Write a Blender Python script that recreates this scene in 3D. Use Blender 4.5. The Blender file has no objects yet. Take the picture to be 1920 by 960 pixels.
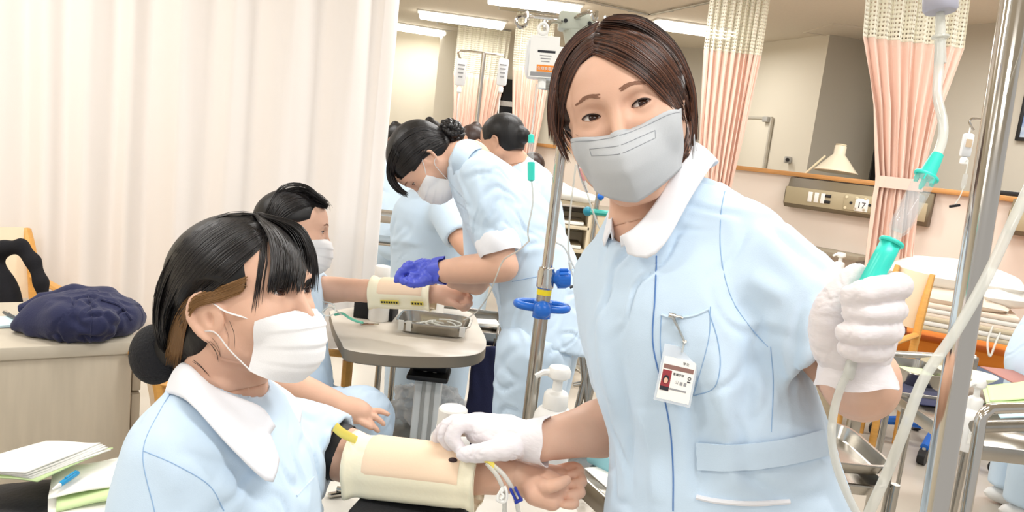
import bpy, bmesh, math, random
import numpy as np
from mathutils import Vector, Matrix
from mathutils.bvhtree import BVHTree

# ---------------------------------------------------------------- camera
SC = bpy.context.scene
COL = SC.collection
FPX = 1400.0                       # focal length in pixels of the 1920 px wide frame
PITCH, ROLL, CAM_H = math.radians(-8.7), math.radians(6.5), 1.40
_f = np.array([0, math.cos(PITCH), math.sin(PITCH)])
_r0 = np.array([1.0, 0, 0])
_u0 = np.array([0, -math.sin(PITCH), math.cos(PITCH)])
CR = math.cos(ROLL) * _r0 + math.sin(ROLL) * _u0
CU = math.cos(ROLL) * _u0 - math.sin(ROLL) * _r0
CF = _f
CC = np.array([0.0, 0.0, CAM_H])
cam = bpy.data.cameras.new('camera')
cam.sensor_width = 36.0
cam.lens = FPX / 1920 * 36.0
cam.clip_start = 0.05
cam.dof.use_dof = False
cam_o = bpy.data.objects.new('camera', cam)
COL.objects.link(cam_o)
_m = Matrix.Identity(4)
for _i in range(3):
    _m[_i][0], _m[_i][1], _m[_i][2], _m[_i][3] = CR[_i], CU[_i], -CF[_i], CC[_i]
cam_o.matrix_world = _m
SC.camera = cam_o

# ---------------------------------------------------------------- world, exposure, room light
SC.view_settings.view_transform = 'Standard'
SC.view_settings.look = 'None'
SC.view_settings.gamma = 1.0
SC.view_settings.exposure = 0.60
wd = bpy.data.worlds.new('world')
SC.world = wd
wd.use_nodes = True
wd.node_tree.nodes['Background'].inputs[0].default_value = (1.0, 0.99, 0.98, 1)
wd.node_tree.nodes['Background'].inputs[1].default_value = 0.40
CEIL = 2.85
LAMP_COL = (1.0, 0.99, 0.975)


def area_light(name, loc, sx, sy, power, rot=(0, 0, 0), col=LAMP_COL):
    l = bpy.data.lights.new(name, 'AREA')
    l.shape = 'RECTANGLE'
    l.size, l.size_y, l.energy, l.color = sx, sy, power, col
    o = bpy.data.objects.new(name, l)
    o.location = loc
    o.rotation_euler = rot
    COL.objects.link(o)
    return o


# fluorescent rows of the ward (the rows overhead and behind the camera stand outside the frame)
for _y, _p in ((-1.8, 18), (0.2, 20), (1.9, 20), (3.6, 22), (5.4, 24)):
    for _x in ((-2.2, 0.4, 3.0) if _y > 3 else (-2.1, 0.9)):
        area_light('ceiling_light_glow', (_x, _y, CEIL - 0.09), 1.3, 0.25, _p)

# ---------------------------------------------------------------- helpers
rng = np.random.default_rng(7)


def at(px, py, d):
    """point seen at pixel (px, py) at optical depth d (metres)"""
    return CC + d * (CF + (px - 960) / FPX * CR - (py - 480) / FPX * CU)


def ray(px, py):
    v = CF + (px - 960) / FPX * CR - (py - 480) / FPX * CU
    return v / np.linalg.norm(v)


def at_z(px, py, z):
    v = ray(px, py)
    return CC + v * ((z - CAM_H) / v[2])


def pix(p):
    q = np.asarray(p, float) - CC
    d = q @ CF
    return 960 + FPX * (q @ CR) / d, 480 - FPX * (q @ CU) / d, d


def V3(p):
    return np.asarray(p, float)


def unit(v):
    v = V3(v)
    return v / max(np.linalg.norm(v), 1e-9)


def spline(pts, n):
    """Catmull-Rom through pts, n samples, roughly even"""
    P = np.array([V3(p) for p in pts])
    if len(P) == 2:
        t = np.linspace(0, 1, n)[:, None]
        return P[0] * (1 - t) + P[1] * t
    Q = np.vstack([2 * P[0] - P[1], P, 2 * P[-1] - P[-2]])
    L = np.r_[0, np.cumsum(np.linalg.norm(np.diff(P, axis=0), axis=1))]
    ts = np.linspace(0, L[-1], n)
    k = np.clip(np.searchsorted(L, ts, side='right') - 1, 0, len(P) - 2)
    u = ((ts - L[k]) / np.maximum(L[k + 1] - L[k], 1e-9))[:, None]
    a, b, c, d = Q[k], Q[k + 1], Q[k + 2], Q[k + 3]
    return 0.5 * (2 * b + (c - a) * u + (2 * a - 5 * b + 4 * c - d) * u * u + (3 * b - a - 3 * c + d) * u ** 3)


# ---- materials
MATS = {}


def srgb(c):
    return tuple((x / 255 / 12.92 if x / 255 <= 0.04045 else ((x / 255 + 0.055) / 1.055) ** 2.4) for x in c)


def mat(name, col, rough=0.5, metal=0.0, bump=0.0, bscale=200.0, var=0.0, vscale=6.0, trans=0.0, sss=0.0,
        sheen=0.0, spec=0.5, emit=0.0, ior=1.45, alpha=1.0, stretch=None, coat=0.0, two=None, aniso=0.0):
    """procedural principled material; col in 0-255 sRGB; var = gentle colour variation, bump = fine relief"""
    if name in MATS:
        return MATS[name]
    m = bpy.data.materials.new(name)
    m.use_nodes = True
    nt = m.node_tree
    b = nt.nodes['Principled BSDF']
    c = (*srgb(col), 1)
    b.inputs['Base Color'].default_value = c
    b.inputs['Roughness'].default_value = rough
    b.inputs['Metallic'].default_value = metal
    b.inputs['IOR'].default_value = ior
    b.inputs['Specular IOR Level'].default_value = spec
    b.inputs['Transmission Weight'].default_value = trans
    b.inputs['Alpha'].default_value = alpha
    b.inputs['Coat Weight'].default_value = coat
    b.inputs['Anisotropic'].default_value = aniso
    if sss:
        b.inputs['Subsurface Weight'].default_value = sss
        b.inputs['Subsurface Radius'].default_value = (0.012, 0.005, 0.003)
        b.inputs['Subsurface Scale'].default_value = 1.0
    if sheen:
        b.inputs['Sheen Weight'].default_value = sheen
        b.inputs['Sheen Roughness'].default_value = 0.5
    if emit:
        b.inputs['Emission Color'].default_value = c
        b.inputs['Emission Strength'].default_value = emit
    tc = nt.nodes.new('ShaderNodeTexCoord')
    src = tc.outputs['Object']
    if stretch:
        mp = nt.nodes.new('ShaderNodeMapping')
        mp.inputs['Scale'].default_value = stretch
        nt.links.new(src, mp.inputs[0])
        src = mp.outputs[0]
    if var or two:
        n = nt.nodes.new('ShaderNodeTexNoise')
        n.inputs['Scale'].default_value = vscale
        n.inputs['Detail'].default_value = 4
        nt.links.new(src, n.inputs['Vector'])
        r = nt.nodes.new('ShaderNodeMix')
        r.data_type = 'RGBA'
        if two:
            r.inputs[6].default_value = c
            r.inputs[7].default_value = (*srgb(two), 1)
        else:
            r.inputs[6].default_value = tuple(min(1, x * (1 + var)) for x in c[:3]) + (1,)
            r.inputs[7].default_value = tuple(x * (1 - var) for x in c[:3]) + (1,)
        mr = nt.nodes.new('ShaderNodeMapRange')
        mr.inputs[1].default_value, mr.inputs[2].default_value = 0.32, 0.68
        nt.links.new(n.outputs['Fac'], mr.inputs[0])
        nt.links.new(mr.outputs[0], r.inputs[0])
        nt.links.new(r.outputs[2], b.inputs['Base Color'])
    if bump:
        n2 = nt.nodes.new('ShaderNodeTexNoise')
        n2.inputs['Scale'].default_value = bscale
        n2.inputs['Detail'].default_value = 3
        nt.links.new(src, n2.inputs['Vector'])
        bp = nt.nodes.new('ShaderNodeBump')
        bp.inputs['Strength'].default_value = bump
        bp.inputs['Distance'].default_value = 0.004
        nt.links.new(n2.outputs['Fac'], bp.inputs['Height'])
        nt.links.new(bp.outputs['Normal'], b.inputs['Normal'])
    MATS[name] = m
    return m


# ---- objects
def tag(o, label, cat, group=None, kind=None):
    o['label'] = label
    o['category'] = cat
    if group:
        o['group'] = group
    if kind:
        o['kind'] = kind
    return o


def thing(name, label, cat, loc=(0, 0, 0), group=None, kind=None):
    o = bpy.data.objects.new(name, None)
    o.empty_display_size = 0.05
    o.location = [float(x) for x in loc]
    COL.objects.link(o)
    return tag(o, label, cat, group, kind)


def world_loc(o):
    l = Vector((0, 0, 0))
    while o:
        l += o.location
        o = o.parent
    return np.array(l)


def link_mesh(name, v, f, m, parent=None, loc=None, smooth=True, f3=None, mi=None):
    """v n x 3 world points; f quads (n x 4); f3 triangles or a list of ngons"""
    me = bpy.data.meshes.new(name)
    org = world_loc(parent) if parent is not None else (np.zeros(3) if loc is None else V3(loc))
    v = np.asarray(v, float).reshape(-1, 3) - org
    loops, starts, tot = [], [], 0
    for arr in (f, f3):
        if arr is None or len(arr) == 0:
            continue
        if isinstance(arr, np.ndarray):
            loops.append(arr.ravel().astype(np.int32))
            starts.append(tot + np.arange(len(arr), dtype=np.int32) * arr.shape[1])
            tot += arr.size
        else:
            for p in arr:
                loops.append(np.array(p, np.int32))
                starts.append(np.array([tot], np.int32))
                tot += len(p)
    loops = np.concatenate(loops)
    starts = np.concatenate(starts)
    me.vertices.add(len(v))
    me.vertices.foreach_set('co', v.astype(np.float32).ravel())
    me.loops.add(len(loops))
    me.loops.foreach_set('vertex_index', loops)
    me.polygons.add(len(starts))
    me.polygons.foreach_set('loop_start', starts)
    if smooth is True:
        me.polygons.foreach_set('use_smooth', np.ones(len(starts), bool))
    for mm in (m if isinstance(m, (list, tuple)) else [m]):
        me.materials.append(mm)
    if mi is not None:
        me.polygons.foreach_set('material_index', np.asarray(mi, np.int32))
    me.update(calc_edges=True)
    me.validate()
    if smooth == 'auto':
        me.polygons.foreach_set('use_smooth', np.ones(len(me.polygons), bool))
        me.set_sharp_from_angle(angle=math.radians(40))
    o = bpy.data.objects.new(name, me)
    COL.objects.link(o)
    if parent is not None:
        o.parent = parent
    elif loc is not None:
        o.location = [float(x) for x in loc]
    return o


def frame(axis, hint=(0, 0, 1)):
    w = unit(axis)
    h = V3(hint)
    if abs(w @ unit(h)) > 0.97:
        h = np.array([1.0, 0, 0]) if abs(w[0]) < 0.9 else np.array([0, 1.0, 0])
    u = unit(np.cross(h, w))
    return u, np.cross(w, u), w


class MB:
    """collects shapes, builds ONE mesh object"""

    def __init__(s):
        s.v, s.f, s.p, s.n = [], [], [], 0

    def add(s, v, quads=None, polys=None):
        v = np.asarray(v, float).reshape(-1, 3)
        if quads is not None and len(quads):
            s.f.append(np.asarray(quads, np.int64) + s.n)
        if polys:
            s.p += [[i + s.n for i in q] for q in polys]
        s.v.append(v)
        s.n += len(v)
        return s

    def box(s, c, size, ax=None, bev=0.0):
        """box centre c, size along axes ax (rows), chamfered"""
        A = np.eye(3) if ax is None else np.array([V3(a) for a in ax])
        bm = bmesh.new()
        bmesh.ops.create_cube(bm, size=1.0)
        for q in bm.verts:
            q.co = Vector((q.co.x * size[0], q.co.y * size[1], q.co.z * size[2]))
        if bev > 0:
            bmesh.ops.bevel(bm, geom=list(bm.edges), offset=min(bev, min(size) * 0.45), segments=2, affect='EDGES', profile=0.5)
        bm.verts.index_update()
        v = np.array([q.co for q in bm.verts]) @ A + V3(c)
        s.add(v, None, [[q.index for q in f.verts] for f in bm.faces])
        bm.free()
        return s

    def tube(s, pts, r, n=8, caps=True, res=None, flat=None, hint=(0, 0, 1)):
        """swept tube; r number or list per given point; flat = width factor across"""
        P = np.array([V3(p) for p in pts])
        R = np.full(len(P), float(r)) if np.isscalar(r) else np.array(r, float)
        if res:
            L = np.r_[0, np.cumsum(np.linalg.norm(np.diff(P, axis=0), axis=1))]
            P2 = spline(P, res)
            R = np.interp(np.linspace(0, L[-1], res), L, R)
            P = P2
        T = np.gradient(P, axis=0)
        T /= np.maximum(np.linalg.norm(T, axis=1), 1e-9)[:, None]
        u, v, _ = frame(T[0], hint)
        ang = np.linspace(0, 2 * math.pi, n, endpoint=False)
        ring = []
        for i in range(len(P)):
            u = unit(u - T[i] * (u @ T[i]))
            v = np.cross(T[i], u)
            k = 1.0 if flat is None else flat
            ring.append(P[i] + R[i] * (np.cos(ang)[:, None] * u + k * np.sin(ang)[:, None] * v))
        ring = np.array(ring)
        m = len(P)
        a = np.arange(m - 1)[:, None] * n
        j = np.arange(n)[None, :]
        j2 = (j + 1) % n
        q = np.stack([a + j, a + j2, a + n + j2, a + n + j], -1).reshape(-1, 4)
        polys = [list(range(n))[::-1], [(m - 1) * n + i for i in range(n)]] if caps else None
        return s.add(ring.reshape(-1, 3), q, polys)

    def cyl(s, a, b, r, r2=None, n=20, caps=True):
        return s.tube([a, b], [r, r if r2 is None else r2], n, caps)

    def lathe(s, prof, org, axis=(0, 0, 1), n=28, sx=1.0, sy=1.0, hint=(0, 0, 1), cap=True):
        """prof list of (r, h) along axis"""
        u, v, w = frame(axis, hint)
        ang = np.linspace(0, 2 * math.pi, n, endpoint=False)
        rings = [V3(org) + h * w + r * (sx * np.cos(ang)[:, None] * u + sy * np.sin(ang)[:, None] * v) for r, h in prof]
        m = len(prof)
        a = np.arange(m - 1)[:, None] * n
        j = np.arange(n)[None, :]
        j2 = (j + 1) % n
        q = np.stack([a + j, a + j2, a + n + j2, a + n + j], -1).reshape(-1, 4)
        polys = [list(range(n))[::-1], [(m - 1) * n + i for i in range(n)]] if cap else None
        return s.add(np.array(rings).reshape(-1, 3), q, polys)

    def grid(s, P, thick=0.0, wrap=False):
        """P [a][b] points -> sheet; thick gives it a second side"""
        P = np.asarray(P, float)
        a, b = P.shape[:2]
        i = np.arange(a - 1)[:, None]
        bb = b if wrap else b - 1
        j = np.arange(bb)[None, :]
        j2 = (j + 1) % b
        q = np.stack([i * b + j, i * b + j2, (i + 1) * b + j2, (i + 1) * b + j], -1).reshape(-1, 4)
        if not thick:
            return s.add(P.reshape(-1, 3), q)
        du = np.gradient(P, axis=0)
        dv = np.gradient(P, axis=1)
        N = np.cross(dv, du)
        N /= np.maximum(np.linalg.norm(N, axis=2), 1e-9)[..., None]
        B = P - N * thick
        k = a * b
        q2 = q[:, ::-1] + k
        rim = []
        if not wrap:
            e = [x for x in range(b)] + [y * b + b - 1 for y in range(1, a)] + [(a - 1) * b + x for x in range(b - 2, -1, -1)] + [y * b for y in range(a - 2, 0, -1)]
            for x in range(len(e)):
                y = (x + 1) % len(e)
                rim.append([e[y], e[x], e[x] + k, e[y] + k])
        else:
            for row in (0, a - 1):
                for x in range(b):
                    y = (x + 1) % b
                    rim.append([row * b + y, row * b + x, row * b + x + k, row * b + y + k])
        return s.add(np.concatenate([P.reshape(-1, 3), B.reshape(-1, 3)]), np.concatenate([q, q2, np.array(rim)]))

    def prism(s, outline, h, ax=None, org=(0, 0, 0)):
        """polygon (2D list) extruded by h along third axis"""
        A = np.eye(3) if ax is None else np.array([V3(a) for a in ax])
        o = np.array([[x, y, 0] for x, y in outline])
        n = len(o)
        v = np.concatenate([o, o + [0, 0, h]]) @ A + V3(org)
        return s.add(v, [[i, (i + 1) % n, n + (i + 1) % n, n + i] for i in range(n)], [list(range(n))[::-1], list(range(n, 2 * n))])

    def sphere(s, c, r, n=16, m=10, ax=None):
        rr = np.array([r, r, r] if np.isscalar(r) else r, float)
        A = np.eye(3) if ax is None else np.array([V3(a) for a in ax])
        th = np.linspace(0, math.pi, m + 1)[1:-1]
        ph = np.linspace(0, 2 * math.pi, n, endpoint=False)
        ring = np.stack([np.sin(th)[:, None] * np.cos(ph), np.sin(th)[:, None] * np.sin(ph), np.repeat(np.cos(th)[:, None], n, 1)], -1)
        v = np.concatenate([ring.reshape(-1, 3), [[0, 0, 1], [0, 0, -1]]]) * rr @ A + V3(c)
        k = m - 1
        a = np.arange(k - 1)[:, None] * n
        j = np.arange(n)[None, :]
        j2 = (j + 1) % n
        q = np.stack([a + j, a + n + j, a + n + j2, a + j2], -1).reshape(-1, 4)
        tri = [[k * n, i, (i + 1) % n] for i in range(n)] + [[k * n + 1, (k - 1) * n + (i + 1) % n, (k - 1) * n + i] for i in range(n)]
        return s.add(v, q, tri)

    def build(s, name, m, parent=None, loc=None, smooth='auto'):
        v = np.concatenate(s.v)
        f = np.concatenate(s.f) if s.f else None
        return link_mesh(name, v, f, m, parent, loc, smooth, s.p or None)


def dup(root, loc=None, rotz=None, label=None, group=None):
    r = root.copy()
    COL.objects.link(r)
    if loc is not None:
        r.location = [float(x) for x in loc]
    if rotz is not None:
        r.rotation_euler = (0, 0, rotz)
    if label:
        r['label'] = label
    if group:
        r['group'] = group
    for ch in list(root.children):
        c = ch.copy()
        COL.objects.link(c)
        c.parent = r
        for g in ch.children:
            d = g.copy()
            COL.objects.link(d)
            d.parent = c
    return r


# ---- implicit surfaces: fields of soft primitives, turned into one continuous mesh
class Field:
    def __init__(s, lo, hi, h):
        s.h = h
        s.lo = V3(lo)
        n = np.ceil((V3(hi) - s.lo) / h).astype(int) + 1
        s.ax = [(s.lo[i] + h * np.arange(n[i])).astype(np.float32) for i in range(3)]
        s.f = np.full(n, 0.2, np.float32)

    def _sl(s, lo, hi):
        r = []
        for i in range(3):
            a = int(np.searchsorted(s.ax[i], lo[i]))
            b = int(np.searchsorted(s.ax[i], hi[i]))
            r.append(slice(a, max(b, a)))
        return tuple(r)

    def op(s, fn, lo, hi, k=0.0, op='u'):
        m = max(k, 0) + 3 * s.h
        sl = s._sl(np.minimum(lo, hi) - m, np.maximum(lo, hi) + m)
        a = s.f[sl]
        if a.size == 0:
            return s
        X = s.ax[0][sl[0]][:, None, None]
        Y = s.ax[1][sl[1]][None, :, None]
        Z = s.ax[2][sl[2]][None, None, :]
        d = fn(X, Y, Z).astype(np.float32)
        if op == 'u':
            r = np.minimum(a, d)
            if k > 0:
                h_ = np.maximum(k - np.abs(a - d), 0) / k
                r -= h_ * h_ * k * 0.25
        elif op == 's':
            d = -d
            r = np.maximum(a, d)
            if k > 0:
                h_ = np.maximum(k - np.abs(a - d), 0) / k
                r += h_ * h_ * k * 0.25
        s.f[sl] = r
        return s

    def cap(s, a, b, r1, r2=None, k=0.0, op='u', flat=None, fr=1.0):
        """tapered capsule; flat = direction along which it is flattened to fr of its radius"""
        a, b = V3(a), V3(b)
        r2 = r1 if r2 is None else r2
        ba = b - a
        l2 = max(ba @ ba, 1e-12)
        R = max(r1, r2)
        fl = None if flat is None else unit(flat)

        def fn(X, Y, Z):
            x, y, z = X - a[0], Y - a[1], Z - a[2]
            t = np.clip((x * ba[0] + y * ba[1] + z * ba[2]) / l2, 0, 1)
            x, y, z = x - t * ba[0], y - t * ba[1], z - t * ba[2]
            q = x * x + y * y + z * z
            r = r1 + (r2 - r1) * t
            if fl is None:
                return np.sqrt(q) - r
            e = x * fl[0] + y * fl[1] + z * fl[2]
            g = np.sqrt(np.maximum(q - e * e, 0) + (e / fr) ** 2)
            return (g - r) * (fr if fr < 1 else 1.0) ** 0.5
        return s.op(fn, np.minimum(a, b) - R * max(1, fr), np.maximum(a, b) + R * max(1, fr), k, op)

    def chain(s, pts, rs, k=0.0, op='u', flat=None, fr=1.0):
        for i in range(len(pts) - 1):
            s.cap(pts[i], pts[i + 1], rs[i], rs[i + 1], k if i else k, op, flat, fr)
        return s

    def ell(s, c, r, ax=None, k=0.0, op='u'):
        c, r = V3(c), V3(r)
        A = np.eye(3) if ax is None else np.array([V3(a) for a in ax])

        def fn(X, Y, Z):
            x, y, z = X - c[0], Y - c[1], Z - c[2]
            q = [(x * A[i][0] + y * A[i][1] + z * A[i][2]) / r[i] for i in range(3)]
            k0 = np.sqrt(q[0] ** 2 + q[1] ** 2 + q[2] ** 2)
            k1 = np.sqrt((q[0] / r[0]) ** 2 + (q[1] / r[1]) ** 2 + (q[2] / r[2]) ** 2)
            return k0 * (k0 - 1) / np.maximum(k1, 1e-6)
        R = np.abs(A.T) @ r
        return s.op(fn, c - R, c + R, k, op)

    def loft(s, secs, k=0.0, op='u', n=None):
        """secs: list of (centre, u axis (half width vector), half depth along v); elliptical tube through the sections"""
        C = np.array([V3(q[0]) for q in secs])
        U = np.array([V3(q[1]) for q in secs])
        D = np.array([q[2] for q in secs])
        if n:
            t = np.linspace(0, 1, n)
            L = np.r_[0, np.cumsum(np.linalg.norm(np.diff(C, axis=0), axis=1))]
            L /= L[-1]
            C2 = spline(C, n)
            U = np.stack([np.interp(t, L, U[:, i]) for i in range(3)], 1)
            D = np.interp(t, L, D)
            C = C2
        for i in range(len(C) - 1):
            a, b = C[i], C[i + 1]
            ba = b - a
            l2 = ba @ ba
            u = unit(U[i] + U[i + 1])
            r1, r2, d1, d2 = np.linalg.norm(U[i]), np.linalg.norm(U[i + 1]), D[i], D[i + 1]

            def fn(X, Y, Z):
                x, y, z = X - a[0], Y - a[1], Z - a[2]
                t0 = (x * ba[0] + y * ba[1] + z * ba[2]) / l2
                t = np.clip(t0, 0, 1)
                x, y, z = x - t * ba[0], y - t * ba[1], z - t * ba[2]
                e = x * u[0] + y * u[1] + z * u[2]
                q = np.sqrt(np.maximum(x * x + y * y + z * z - e * e, 0))
                ru, rv = r1 + (r2 - r1) * t, d1 + (d2 - d1) * t
                eu, ev = e / ru, q / rv
                k0 = np.sqrt(eu * eu + ev * ev)
                k1 = np.sqrt((eu / ru) ** 2 + (ev / rv) ** 2)
                return np.where(k0 < 1e-3, -np.minimum(ru, rv), k0 * (k0 - 1) / np.maximum(k1, 1e-6))
            R = max(r1, r2, d1, d2)
            s.op(fn, np.minimum(a, b) - R, np.maximum(a, b) + R, k if i == 0 or op == 'u' else k, op)
        return s

    def cut(s, p, n, k=0.0, lo=None, hi=None):
        """removes what lies on the side n points to (inside the box lo..hi if given)"""
        p, n = V3(p), unit(n)
        lo = s.lo if lo is None else lo
        hi = np.array([a[-1] for a in s.ax]) + s.h if hi is None else hi
        return s.op(lambda X, Y, Z: -((X - p[0]) * n[0] + (Y - p[1]) * n[1] + (Z - p[2]) * n[2]), np.minimum(lo, hi), np.maximum(lo, hi), k, 's')

    def sub(s, lo, hi):
        """a smaller field on the same lattice, to shape something alone before join()"""
        sl = s._sl(V3(lo), V3(hi))
        o = Field.__new__(Field)
        o.h, o.sl = s.h, sl
        o.ax = [s.ax[i][sl[i]] for i in range(3)]
        o.lo = np.array([a[0] for a in o.ax], float)
        o.f = np.full([len(a) for a in o.ax], 0.2, np.float32)
        return o

    def join(s, o, k=0.0):
        a = s.f[o.sl]
        r = np.minimum(a, o.f)
        if k > 0:
            h_ = np.maximum(k - np.abs(a - o.f), 0) / k
            r -= h_ * h_ * k * 0.25
        s.f[o.sl] = r
        return s

    def sleeve(s, a, b, t, r0, r1, k=0.045, mid=0.003, hollow=0.74):
        """a short sleeve from shoulder a towards elbow b, open at the fraction t"""
        h_ = a + (b - a) * t
        u = unit(b - a)
        P = np.array([a, h_])
        o = s.sub(P.min(0) - r1 * 1.6, P.max(0) + r1 * 1.6)
        o.chain([a, a * 0.5 + h_ * 0.5, h_ + u * 0.02], [r0, (r0 + r1) / 2 + mid, r1])
        o.cut(h_, u)
        o.chain([h_ - u * 0.03, h_ + u * 0.03], [r1 * hollow, r1 * (hollow + 0.16)], 0, 's')
        return s.join(o, k)

    def mesh(s, relax=1):
        f = s.f
        f[0], f[-1], f[:, 0], f[:, -1], f[:, :, 0], f[:, :, -1] = (0.2,) * 6
        sg = f < 0
        n = np.array(f.shape) - 1
        cnt = np.zeros(n, np.uint8)
        for a in (0, 1):
            for b in (0, 1):
                for c in (0, 1):
                    cnt += sg[a:n[0] + a, b:n[1] + b, c:n[2] + c]
        mask = (cnt > 0) & (cnt < 8)
        idx = np.argwhere(mask)
        vid = np.full(n, -1, np.int32)
        vid[mask] = np.arange(len(idx))
        acc = np.zeros((len(idx), 3))
        num = np.zeros(len(idx))
        I, J, K = idx.T
        corners = [(a, b, c) for a in (0, 1) for b in (0, 1) for c in (0, 1)]
        val = {c: f[I + c[0], J + c[1], K + c[2]].astype(float) for c in corners}
        for c in corners:
            for ax in range(3):
                if c[ax]:
                    continue
                e = list(c)
                e[ax] = 1
                e = tuple(e)
                a, b = val[c], val[e]
                w = (a < 0) != (b < 0)
                t = np.where(w, a / np.where(a == b, 1, a - b), 0)
                p = np.array(c, float)[None, :].repeat(len(idx), 0)
                p[:, ax] += t
                acc[w] += p[w]
                num += w
        v = (idx + acc / num[:, None]) * s.h + s.lo
        quads = []
        for ax in range(3):
            o = [(1, 2), (2, 0), (0, 1)][ax]
            sl0 = [slice(1, -1)] * 3
            sl1 = [slice(1, -1)] * 3
            sl0[ax] = slice(0, -1)
            sl1[ax] = slice(1, None)
            A, B = sg[tuple(sl0)], sg[tuple(sl1)]
            w = np.argwhere(A != B)
            off = np.array([1, 1, 1])
            off[ax] = 0
            g = w + off
            inside = A[tuple(w.T)]
            c = []
            for d1, d2 in ((-1, -1), (0, -1), (0, 0), (-1, 0)):
                q = g.copy()
                q[:, o[0]] += d1
                q[:, o[1]] += d2
                c.append(vid[q[:, 0], q[:, 1], q[:, 2]])
            q = np.stack(c, 1)
            q[~inside] = q[~inside][:, ::-1]
            quads.append(q)
        q = np.concatenate(quads)
        q = q[(q >= 0).all(1)]
        for _ in range(relax):
            v = smooth_verts(v, q, 0.5)
        return v, q


def smooth_verts(v, q, lam=0.5):
    sm = np.zeros_like(v)
    ct = np.zeros(len(v))
    for i in range(4):
        a, b = q[:, i], q[:, (i + 1) % 4]
        for k in range(3):
            sm[:, k] += np.bincount(a, v[b, k], len(v)) + np.bincount(b, v[a, k], len(v))
        ct += np.bincount(a, minlength=len(v)) + np.bincount(b, minlength=len(v))
    return v + lam * (sm / np.maximum(ct, 1)[:, None] - v)


def normals(v, q):
    n = np.cross(v[q[:, 2]] - v[q[:, 0]], v[q[:, 3]] - v[q[:, 1]])
    N = np.zeros_like(v)
    for i in range(4):
        for k in range(3):
            N[:, k] += np.bincount(q[:, i], n[:, k], len(v))
    return N / np.maximum(np.linalg.norm(N, axis=1), 1e-12)[:, None]


def bvh_of(v, q):
    return BVHTree.FromPolygons([tuple(x) for x in v.tolist()], q.tolist())


def hit(bvh, px, py, off=0.0, dflt=None):
    """where the line of sight at a pixel meets a surface, lifted off it"""
    d = ray(px, py)
    loc, n, _, _ = bvh.ray_cast(Vector(CC), Vector(d))
    if loc is None:
        return None if dflt is None else at(px, py, dflt)
    n = np.array(n)
    if n @ d > 0:
        n = -n
    return np.array(loc) + n * off


def near(bvh, p, off=0.0):
    loc, n, _, _ = bvh.find_nearest(Vector(p))
    return np.array(loc) + np.array(n) * off


def noise3(P, sc, seed=0):
    """cheap smooth value noise in -1..1, from a few sines"""
    r = np.random.default_rng(seed)
    o = np.zeros(len(P))
    for _ in range(7):
        k = r.normal(size=3) * sc
        o += np.sin(P @ k + r.uniform(0, 6.28))
    return o / 3.5


def text_mesh(body, size, org, ax, m, parent, name='lettering', thick=0.0004, align='LEFT'):
    """lettering lying in the plane of ax[0] (reading) and ax[1] (up)"""
    cu = bpy.data.curves.new(name, 'FONT')
    cu.body = body
    cu.size = size
    cu.align_x = align
    cu.extrude = thick
    cu.resolution_u = 3
    t = bpy.data.objects.new(name, cu)
    COL.objects.link(t)
    dg = bpy.context.evaluated_depsgraph_get()
    me = bpy.data.meshes.new_from_object(t.evaluated_get(dg))
    bpy.data.objects.remove(t)
    A = np.array([V3(a) for a in ax])
    v = np.array([q.co for q in me.vertices]).reshape(-1, 3)
    v = v @ A + V3(org) - (world_loc(parent) if parent is not None else 0)
    me.vertices.foreach_set('co', v.astype(np.float32).ravel())
    me.materials.clear()
    me.materials.append(m)
    me.update()
    o = bpy.data.objects.new(name, me)
    COL.objects.link(o)
    if parent is not None:
        o.parent = parent
    return o


def field_over(pts, pad, h):
    P = np.array([V3(p) for p in pts])
    return Field(P.min(0) - pad, P.max(0) + pad, h)

# ---------------------------------------------------------------- materials
M_wall = mat('wall_paint', (226, 219, 202), 0.7, bump=0.04, bscale=300)
M_wall_low = mat('wall_vinyl_low', (232, 220, 208), 0.6, bump=0.04, bscale=300)
M_wall_shaded = mat('wall_paint_shaded', (196, 190, 176), 0.7, bump=0.03, bscale=300)  # wall paint with the shade of the less lit walls put into its colour
M_ceil = mat('ceiling_board', (222, 214, 198), 0.8, bump=0.06, bscale=160, var=0.02, vscale=40)
M_floor = mat('vinyl_floor', (198, 190, 178), 0.2, var=0.03, vscale=2.5, bump=0.04, bscale=30, spec=0.5)
M_wood_trim = mat('oak_trim', (196, 142, 84), 0.45, var=0.14, vscale=9, stretch=(1, 1, 14))
M_black = mat('night_black', (8, 8, 10), 0.08)
M_blackp = mat('black_plastic', (26, 26, 28), 0.45)
M_alu = mat('brushed_aluminium', (196, 196, 192), 0.32, 1.0, var=0.05, vscale=30)
M_chrome = mat('polished_steel', (205, 200, 192), 0.13, 1.0)
M_steel = mat('stainless_steel', (176, 172, 164), 0.24, 1.0, var=0.06, vscale=14)
M_white = mat('white_plastic', (240, 240, 236), 0.35)
M_bottle = mat('bottle_plastic', (244, 244, 242), 0.4)
M_ivory = mat('ivory_plastic', (222, 210, 178), 0.45)
M_blue = mat('blue_plastic', (30, 104, 200), 0.3)
M_teal = mat('teal_plastic', (62, 220, 202), 0.32)
M_grey = mat('grey_plastic', (178, 176, 170), 0.4)
M_tube = mat('clear_pvc_tube', (226, 227, 220), 0.15, alpha=0.62, spec=0.6)
M_clear = mat('clear_plastic', (226, 232, 234), 0.06, alpha=0.22, spec=0.8)
M_lamp = mat('lamp_diffuser', (255, 250, 238), 0.5, emit=3.0)
M_paper = mat('white_paper', (243, 242, 236), 0.75, var=0.015, vscale=20)
M_paper_green = mat('pale_green_paper', (212, 234, 176), 0.75)
M_ink = mat('dark_ink', (40, 42, 50), 0.7)
M_ink_soft = mat('grey_ink', (150, 150, 152), 0.7)

# ---------------------------------------------------------------- the shell
def struct(o):
    o['kind'] = 'structure'
    return o


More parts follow.
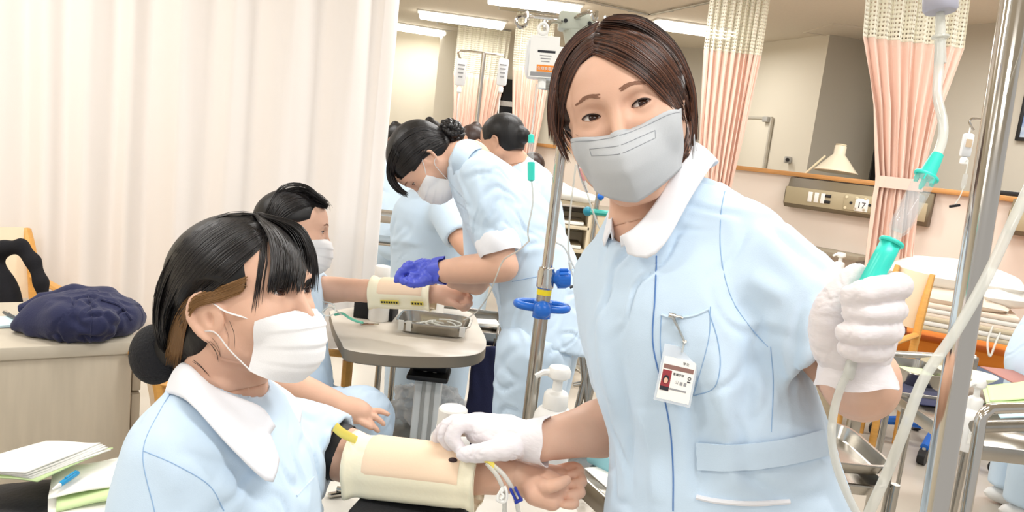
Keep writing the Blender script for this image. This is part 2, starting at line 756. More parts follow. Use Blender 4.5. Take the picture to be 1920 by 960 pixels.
XL, XR, YB, YF = -4.2, 4.6, -3.0, 12.4
struct(MB().box(((XL + XR) / 2, (YB + YF) / 2, -0.05), (XR - XL, YF - YB, 0.1)).build('floor', M_floor))
ceil = struct(MB().box(((XL + XR) / 2, (YB + YF) / 2, CEIL + 0.05), (XR - XL, YF - YB, 0.1)).build('ceiling', M_ceil))


def wall(name, a, b, z0, z1, th, m):
    a, b = V3(a), V3(b)
    u = unit(np.r_[b - a, 0])
    n = np.array([-u[1], u[0], 0])
    c = np.r_[(a + b) / 2, (z0 + z1) / 2] + n * th / 2
    L = np.linalg.norm(b - a)
    return struct(MB().box(c, (L, th, z1 - z0), (u, n, (0, 0, 1))).build(name, m))


wall('wall_far', (XL, 11.6), (1.6, 11.6), 0, CEIL, 0.1, M_wall)
struct(MB().box((-0.92, 11.3, CEIL / 2), (0.9, 0.6, CEIL)).build('wall_pillar', M_wall))
wall('wall_left', (XL, YB), (XL, 11.6), 0, CEIL, 0.1, M_wall)

# right side: half wall carrying the bed-head consoles, upper walls behind it
LA, LB = at(1000, 300, 8.8)[:2], at(2300, 400, 4.75)[:2]
LB = LA + (LB - LA) * 1.35
wall('wall_half', LA, LB, 0, 1.375, 0.16, M_wall_low)
_u = unit(LB - LA)
_n = np.array([-_u[1], _u[0]])
struct(MB().box(np.r_[(LA + LB) / 2 + _n * 0.07, 1.392], (np.linalg.norm(LB - LA), 0.24, 0.04), (np.r_[_u, 0], np.r_[_n, 0], (0, 0, 1)), 0.006).build('trim_1', M_wood_trim))


def onwall(px, z, off=0.0, A=LA, B=LB):
    """point on a vertical plane through A, B seen in the column px at height z"""
    u = unit(B - A)
    n = np.array([-u[1], u[0]])
    lo, hi = 0.0, np.linalg.norm(B - A) * 1.3
    for _ in range(50):
        m = (lo + hi) / 2
        q = A + u * m - n * off
        if pix((q[0], q[1], z))[0] < px:
            lo = m
        else:
            hi = m
    return np.array([q[0], q[1], z])


K0 = at(1556, 64, 7.7)[:2]
K1 = at(1425, 76, 8.75)[:2]
K2 = at(1735, 64, 7.9)[:2]
wall('wall_right_far', K1 + (K1 - K0) * 1.2, K0, 0, CEIL, 0.1, M_wall)
wall('wall_right_pier', K0, K2, 0, CEIL, 0.1, M_wall_shaded)
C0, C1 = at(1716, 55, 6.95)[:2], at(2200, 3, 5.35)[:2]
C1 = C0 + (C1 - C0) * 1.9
wall('wall_right', C0, C1, 1.0, CEIL, 0.1, M_wall_shaded)
wall('wall_right_return', K2 + (K2 - C0) * 0.0, C0, 0, CEIL, 0.06, M_wall_shaded)

# ---------------------------------------------------------------- people: materials
M_skin = mat('skin', (223, 180, 156), 0.48, bump=0.05, bscale=420, var=0.035, vscale=22, sss=0.12, spec=0.35)
M_skin2 = mat('skin_tanned', (214, 168, 142), 0.5, bump=0.05, bscale=420, var=0.035, vscale=22, sss=0.10, spec=0.35)
M_lip = mat('lip', (190, 110, 104), 0.4)
M_eye = mat('eye_white', (232, 226, 222), 0.12)
M_iris = mat('iris_brown', (52, 30, 22), 0.08)
M_lash = mat('eyelash_dark', (38, 24, 20), 0.6)
M_brow = mat('eyebrow_hair', (150, 112, 92), 0.7)
M_hair_k = [mat('hair_black_%s' % n, c, r, spec=0.5) for n, c, r in (('a', (14, 12, 13), 0.3), ('b', (22, 19, 20), 0.34), ('c', (34, 30, 30), 0.38))]
M_hair_b = [mat('hair_brown_%s' % n, c, r, spec=0.45) for n, c, r in (('a', (48, 29, 22), 0.32), ('b', (74, 45, 33), 0.36), ('c', (104, 66, 48), 0.4))]
M_hair_cap_k = mat('hair_cap_black', (15, 13, 14), 0.46, bump=0.5, bscale=60, stretch=(1, 1, 0.15))
M_hair_cap_b = mat('hair_cap_brown', (48, 30, 24), 0.42, bump=0.5, bscale=60, stretch=(1, 1, 0.15))
M_hair_gold = mat('hair_bleached_streak', (128, 92, 52), 0.42)
M_tunic = mat('uniform_pale_blue', (205, 226, 245), 0.72, bump=0.12, bscale=900, var=0.012, vscale=5, sheen=0.15, spec=0.25)
M_tunic_seam = mat('uniform_seam', (150, 182, 218), 0.8)
M_piping = mat('uniform_blue_piping', (88, 128, 186), 0.7)
M_collar = mat('collar_white', (240, 242, 248), 0.7, bump=0.1, bscale=900, spec=0.25)
M_mask_w = mat('mask_white', (243, 243, 244), 0.75, bump=0.1, bscale=700, spec=0.25)
M_mask_g = mat('mask_grey', (192, 196, 200), 0.75, bump=0.08, bscale=700, spec=0.25)
M_mask_stitch = mat('mask_stitch', (150, 155, 162), 0.8)
M_glove_w = mat('glove_white_latex', (234, 228, 230), 0.45, bump=0.22, bscale=75, sss=0.05, stretch=(1, 1, 2.2))
M_glove_b = mat('glove_blue_nitrile', (84, 98, 212), 0.42, bump=0.25, bscale=70)
M_navy = mat('navy_cloth', (30, 34, 70), 0.85, bump=0.3, bscale=260, sheen=0.1, var=0.06, vscale=10)
M_shoe = mat('white_shoe', (238, 238, 236), 0.5)


class Head:
    """a head's own frame: x to the person's right, y to the front, z up, origin midway between the ears at eye level"""

    def __init__(s, px, py, d, yaw, pitch, tilt, scale=1.0, anchor=(0, 0.088, 0)):
        y, p, t = (math.radians(a) for a in (yaw, pitch, tilt))
        s.F = math.cos(p) * (math.sin(y) * CR - math.cos(y) * CF) + math.sin(p) * CU
        u = math.cos(t) * CU + math.sin(t) * CR
        s.U = unit(u - (u @ s.F) * s.F)
        s.R = np.cross(s.F, s.U)
        s.k = scale
        s.ax = (s.R, s.F, s.U)
        s.O = at(px, py, d) - scale * (anchor[0] * s.R + anchor[1] * s.F + anchor[2] * s.U)

    def L(s, x, y, z):
        return s.O + s.k * (x * s.R + y * s.F + z * s.U)

    def Ls(s, P):
        return s.O + s.k * (np.asarray(P, float) @ np.array(s.ax))

    def inv(s, P):
        return (np.asarray(P, float) - s.O) @ np.array(s.ax).T / s.k


EYE_X, EYE_Y, EYE_R = 0.0315, 0.0705, 0.0125


def head_field(F, H, face=True, lid=0.0040, ears=True, ear_dy=0.0, ear_dz=0.0, ear_s=1.0):
    L, ax, q = H.L, H.ax, H.k
    e = lambda c, r, k=0.0, op='u', a=ax: F.ell(L(*c), np.array(r) * q, a, k * q, op)
    c = lambda a, b, r1, r2, k=0.0, op='u', **kw: F.cap(L(*a), L(*b), r1 * q, r2 * q, k * q, op, **kw)
    e((0, -0.014, 0.030), (0.0745, 0.094, 0.080))
    e((0, 0.026, -0.012), (0.0640, 0.062, 0.082), 0.03)
    e((0, 0.040, 0.040), (0.060, 0.046, 0.045), 0.03)                    # forehead
    for x in (-1, 1):
        c((x * 0.046, 0.005, -0.058), (x * 0.016, 0.062, -0.097), 0.021, 0.017, 0.022)   # jaw
        c((x * 0.056, 0.0, -0.02), (x * 0.046, 0.005, -0.058), 0.018, 0.020, 0.02)
        e((x * 0.039, 0.054, -0.033), (0.026, 0.026, 0.030), 0.022)      # cheek
    e((0, 0.060, -0.092), (0.024, 0.022, 0.020), 0.02)                   # chin
    e((0, 0.062, -0.066), (0.030, 0.026, 0.026), 0.02)                   # muzzle
    e((0, 0.074, 0.017), (0.044, 0.014, 0.012), 0.02)                    # brow
    if face:
        c((0, 0.083, 0.004), (0, 0.102, -0.036), 0.0075, 0.0085, 0.012)  # nose
        for x in (-1, 1):
            e((x * 0.011, 0.091, -0.040), (0.0075, 0.010, 0.007), 0.008)
        e((0, 0.088, -0.062), (0.021, 0.006, 0.0045), 0.004)             # lips
        e((0, 0.086, -0.071), (0.019, 0.007, 0.005), 0.004)
        e((0, 0.096, -0.0665), (0.022, 0.012, 0.0008), 0.002, 's')
        for x in (-1, 1):
            e((x * EYE_X, 0.0905, 0.001), (0.019, 0.013, 0.0115), 0.012, 's')
            e((x * EYE_X, EYE_Y, 0.0), (EYE_R + 0.0022,) * 3, 0.006)     # lids
            ec = H.L(x * EYE_X, EYE_Y, 0)

            def slit(X, Y, Z, ec=ec, x=x):
                dx, dy, dz = X - ec[0], Y - ec[1], Z - ec[2]
                lx = (dx * H.R[0] + dy * H.R[1] + dz * H.R[2]) / q * x
                ly = (dx * H.F[0] + dy * H.F[1] + dz * H.F[2]) / q
                lz = (dx * H.U[0] + dy * H.U[1] + dz * H.U[2]) / q
                zc = 0.0004 + lx * 0.10
                hh = lid * (1 - (lx / 0.0128) ** 2)
                return np.maximum(np.abs(lz - zc) - hh, 0.006 - ly) * q
            F.op(slit, ec - 0.022, ec + 0.022, 0.0012 * q, 's')
    if ears:
        for x in (-1, 1):
            pts = [(0.068, 0.006, -0.026), (0.073, 0.006, -0.004), (0.080, -0.004, 0.009), (0.084, -0.018, 0.006),
                   (0.083, -0.025, -0.012), (0.078, -0.018, -0.030), (0.072, -0.006, -0.041), (0.067, 0.002, -0.038)]
            P = spline([L(x * (a + 0.35 * (ear_s - 1) * max(0, -b)), -0.004 + (b + 0.004) * ear_s + ear_dy, -0.016 + (z + 0.016) * ear_s + ear_dz) for a, b, z in pts], 20)
            F.chain(P, [0.0042 * q] * len(P), 0.003 * q)
            F.cap(L(x * (0.072 + 0.012 * (ear_s - 1)), ear_dy - 0.006, ear_dz - 0.016), L(x * (0.073 + 0.022 * (ear_s - 1)), ear_dy - 0.013 - 0.01 * (ear_s - 1), ear_dz - 0.004), 0.018 * q * ear_s, 0.015 * q * ear_s, 0.006 * q, 'u', H.R, 0.20)
            F.cap(L(x * 0.071, ear_dy - 0.004, ear_dz - 0.030), L(x * 0.071, ear_dy - 0.006, ear_dz - 0.038), 0.008 * q, 0.007 * q, 0.006 * q, 'u', H.R, 0.4)
            e((x * 0.083, ear_dy - 0.003, ear_dz - 0.018), (0.009, 0.007, 0.011), 0.004, 's')
    return F


def eyes(H, root, gaze=(0, 0, 0), lash=True):
    """eyeballs with irises and the lid lines, children of the person's body"""
    g = V3(gaze)
    for x in (-1, 1):
        c = H.L(x * EYE_X, EYE_Y, 0)
        eb = MB().sphere(c, EYE_R * H.k, 24, 16, H.ax).build('eyeball', M_eye, root)
        d = unit(H.F + g[0] * H.R + g[1] * H.U)
        m = MB()
        R = (EYE_R + 0.0003) * H.k
        prof = [(R * math.sin(a), R * math.cos(a)) for a in np.linspace(0.50, 0.001, 8)]
        m.lathe(prof, c, d, 20)
        ir = m.build('iris', M_iris, eb)
        if lash:
            up, lo = [], []
            for t in np.linspace(-1, 1, 13):
                lx = 0.0128 * t
                for arr, sg in ((up, 1), (lo, -1)):
                    z = 0.0004 + lx * 0.10 + sg * (0.0040 * (1 - t * t) + (0.0003 if sg > 0 else 0))
                    r = EYE_R + 0.0024
                    yy = math.sqrt(max(r * r - lx * lx - z * z, 1e-9))
                    arr.append(H.L(x * (EYE_X + lx), EYE_Y + yy, z))
            R1 = [0.0005 + 0.0007 * (1 - abs(t) ** 3) for t in np.linspace(-1, 1, 13)]
            MB().tube(up, np.array(R1) * H.k, 6).build('eyelash', M_lash, root)
            MB().tube(lo, np.array(R1) * 0.35 * H.k, 5).build('eyelash', M_brow, root)


def brow(H, root, bvh, z0=0.0215, m=None, n=80, thick=0.0055):
    for x in (-1, 1):
        mb = MB()
        for i in range(n):
            t = (i + 0.5) / n
            lx = 0.012 + 0.040 * t
            z = z0 + 0.006 * math.sin(min(t * 1.35, 1.0) * 2.4) - 0.004 * t
            w = thick * (1 - 0.6 * t)
            zz = z + rng.uniform(-0.5, 0.5) * w
            p = [H.L(x * (lx + s * 0.009), 0.10, zz + s * 0.0022) for s in (0, 0.5, 1)]
            p = [near(bvh, q, 0.0005) for q in p]
            mb.tube(p, [0.00035, 0.00042, 0.0002], 4)
        mb.build('eyebrow', m or M_brow, root)


def strands(mb_list, bvh, guides, n, off=0.002, w=0.0011, jit=3.0, m=16, dflt=1.0, mats=3, lift=0.002, tip=0.25, rs=None, flatter=0.5, maxd=0.05):
    """hair locks: guides are polylines of pixels laid on the surface below; locks run between neighbouring guides"""
    rs = rs or np.random.default_rng(11)
    G = []
    for g in guides:
        P = np.array([(a[0], a[1], 0.0) for a in g], float)
        G.append(spline(P, m)[:, :2])
    G = np.array(G)
    for i in range(n):
        s = rs.uniform(0, len(G) - 1) if len(G) > 1 else 0
        a = min(int(s), len(G) - 2) if len(G) > 1 else 0
        t = s - a
        P = G[a] * (1 - t) + G[a + 1] * t if len(G) > 1 else G[0].copy()
        P = P + np.linspace(0.4, 1.0, m)[:, None] * rs.normal(size=2) * jit + np.sin(np.linspace(0, rs.uniform(2, 6), m) + rs.uniform(0, 6))[:, None] * rs.normal(size=2) * jit * 0.35
        cut = m if rs.random() < 0.55 else int(m * rs.uniform(0.75, 1.0))
        o = off + rs.uniform(0, lift)
        hits = [hit(bvh, P[k, 0], P[k, 1], o) for k in range(cut)]
        deps = [None if h is None else (h - CC) @ CF for h in hits]
        first = next((x for x in deps if x is not None), None)
        first = dflt if first is None else first
        pts, d = [], first
        for k in range(cut):
            if deps[k] is not None:
                d = d + float(np.clip(deps[k] - d, -0.03, 0.03)) if k else deps[k]
            h = at(P[k, 0], P[k, 1], d)
            g = near(bvh, h)
            e = np.linalg.norm(h - g)
            if e > maxd:
                h = g + (h - g) * (maxd / e)
            pts.append(h)
        if len(pts) < 4:
            continue
        pts = np.array(pts)
        pts[1:-1] = (pts[:-2] + 2 * pts[1:-1] + pts[2:]) / 4
        r = w * rs.uniform(0.6, 1.3) * np.minimum(1, np.minimum(np.linspace(0.5, 6, len(pts)), np.linspace(5, tip, len(pts))))
        mb_list[int(rs.integers(0, mats))].tube(pts, r, 5, True, flat=flatter)
    return mb_list


def join_mbs(name, mbs, mats, parent):
    """several collectors, one mesh object with a material each"""
    mb = MB()
    mi_q, mi_p = [], []
    for i, b in enumerate(mbs):
        if not b.v:
            continue
        q = np.concatenate(b.f) if b.f else None
        mb.add(np.concatenate(b.v), q, b.p)
        mi_q += [i] * (len(q) if q is not None else 0)
        mi_p += [i] * len(b.p)
    return link_mesh(name, np.concatenate(mb.v), np.concatenate(mb.f), mats, parent, None, True, mb.p, mi_q + mi_p)


def hair_cap(H, h, face_cut=True, side=0.0, thick=0.012, nape=-0.085, bun=None, extra=None, line=0.078, ear_dy=0.0, ear_dz=0.0, ear_cut=(0.026, 0.028, 0.036)):
    """the hair's mass: skull blown up, hairline cut out"""
    q = H.k
    lo = H.O - 0.24 * q
    F = Field(lo, H.O + 0.24 * q, h)
    F.ell(H.L(0, -0.016, 0.030), (np.array([0.0745, 0.094, 0.080]) + thick) * q, H.ax)
    F.ell(H.L(0, -0.055, -0.03), np.array([0.058, 0.054, 0.075]) * q, H.ax, 0.03 * q)
    F.cut(H.L(0, 0, nape), -H.U, 0.01)
    if face_cut:
        F.ell(H.L(0, 0.120, line - 0.100), np.array([0.066, 0.085, 0.100]) * q, H.ax, 0.008 * q, 's')
        for x in (-1, 1):
            F.ell(H.L(x * 0.085, 0.045 + side * 0.3, -0.065 + side), np.array([0.05, 0.075, 0.075]) * q, H.ax, 0.008 * q, 's')
            F.ell(H.L(x * 0.09, ear_dy - 0.006, ear_dz - 0.016), np.array(ear_cut) * q, H.ax, 0.006 * q, 's')
    if extra:
        extra(F)
    if bun:
        c, r = bun
        F.ell(H.L(*c), np.array(r) * q, H.ax, 0.012 * q)
    return F.mesh(1)


def cloth(F, amp=0.003, sc=(18, 18, 7), seed=1, relax=2, pull=None, crease=0.0, cs=1.0):
    """a garment's mesh with soft folds"""
    v, q = F.mesh(relax)
    N = normals(v, q)
    d = noise3(v * np.array(sc), 1.0, seed) * amp + noise3(v * np.array(sc) * 2.3, 1.0, seed + 5) * amp * 0.4
    if crease:
        for k in range(2):
            w = v + 0.012 / cs * np.stack([noise3(v * 30 * cs, 1.0, seed + 20 + k + j) for j in range(3)], 1)
            c = noise3(w * cs * np.array([(42, 42, 17), (24, 24, 34)][k]), 1.0, seed + 11 + k)
            g = np.clip(noise3(v * 16 * cs, 1.0, seed + 30 + k) * 1.2 + 0.1, 0, 1)
            d = d - crease * g * (np.exp(-(c / 0.16) ** 2) - 0.5 * np.exp(-((np.abs(c) - 0.38) / 0.2) ** 2))
    if pull is not None:
        d = d + pull(v)
    return v + N * d[:, None], q


def fold(v, a, b, width, depth):
    """one crease (depth < 0) or ridge along the segment a-b, for cloth()'s pull"""
    a, b = V3(a), V3(b)
    ba = b - a
    t = np.clip(((v - a) @ ba) / (ba @ ba), 0, 1)
    d = np.linalg.norm(v - a - t[:, None] * ba, axis=1)
    return depth * np.exp(-(d / width) ** 2) * np.sin(np.pi * np.clip(t, 0.02, 0.98)) ** 0.5


def seam(bvh, pts, r, m, name, parent, off=0.0002, n=24, flat=None):
    """a stitched line lying on a garment, through pixels"""
    P = spline([(a[0], a[1], 0) for a in pts], n)
    Q = [hit(bvh, p[0], p[1], off) for p in P]
    Q = [x for x in Q if x is not None]
    if len(Q) < 3:
        return None
    keep = [Q[0]]
    for x in Q[1:]:
        if np.linalg.norm(x - keep[-1]) < 0.12:
            keep.append(x)
    return MB().tube(keep, r, 6, flat=flat).build(name, m, parent)


def join_vq(*vq):
    V, Q, n = [], [], 0
    for v, q in vq:
        V.append(v)
        Q.append(q + n)
        n += len(v)
    return np.concatenate(V), np.concatenate(Q)


def person(label, base, group=None):
    return thing('person', label, 'person', base, group)


def sec(l, r, dep):
    """a body section from the points seen at its two sides"""
    a, b = at(*l), at(*r)
    return ((a + b) / 2, (b - a) / 2, dep)


def off_face(P, bvh, gap=0.003):
    """lifts a mask's points clear of the face below"""
    for i in range(P.shape[0]):
        for j in range(P.shape[1]):
            loc, n, _, _ = bvh.find_nearest(Vector(P[i, j]))
            n, loc = np.array(n), np.array(loc)
            if (P[i, j] - loc) @ n < gap:
                P[i, j] = loc + n * gap
    for _ in range(2):
        P[1:-1, 1:-1] = (P[:-2, 1:-1] + P[2:, 1:-1] + P[1:-1, :-2] + P[1:-1, 2:] + 4 * P[1:-1, 1:-1]) / 8
    return P


def pleated_mask(H, parent, m, side=((0.066, 0.046, -0.026), (0.058, 0.034, -0.096)), ztop=-0.018, zbot=-0.128, pleats=3.0, ears=(1, -1), name='face_mask', bulge=0.0, ear_dy=0.0, ear_dz=0.0, bvh=None):
    """a pleated surgical mask on a head; side = upper and lower corner on the cheek"""
    P = []
    T = np.linspace(0, 1, 40)
    S = np.linspace(-1, 1, 33)
    (xa, ya, za), (xb, yb, zb) = side
    for t in T:
        row = []
        for s_ in S:
            a = abs(s_)
            yc = np.interp(t, [0, 0.10, 0.3, 0.6, 0.85, 1.0], [0.100, 0.117, 0.127, 0.125, 0.112, 0.086])
            yc -= bulge
            zc = ztop + (zbot - ztop) * t
            xs, ys, zs = xa + (xb - xa) * t, ya + (yb - ya) * t, za + (zb - za) * t
            xs -= 0.004 * math.sin(t * math.pi)
            w = a ** 2.2
            y = yc * (1 - w) + ys * w
            z = zc * (1 - a ** 1.7) + zs * a ** 1.7
            ph = (t * (pleats + 0.9)) % 1.0
            amp = 0.0055 * (1 - a ** 8) * (1 if 0.14 < t < 0.90 else 0)
            y += amp * (ph - 0.5)
            row.append(H.L(xs * math.sin(s_ * math.pi / 2), y, z))
        P.append(row)
    P = np.array(P)
    if bvh is not None:
        P = off_face(P, bvh)
    mk = MB().grid(P, 0.0012).build(name, m, parent)
    for x in ears:
        for (cx, cy, cz), ez in ((side[0], 0.004), (side[1], -0.036)):
            ez += ear_dz
            pts = [H.L(x * (cx - 0.001), cy + 0.002, cz), H.L(x * 0.0750, 0.022 + ear_dy, cz * 0.45 + ez * 0.55), H.L(x * 0.0785, 0.004 + ear_dy, ez), H.L(x * 0.076, -0.02 + ear_dy, ez * 0.8 - 0.006)]
            MB().tube(pts, 0.0026 * H.k, 6, res=14, flat=0.4).build('ear_loop', m, mk)
    return mk


def make_body(root, H, neck, secs, limbs, hres, bres, m, face=True, ears=True, lid=0.004, neck_r=0.05, n=9, ear_dy=0.0, ear_dz=0.0, ear_s=1.0):
    """head, neck, trunk and limbs of one person as one mesh; returns it and the head's own surface"""
    A = field_over([H.O], 0.20 * H.k, hres)
    pts = [neck] + [p for l in limbs for p in l[0]] + [c[0] + s * c[1] for c in secs for s in (-1, 1)]
    B = field_over(pts, 0.10, bres)
    for F in (A, B):
        F.cap(H.L(0, -0.022, -0.055), neck, neck_r, neck_r * 1.04, 0.0)
        F.cap(neck, secs[0][0] + secs[0][1] * 0.4, 0.05, 0.05, 0.03)
        F.cap(neck, secs[0][0] - secs[0][1] * 0.4, 0.05, 0.05, 0.03)
    head_field(A, H, face, lid, ears, ear_dy, ear_dz, ear_s)
    cp = H.L(0, -0.03, -0.128)
    A.cut(cp - H.U * 0.002, -H.U)
    B.loft(secs, 0.03, n=n)
    for p, r in limbs:
        B.chain(spline(p, 3 * len(p)), np.interp(np.linspace(0, len(p) - 1, 3 * len(p)), range(len(p)), r), 0.015 if max(r) > 0.0135 else 0.003)
    B.cut(cp, H.U, 0, cp - 0.07, cp + 0.16)
    hv = A.mesh(1)
    v, q = join_vq(hv, B.mesh(1))
    return link_mesh('body', v, q, m, root), bvh_of(*hv), hv


def make_tunic(root, secs, sleeves, res, hole=None, amp=0.002, seed=1, folds=(), m=None, extra=None, n=18, name='tunic', pad=0.11, relax=2, crease=0.004):
    """secs: trunk sections; sleeves: (shoulder, elbow, where it ends 0-1, radius at shoulder, radius at hem)"""
    pts = [c[0] + s * c[1] for c in secs for s in (-1, 1)] + [p for s in sleeves for p in (s[0], s[0] + (s[1] - s[0]) * s[2])]
    F = field_over(pts, pad, res)
    F.loft(secs, 0.02, n=n)
    for a, b, t, r0, r1 in sleeves:
        F.sleeve(a, b, t, r0, r1)
    if hole:
        F.cap(hole[0], hole[1], hole[2], hole[2] * 1.1, 0.004, 's')
    if extra:
        extra(F)
    pull = None
    if folds:
        b0 = bvh_of(*F.mesh(1))

        def pull(v):
            d = np.zeros(len(v))
            for a, b, w, h in folds:
                ia = hit(b0, a[0], a[1]) if len(a) == 2 else V3(a)
                ib = hit(b0, b[0], b[1]) if len(b) == 2 else V3(b)
                if ia is not None and ib is not None:
                    d += fold(v, ia, ib, w, h)
            return d
    v, q = cloth(F, amp, (16, 16, 6), seed, relax, pull, crease)
    return link_mesh(name, v, q, m or M_tunic, root), bvh_of(v, q)


def make_collar(parent, stn, inn, out, m=None, n=46, th=0.002, lift=0.008, closed=False, name='collar'):
    """a folded collar from three curves: foot of the stand, fold, outer edge"""
    cl = (lambda L: list(L) + [L[0]]) if closed else (lambda L: list(L))
    I, O, S_ = spline(cl(inn), n), spline(cl(out), n), spline(cl(stn), n)
    rows = [S_ * (1 - t) + I * t for t in np.linspace(0, 1, 5)]
    up = unit(-CF * 0.5 + CU * 0.85)
    rows += [I * (1 - t) + O * t + math.sin(t * math.pi) * lift * up for t in np.linspace(0, 1, 12)[1:]]
    return MB().grid(np.array(rows)[:, ::-1], th).build(name, m or M_collar, parent, smooth=True)


def make_hand(parent, name, palm, fingers, res, m, k=0.004, wob=0.0006, seed=3):
    """palm: list of (points, radii) capsules; fingers: list of (four joints, four radii)"""
    pts = [p for c in palm + fingers for p in c[0]]
    F = field_over(pts, 0.035, res)
    for p, r in palm:
        F.chain(p, r, 0.014)
    for p, r in fingers:
        F.chain(spline(p, 10), np.interp(np.linspace(0, len(r) - 1, 10), range(len(r)), r), k)
    v, q = F.mesh(1)
    if wob:
        v, q = cloth(F, wob, (120, 120, 150), seed, 1, None, wob * 1.5, 3.5)
    if name is None:
        return v, q
    return link_mesh(name, v, q, m, parent)


def cuff_ring(parent, a, b, radii, m, name='glove_cuff', n=36, wob=0.04, ry=1.0, th=0.001):
    uu, vv, ww = frame(b - a)
    ps = []
    for i, r in enumerate(radii):
        an = np.linspace(0, 2 * math.pi, n, endpoint=False)
        w = 1 + wob * np.sin(an * 5 + i) + wob * 0.7 * np.sin(an * 8 + 2 * i)
        ps.append(a + (b - a) * i / (len(radii) - 1) + (r * np.cos(an) * w)[:, None] * uu + (r * ry * np.sin(an) * w)[:, None] * vv + (np.sin(an * 4 + i) * wob * 0.05)[:, None] * ww)
    return MB().grid(np.array(ps), th, wrap=True).build(name, m, parent)


def patch(bvh, top, bot, off, name, m, parent, rows=6, cols=26, th=0.0015):
    """a cloth piece laid over a garment between two lines of pixels"""
    A = spline([(a[0], a[1], 0) for a in top], cols)
    B = spline([(a[0], a[1], 0) for a in bot], cols)
    P = []
    for t in np.linspace(0, 1, rows):
        row = []
        for i in range(cols):
            p = A[i] * (1 - t) + B[i] * t
            h_ = hit(bvh, p[0], p[1], off)
            row.append(h_ if h_ is not None else (row[-1] if row else at(p[0], p[1], 1.0)))
        P.append(row)
    P = np.array(P)
    for _ in range(2):
        P[:, 1:-1] = (P[:, :-2] + 2 * P[:, 1:-1] + P[:, 2:]) / 4
    return MB().grid(P[:, ::-1], th).build(name, m, parent)


def sec_c(px, py, d, half, lat, dep):
    """a body section from its centre, half width along the lateral axis and half depth"""
    return (at(px, py, d), unit(lat) * half, dep)

# ---------------------------------------------------------------- the standing nurse who holds the drip chamber
nb = at(1360, 900, 1.08)
P1 = person('standing student nurse with brown hair, grey mask and badge gripping a teal drip connector', (nb[0], nb[1], 0))
H1 = Head(1153, 207, 0.965, -17, -3, -14, 1.06)


def nurse_body():
    sh_r, el_r, wr_r = at(1135, 520, 1.14), at(1195, 788, 1.24), at(1010, 828, 1.12)
    sh_l, el_l, wr_l = at(1396, 482, 1.035), at(1615, 722, 0.945), at(1605, 690, 0.80)
    neck = at(1228, 425, 1.075)
    A = Field(H1.O - 0.17, H1.O + 0.20, 0.0017)
    B = field_over([sh_r, el_r, wr_r, sh_l, el_l, wr_l, neck, at(930, 822, 1.13), at(1190, 1100, 1.2), at(1590, 1100, 1.06), H1.L(0, -0.03, -0.12)], 0.12, 0.005)
    for F in (A, B):
        F.cap(H1.L(0, -0.020, -0.055), neck, 0.050, 0.052, 0.0)
        F.cap(neck, (sh_r + neck) / 2 + [0, 0, -0.02], 0.05, 0.05, 0.04)
        F.cap(neck, neck * 0.6 + sh_l * 0.4 + [0, 0, -0.025], 0.05, 0.042, 0.03)
    head_field(A, H1)
    A.cut(H1.L(0, -0.03, -0.135), -H1.U)
    B.loft([sec((1190, 480, 1.12), (1360, 430, 1.05), 0.045), sec((1170, 610, 1.12), (1400, 590, 1.05), 0.06),
            sec((1220, 800, 1.12), (1450, 800, 1.05), 0.06), sec((1230, 960, 1.14), (1500, 960, 1.06), 0.07), sec((1230, 1080, 1.16), (1520, 1080, 1.08), 0.07)], 0.03, n=9)
    B.chain([sh_r, el_r], [0.048, 0.040], 0.03)
    B.chain([el_r, el_r * 0.6 + wr_r * 0.4, wr_r], [0.041, 0.043, 0.029], 0.015)
    B.chain([wr_r, at(940, 822, 1.13)], [0.027, 0.02], 0.01)
    B.chain([sh_l, el_l], [0.044, 0.042], 0.03)
    B.chain([el_l, el_l * 0.6 + wr_l * 0.4, wr_l], [0.043, 0.042, 0.024], 0.015)
    B.chain([wr_l, at(1605, 650, 0.80)], [0.022, 0.018], 0.01)
    B.cut(H1.L(0, -0.03, -0.133), H1.U, 0, H1.L(0, -0.03, -0.133) - 0.08, H1.L(0, -0.03, -0.133) + 0.2)
    vq = [A.mesh(1), B.mesh(1)]
    v, q = join_vq(*vq)
    return link_mesh('body', v, q, M_skin, P1), vq[0]


body1, hv1 = nurse_body()
bvh_h1 = bvh_of(*hv1)
eyes(H1, body1, gaze=(-0.28, 0.04, 0))
brow(H1, body1, bvh_h1, 0.0205, M_brow, 110, 0.0065)

# hair
cv, cq = hair_cap(H1, 0.003, line=0.084, thick=0.014, bun=((0, -0.105, -0.055), (0.036, 0.03, 0.045)))
hair1 = link_mesh('hair', cv, cq, M_hair_cap_b, P1)
bvh_c1 = bvh_of(*join_vq((cv, cq), hv1))
ms = [MB(), MB(), MB()]
part = (1112, 62)
# crown and the long sweep from the parting over the temple to the ear
strands(ms, bvh_c1, [[(1112, 100), (1140, 110), (1195, 140), (1240, 180), (1268, 205)],
                     [(1113, 78), (1160, 90), (1220, 130), (1262, 180), (1285, 225)],
                     [(1118, 55), (1180, 66), (1240, 110), (1282, 170), (1298, 240)],
                     [(1130, 38), (1190, 42), (1255, 88), (1292, 160), (1302, 262)],
                     [(1150, 28), (1205, 32), (1268, 84), (1302, 165), (1306, 262)]], 360, w=0.0014, jit=2.5, maxd=0.022)
strands(ms, bvh_c1, [[(1112, 98), (1094, 112), (1074, 145), (1060, 190), (1050, 262)],
                     [(1112, 78), (1086, 94), (1058, 135), (1044, 190), (1042, 275)],
                     [(1114, 58), (1080, 78), (1050, 122), (1036, 185), (1032, 262)],
                     [(1124, 38), (1085, 58), (1048, 105), (1032, 172), (1030, 250)]], 220, w=0.0013, jit=2.5, tip=0.1, maxd=0.035)
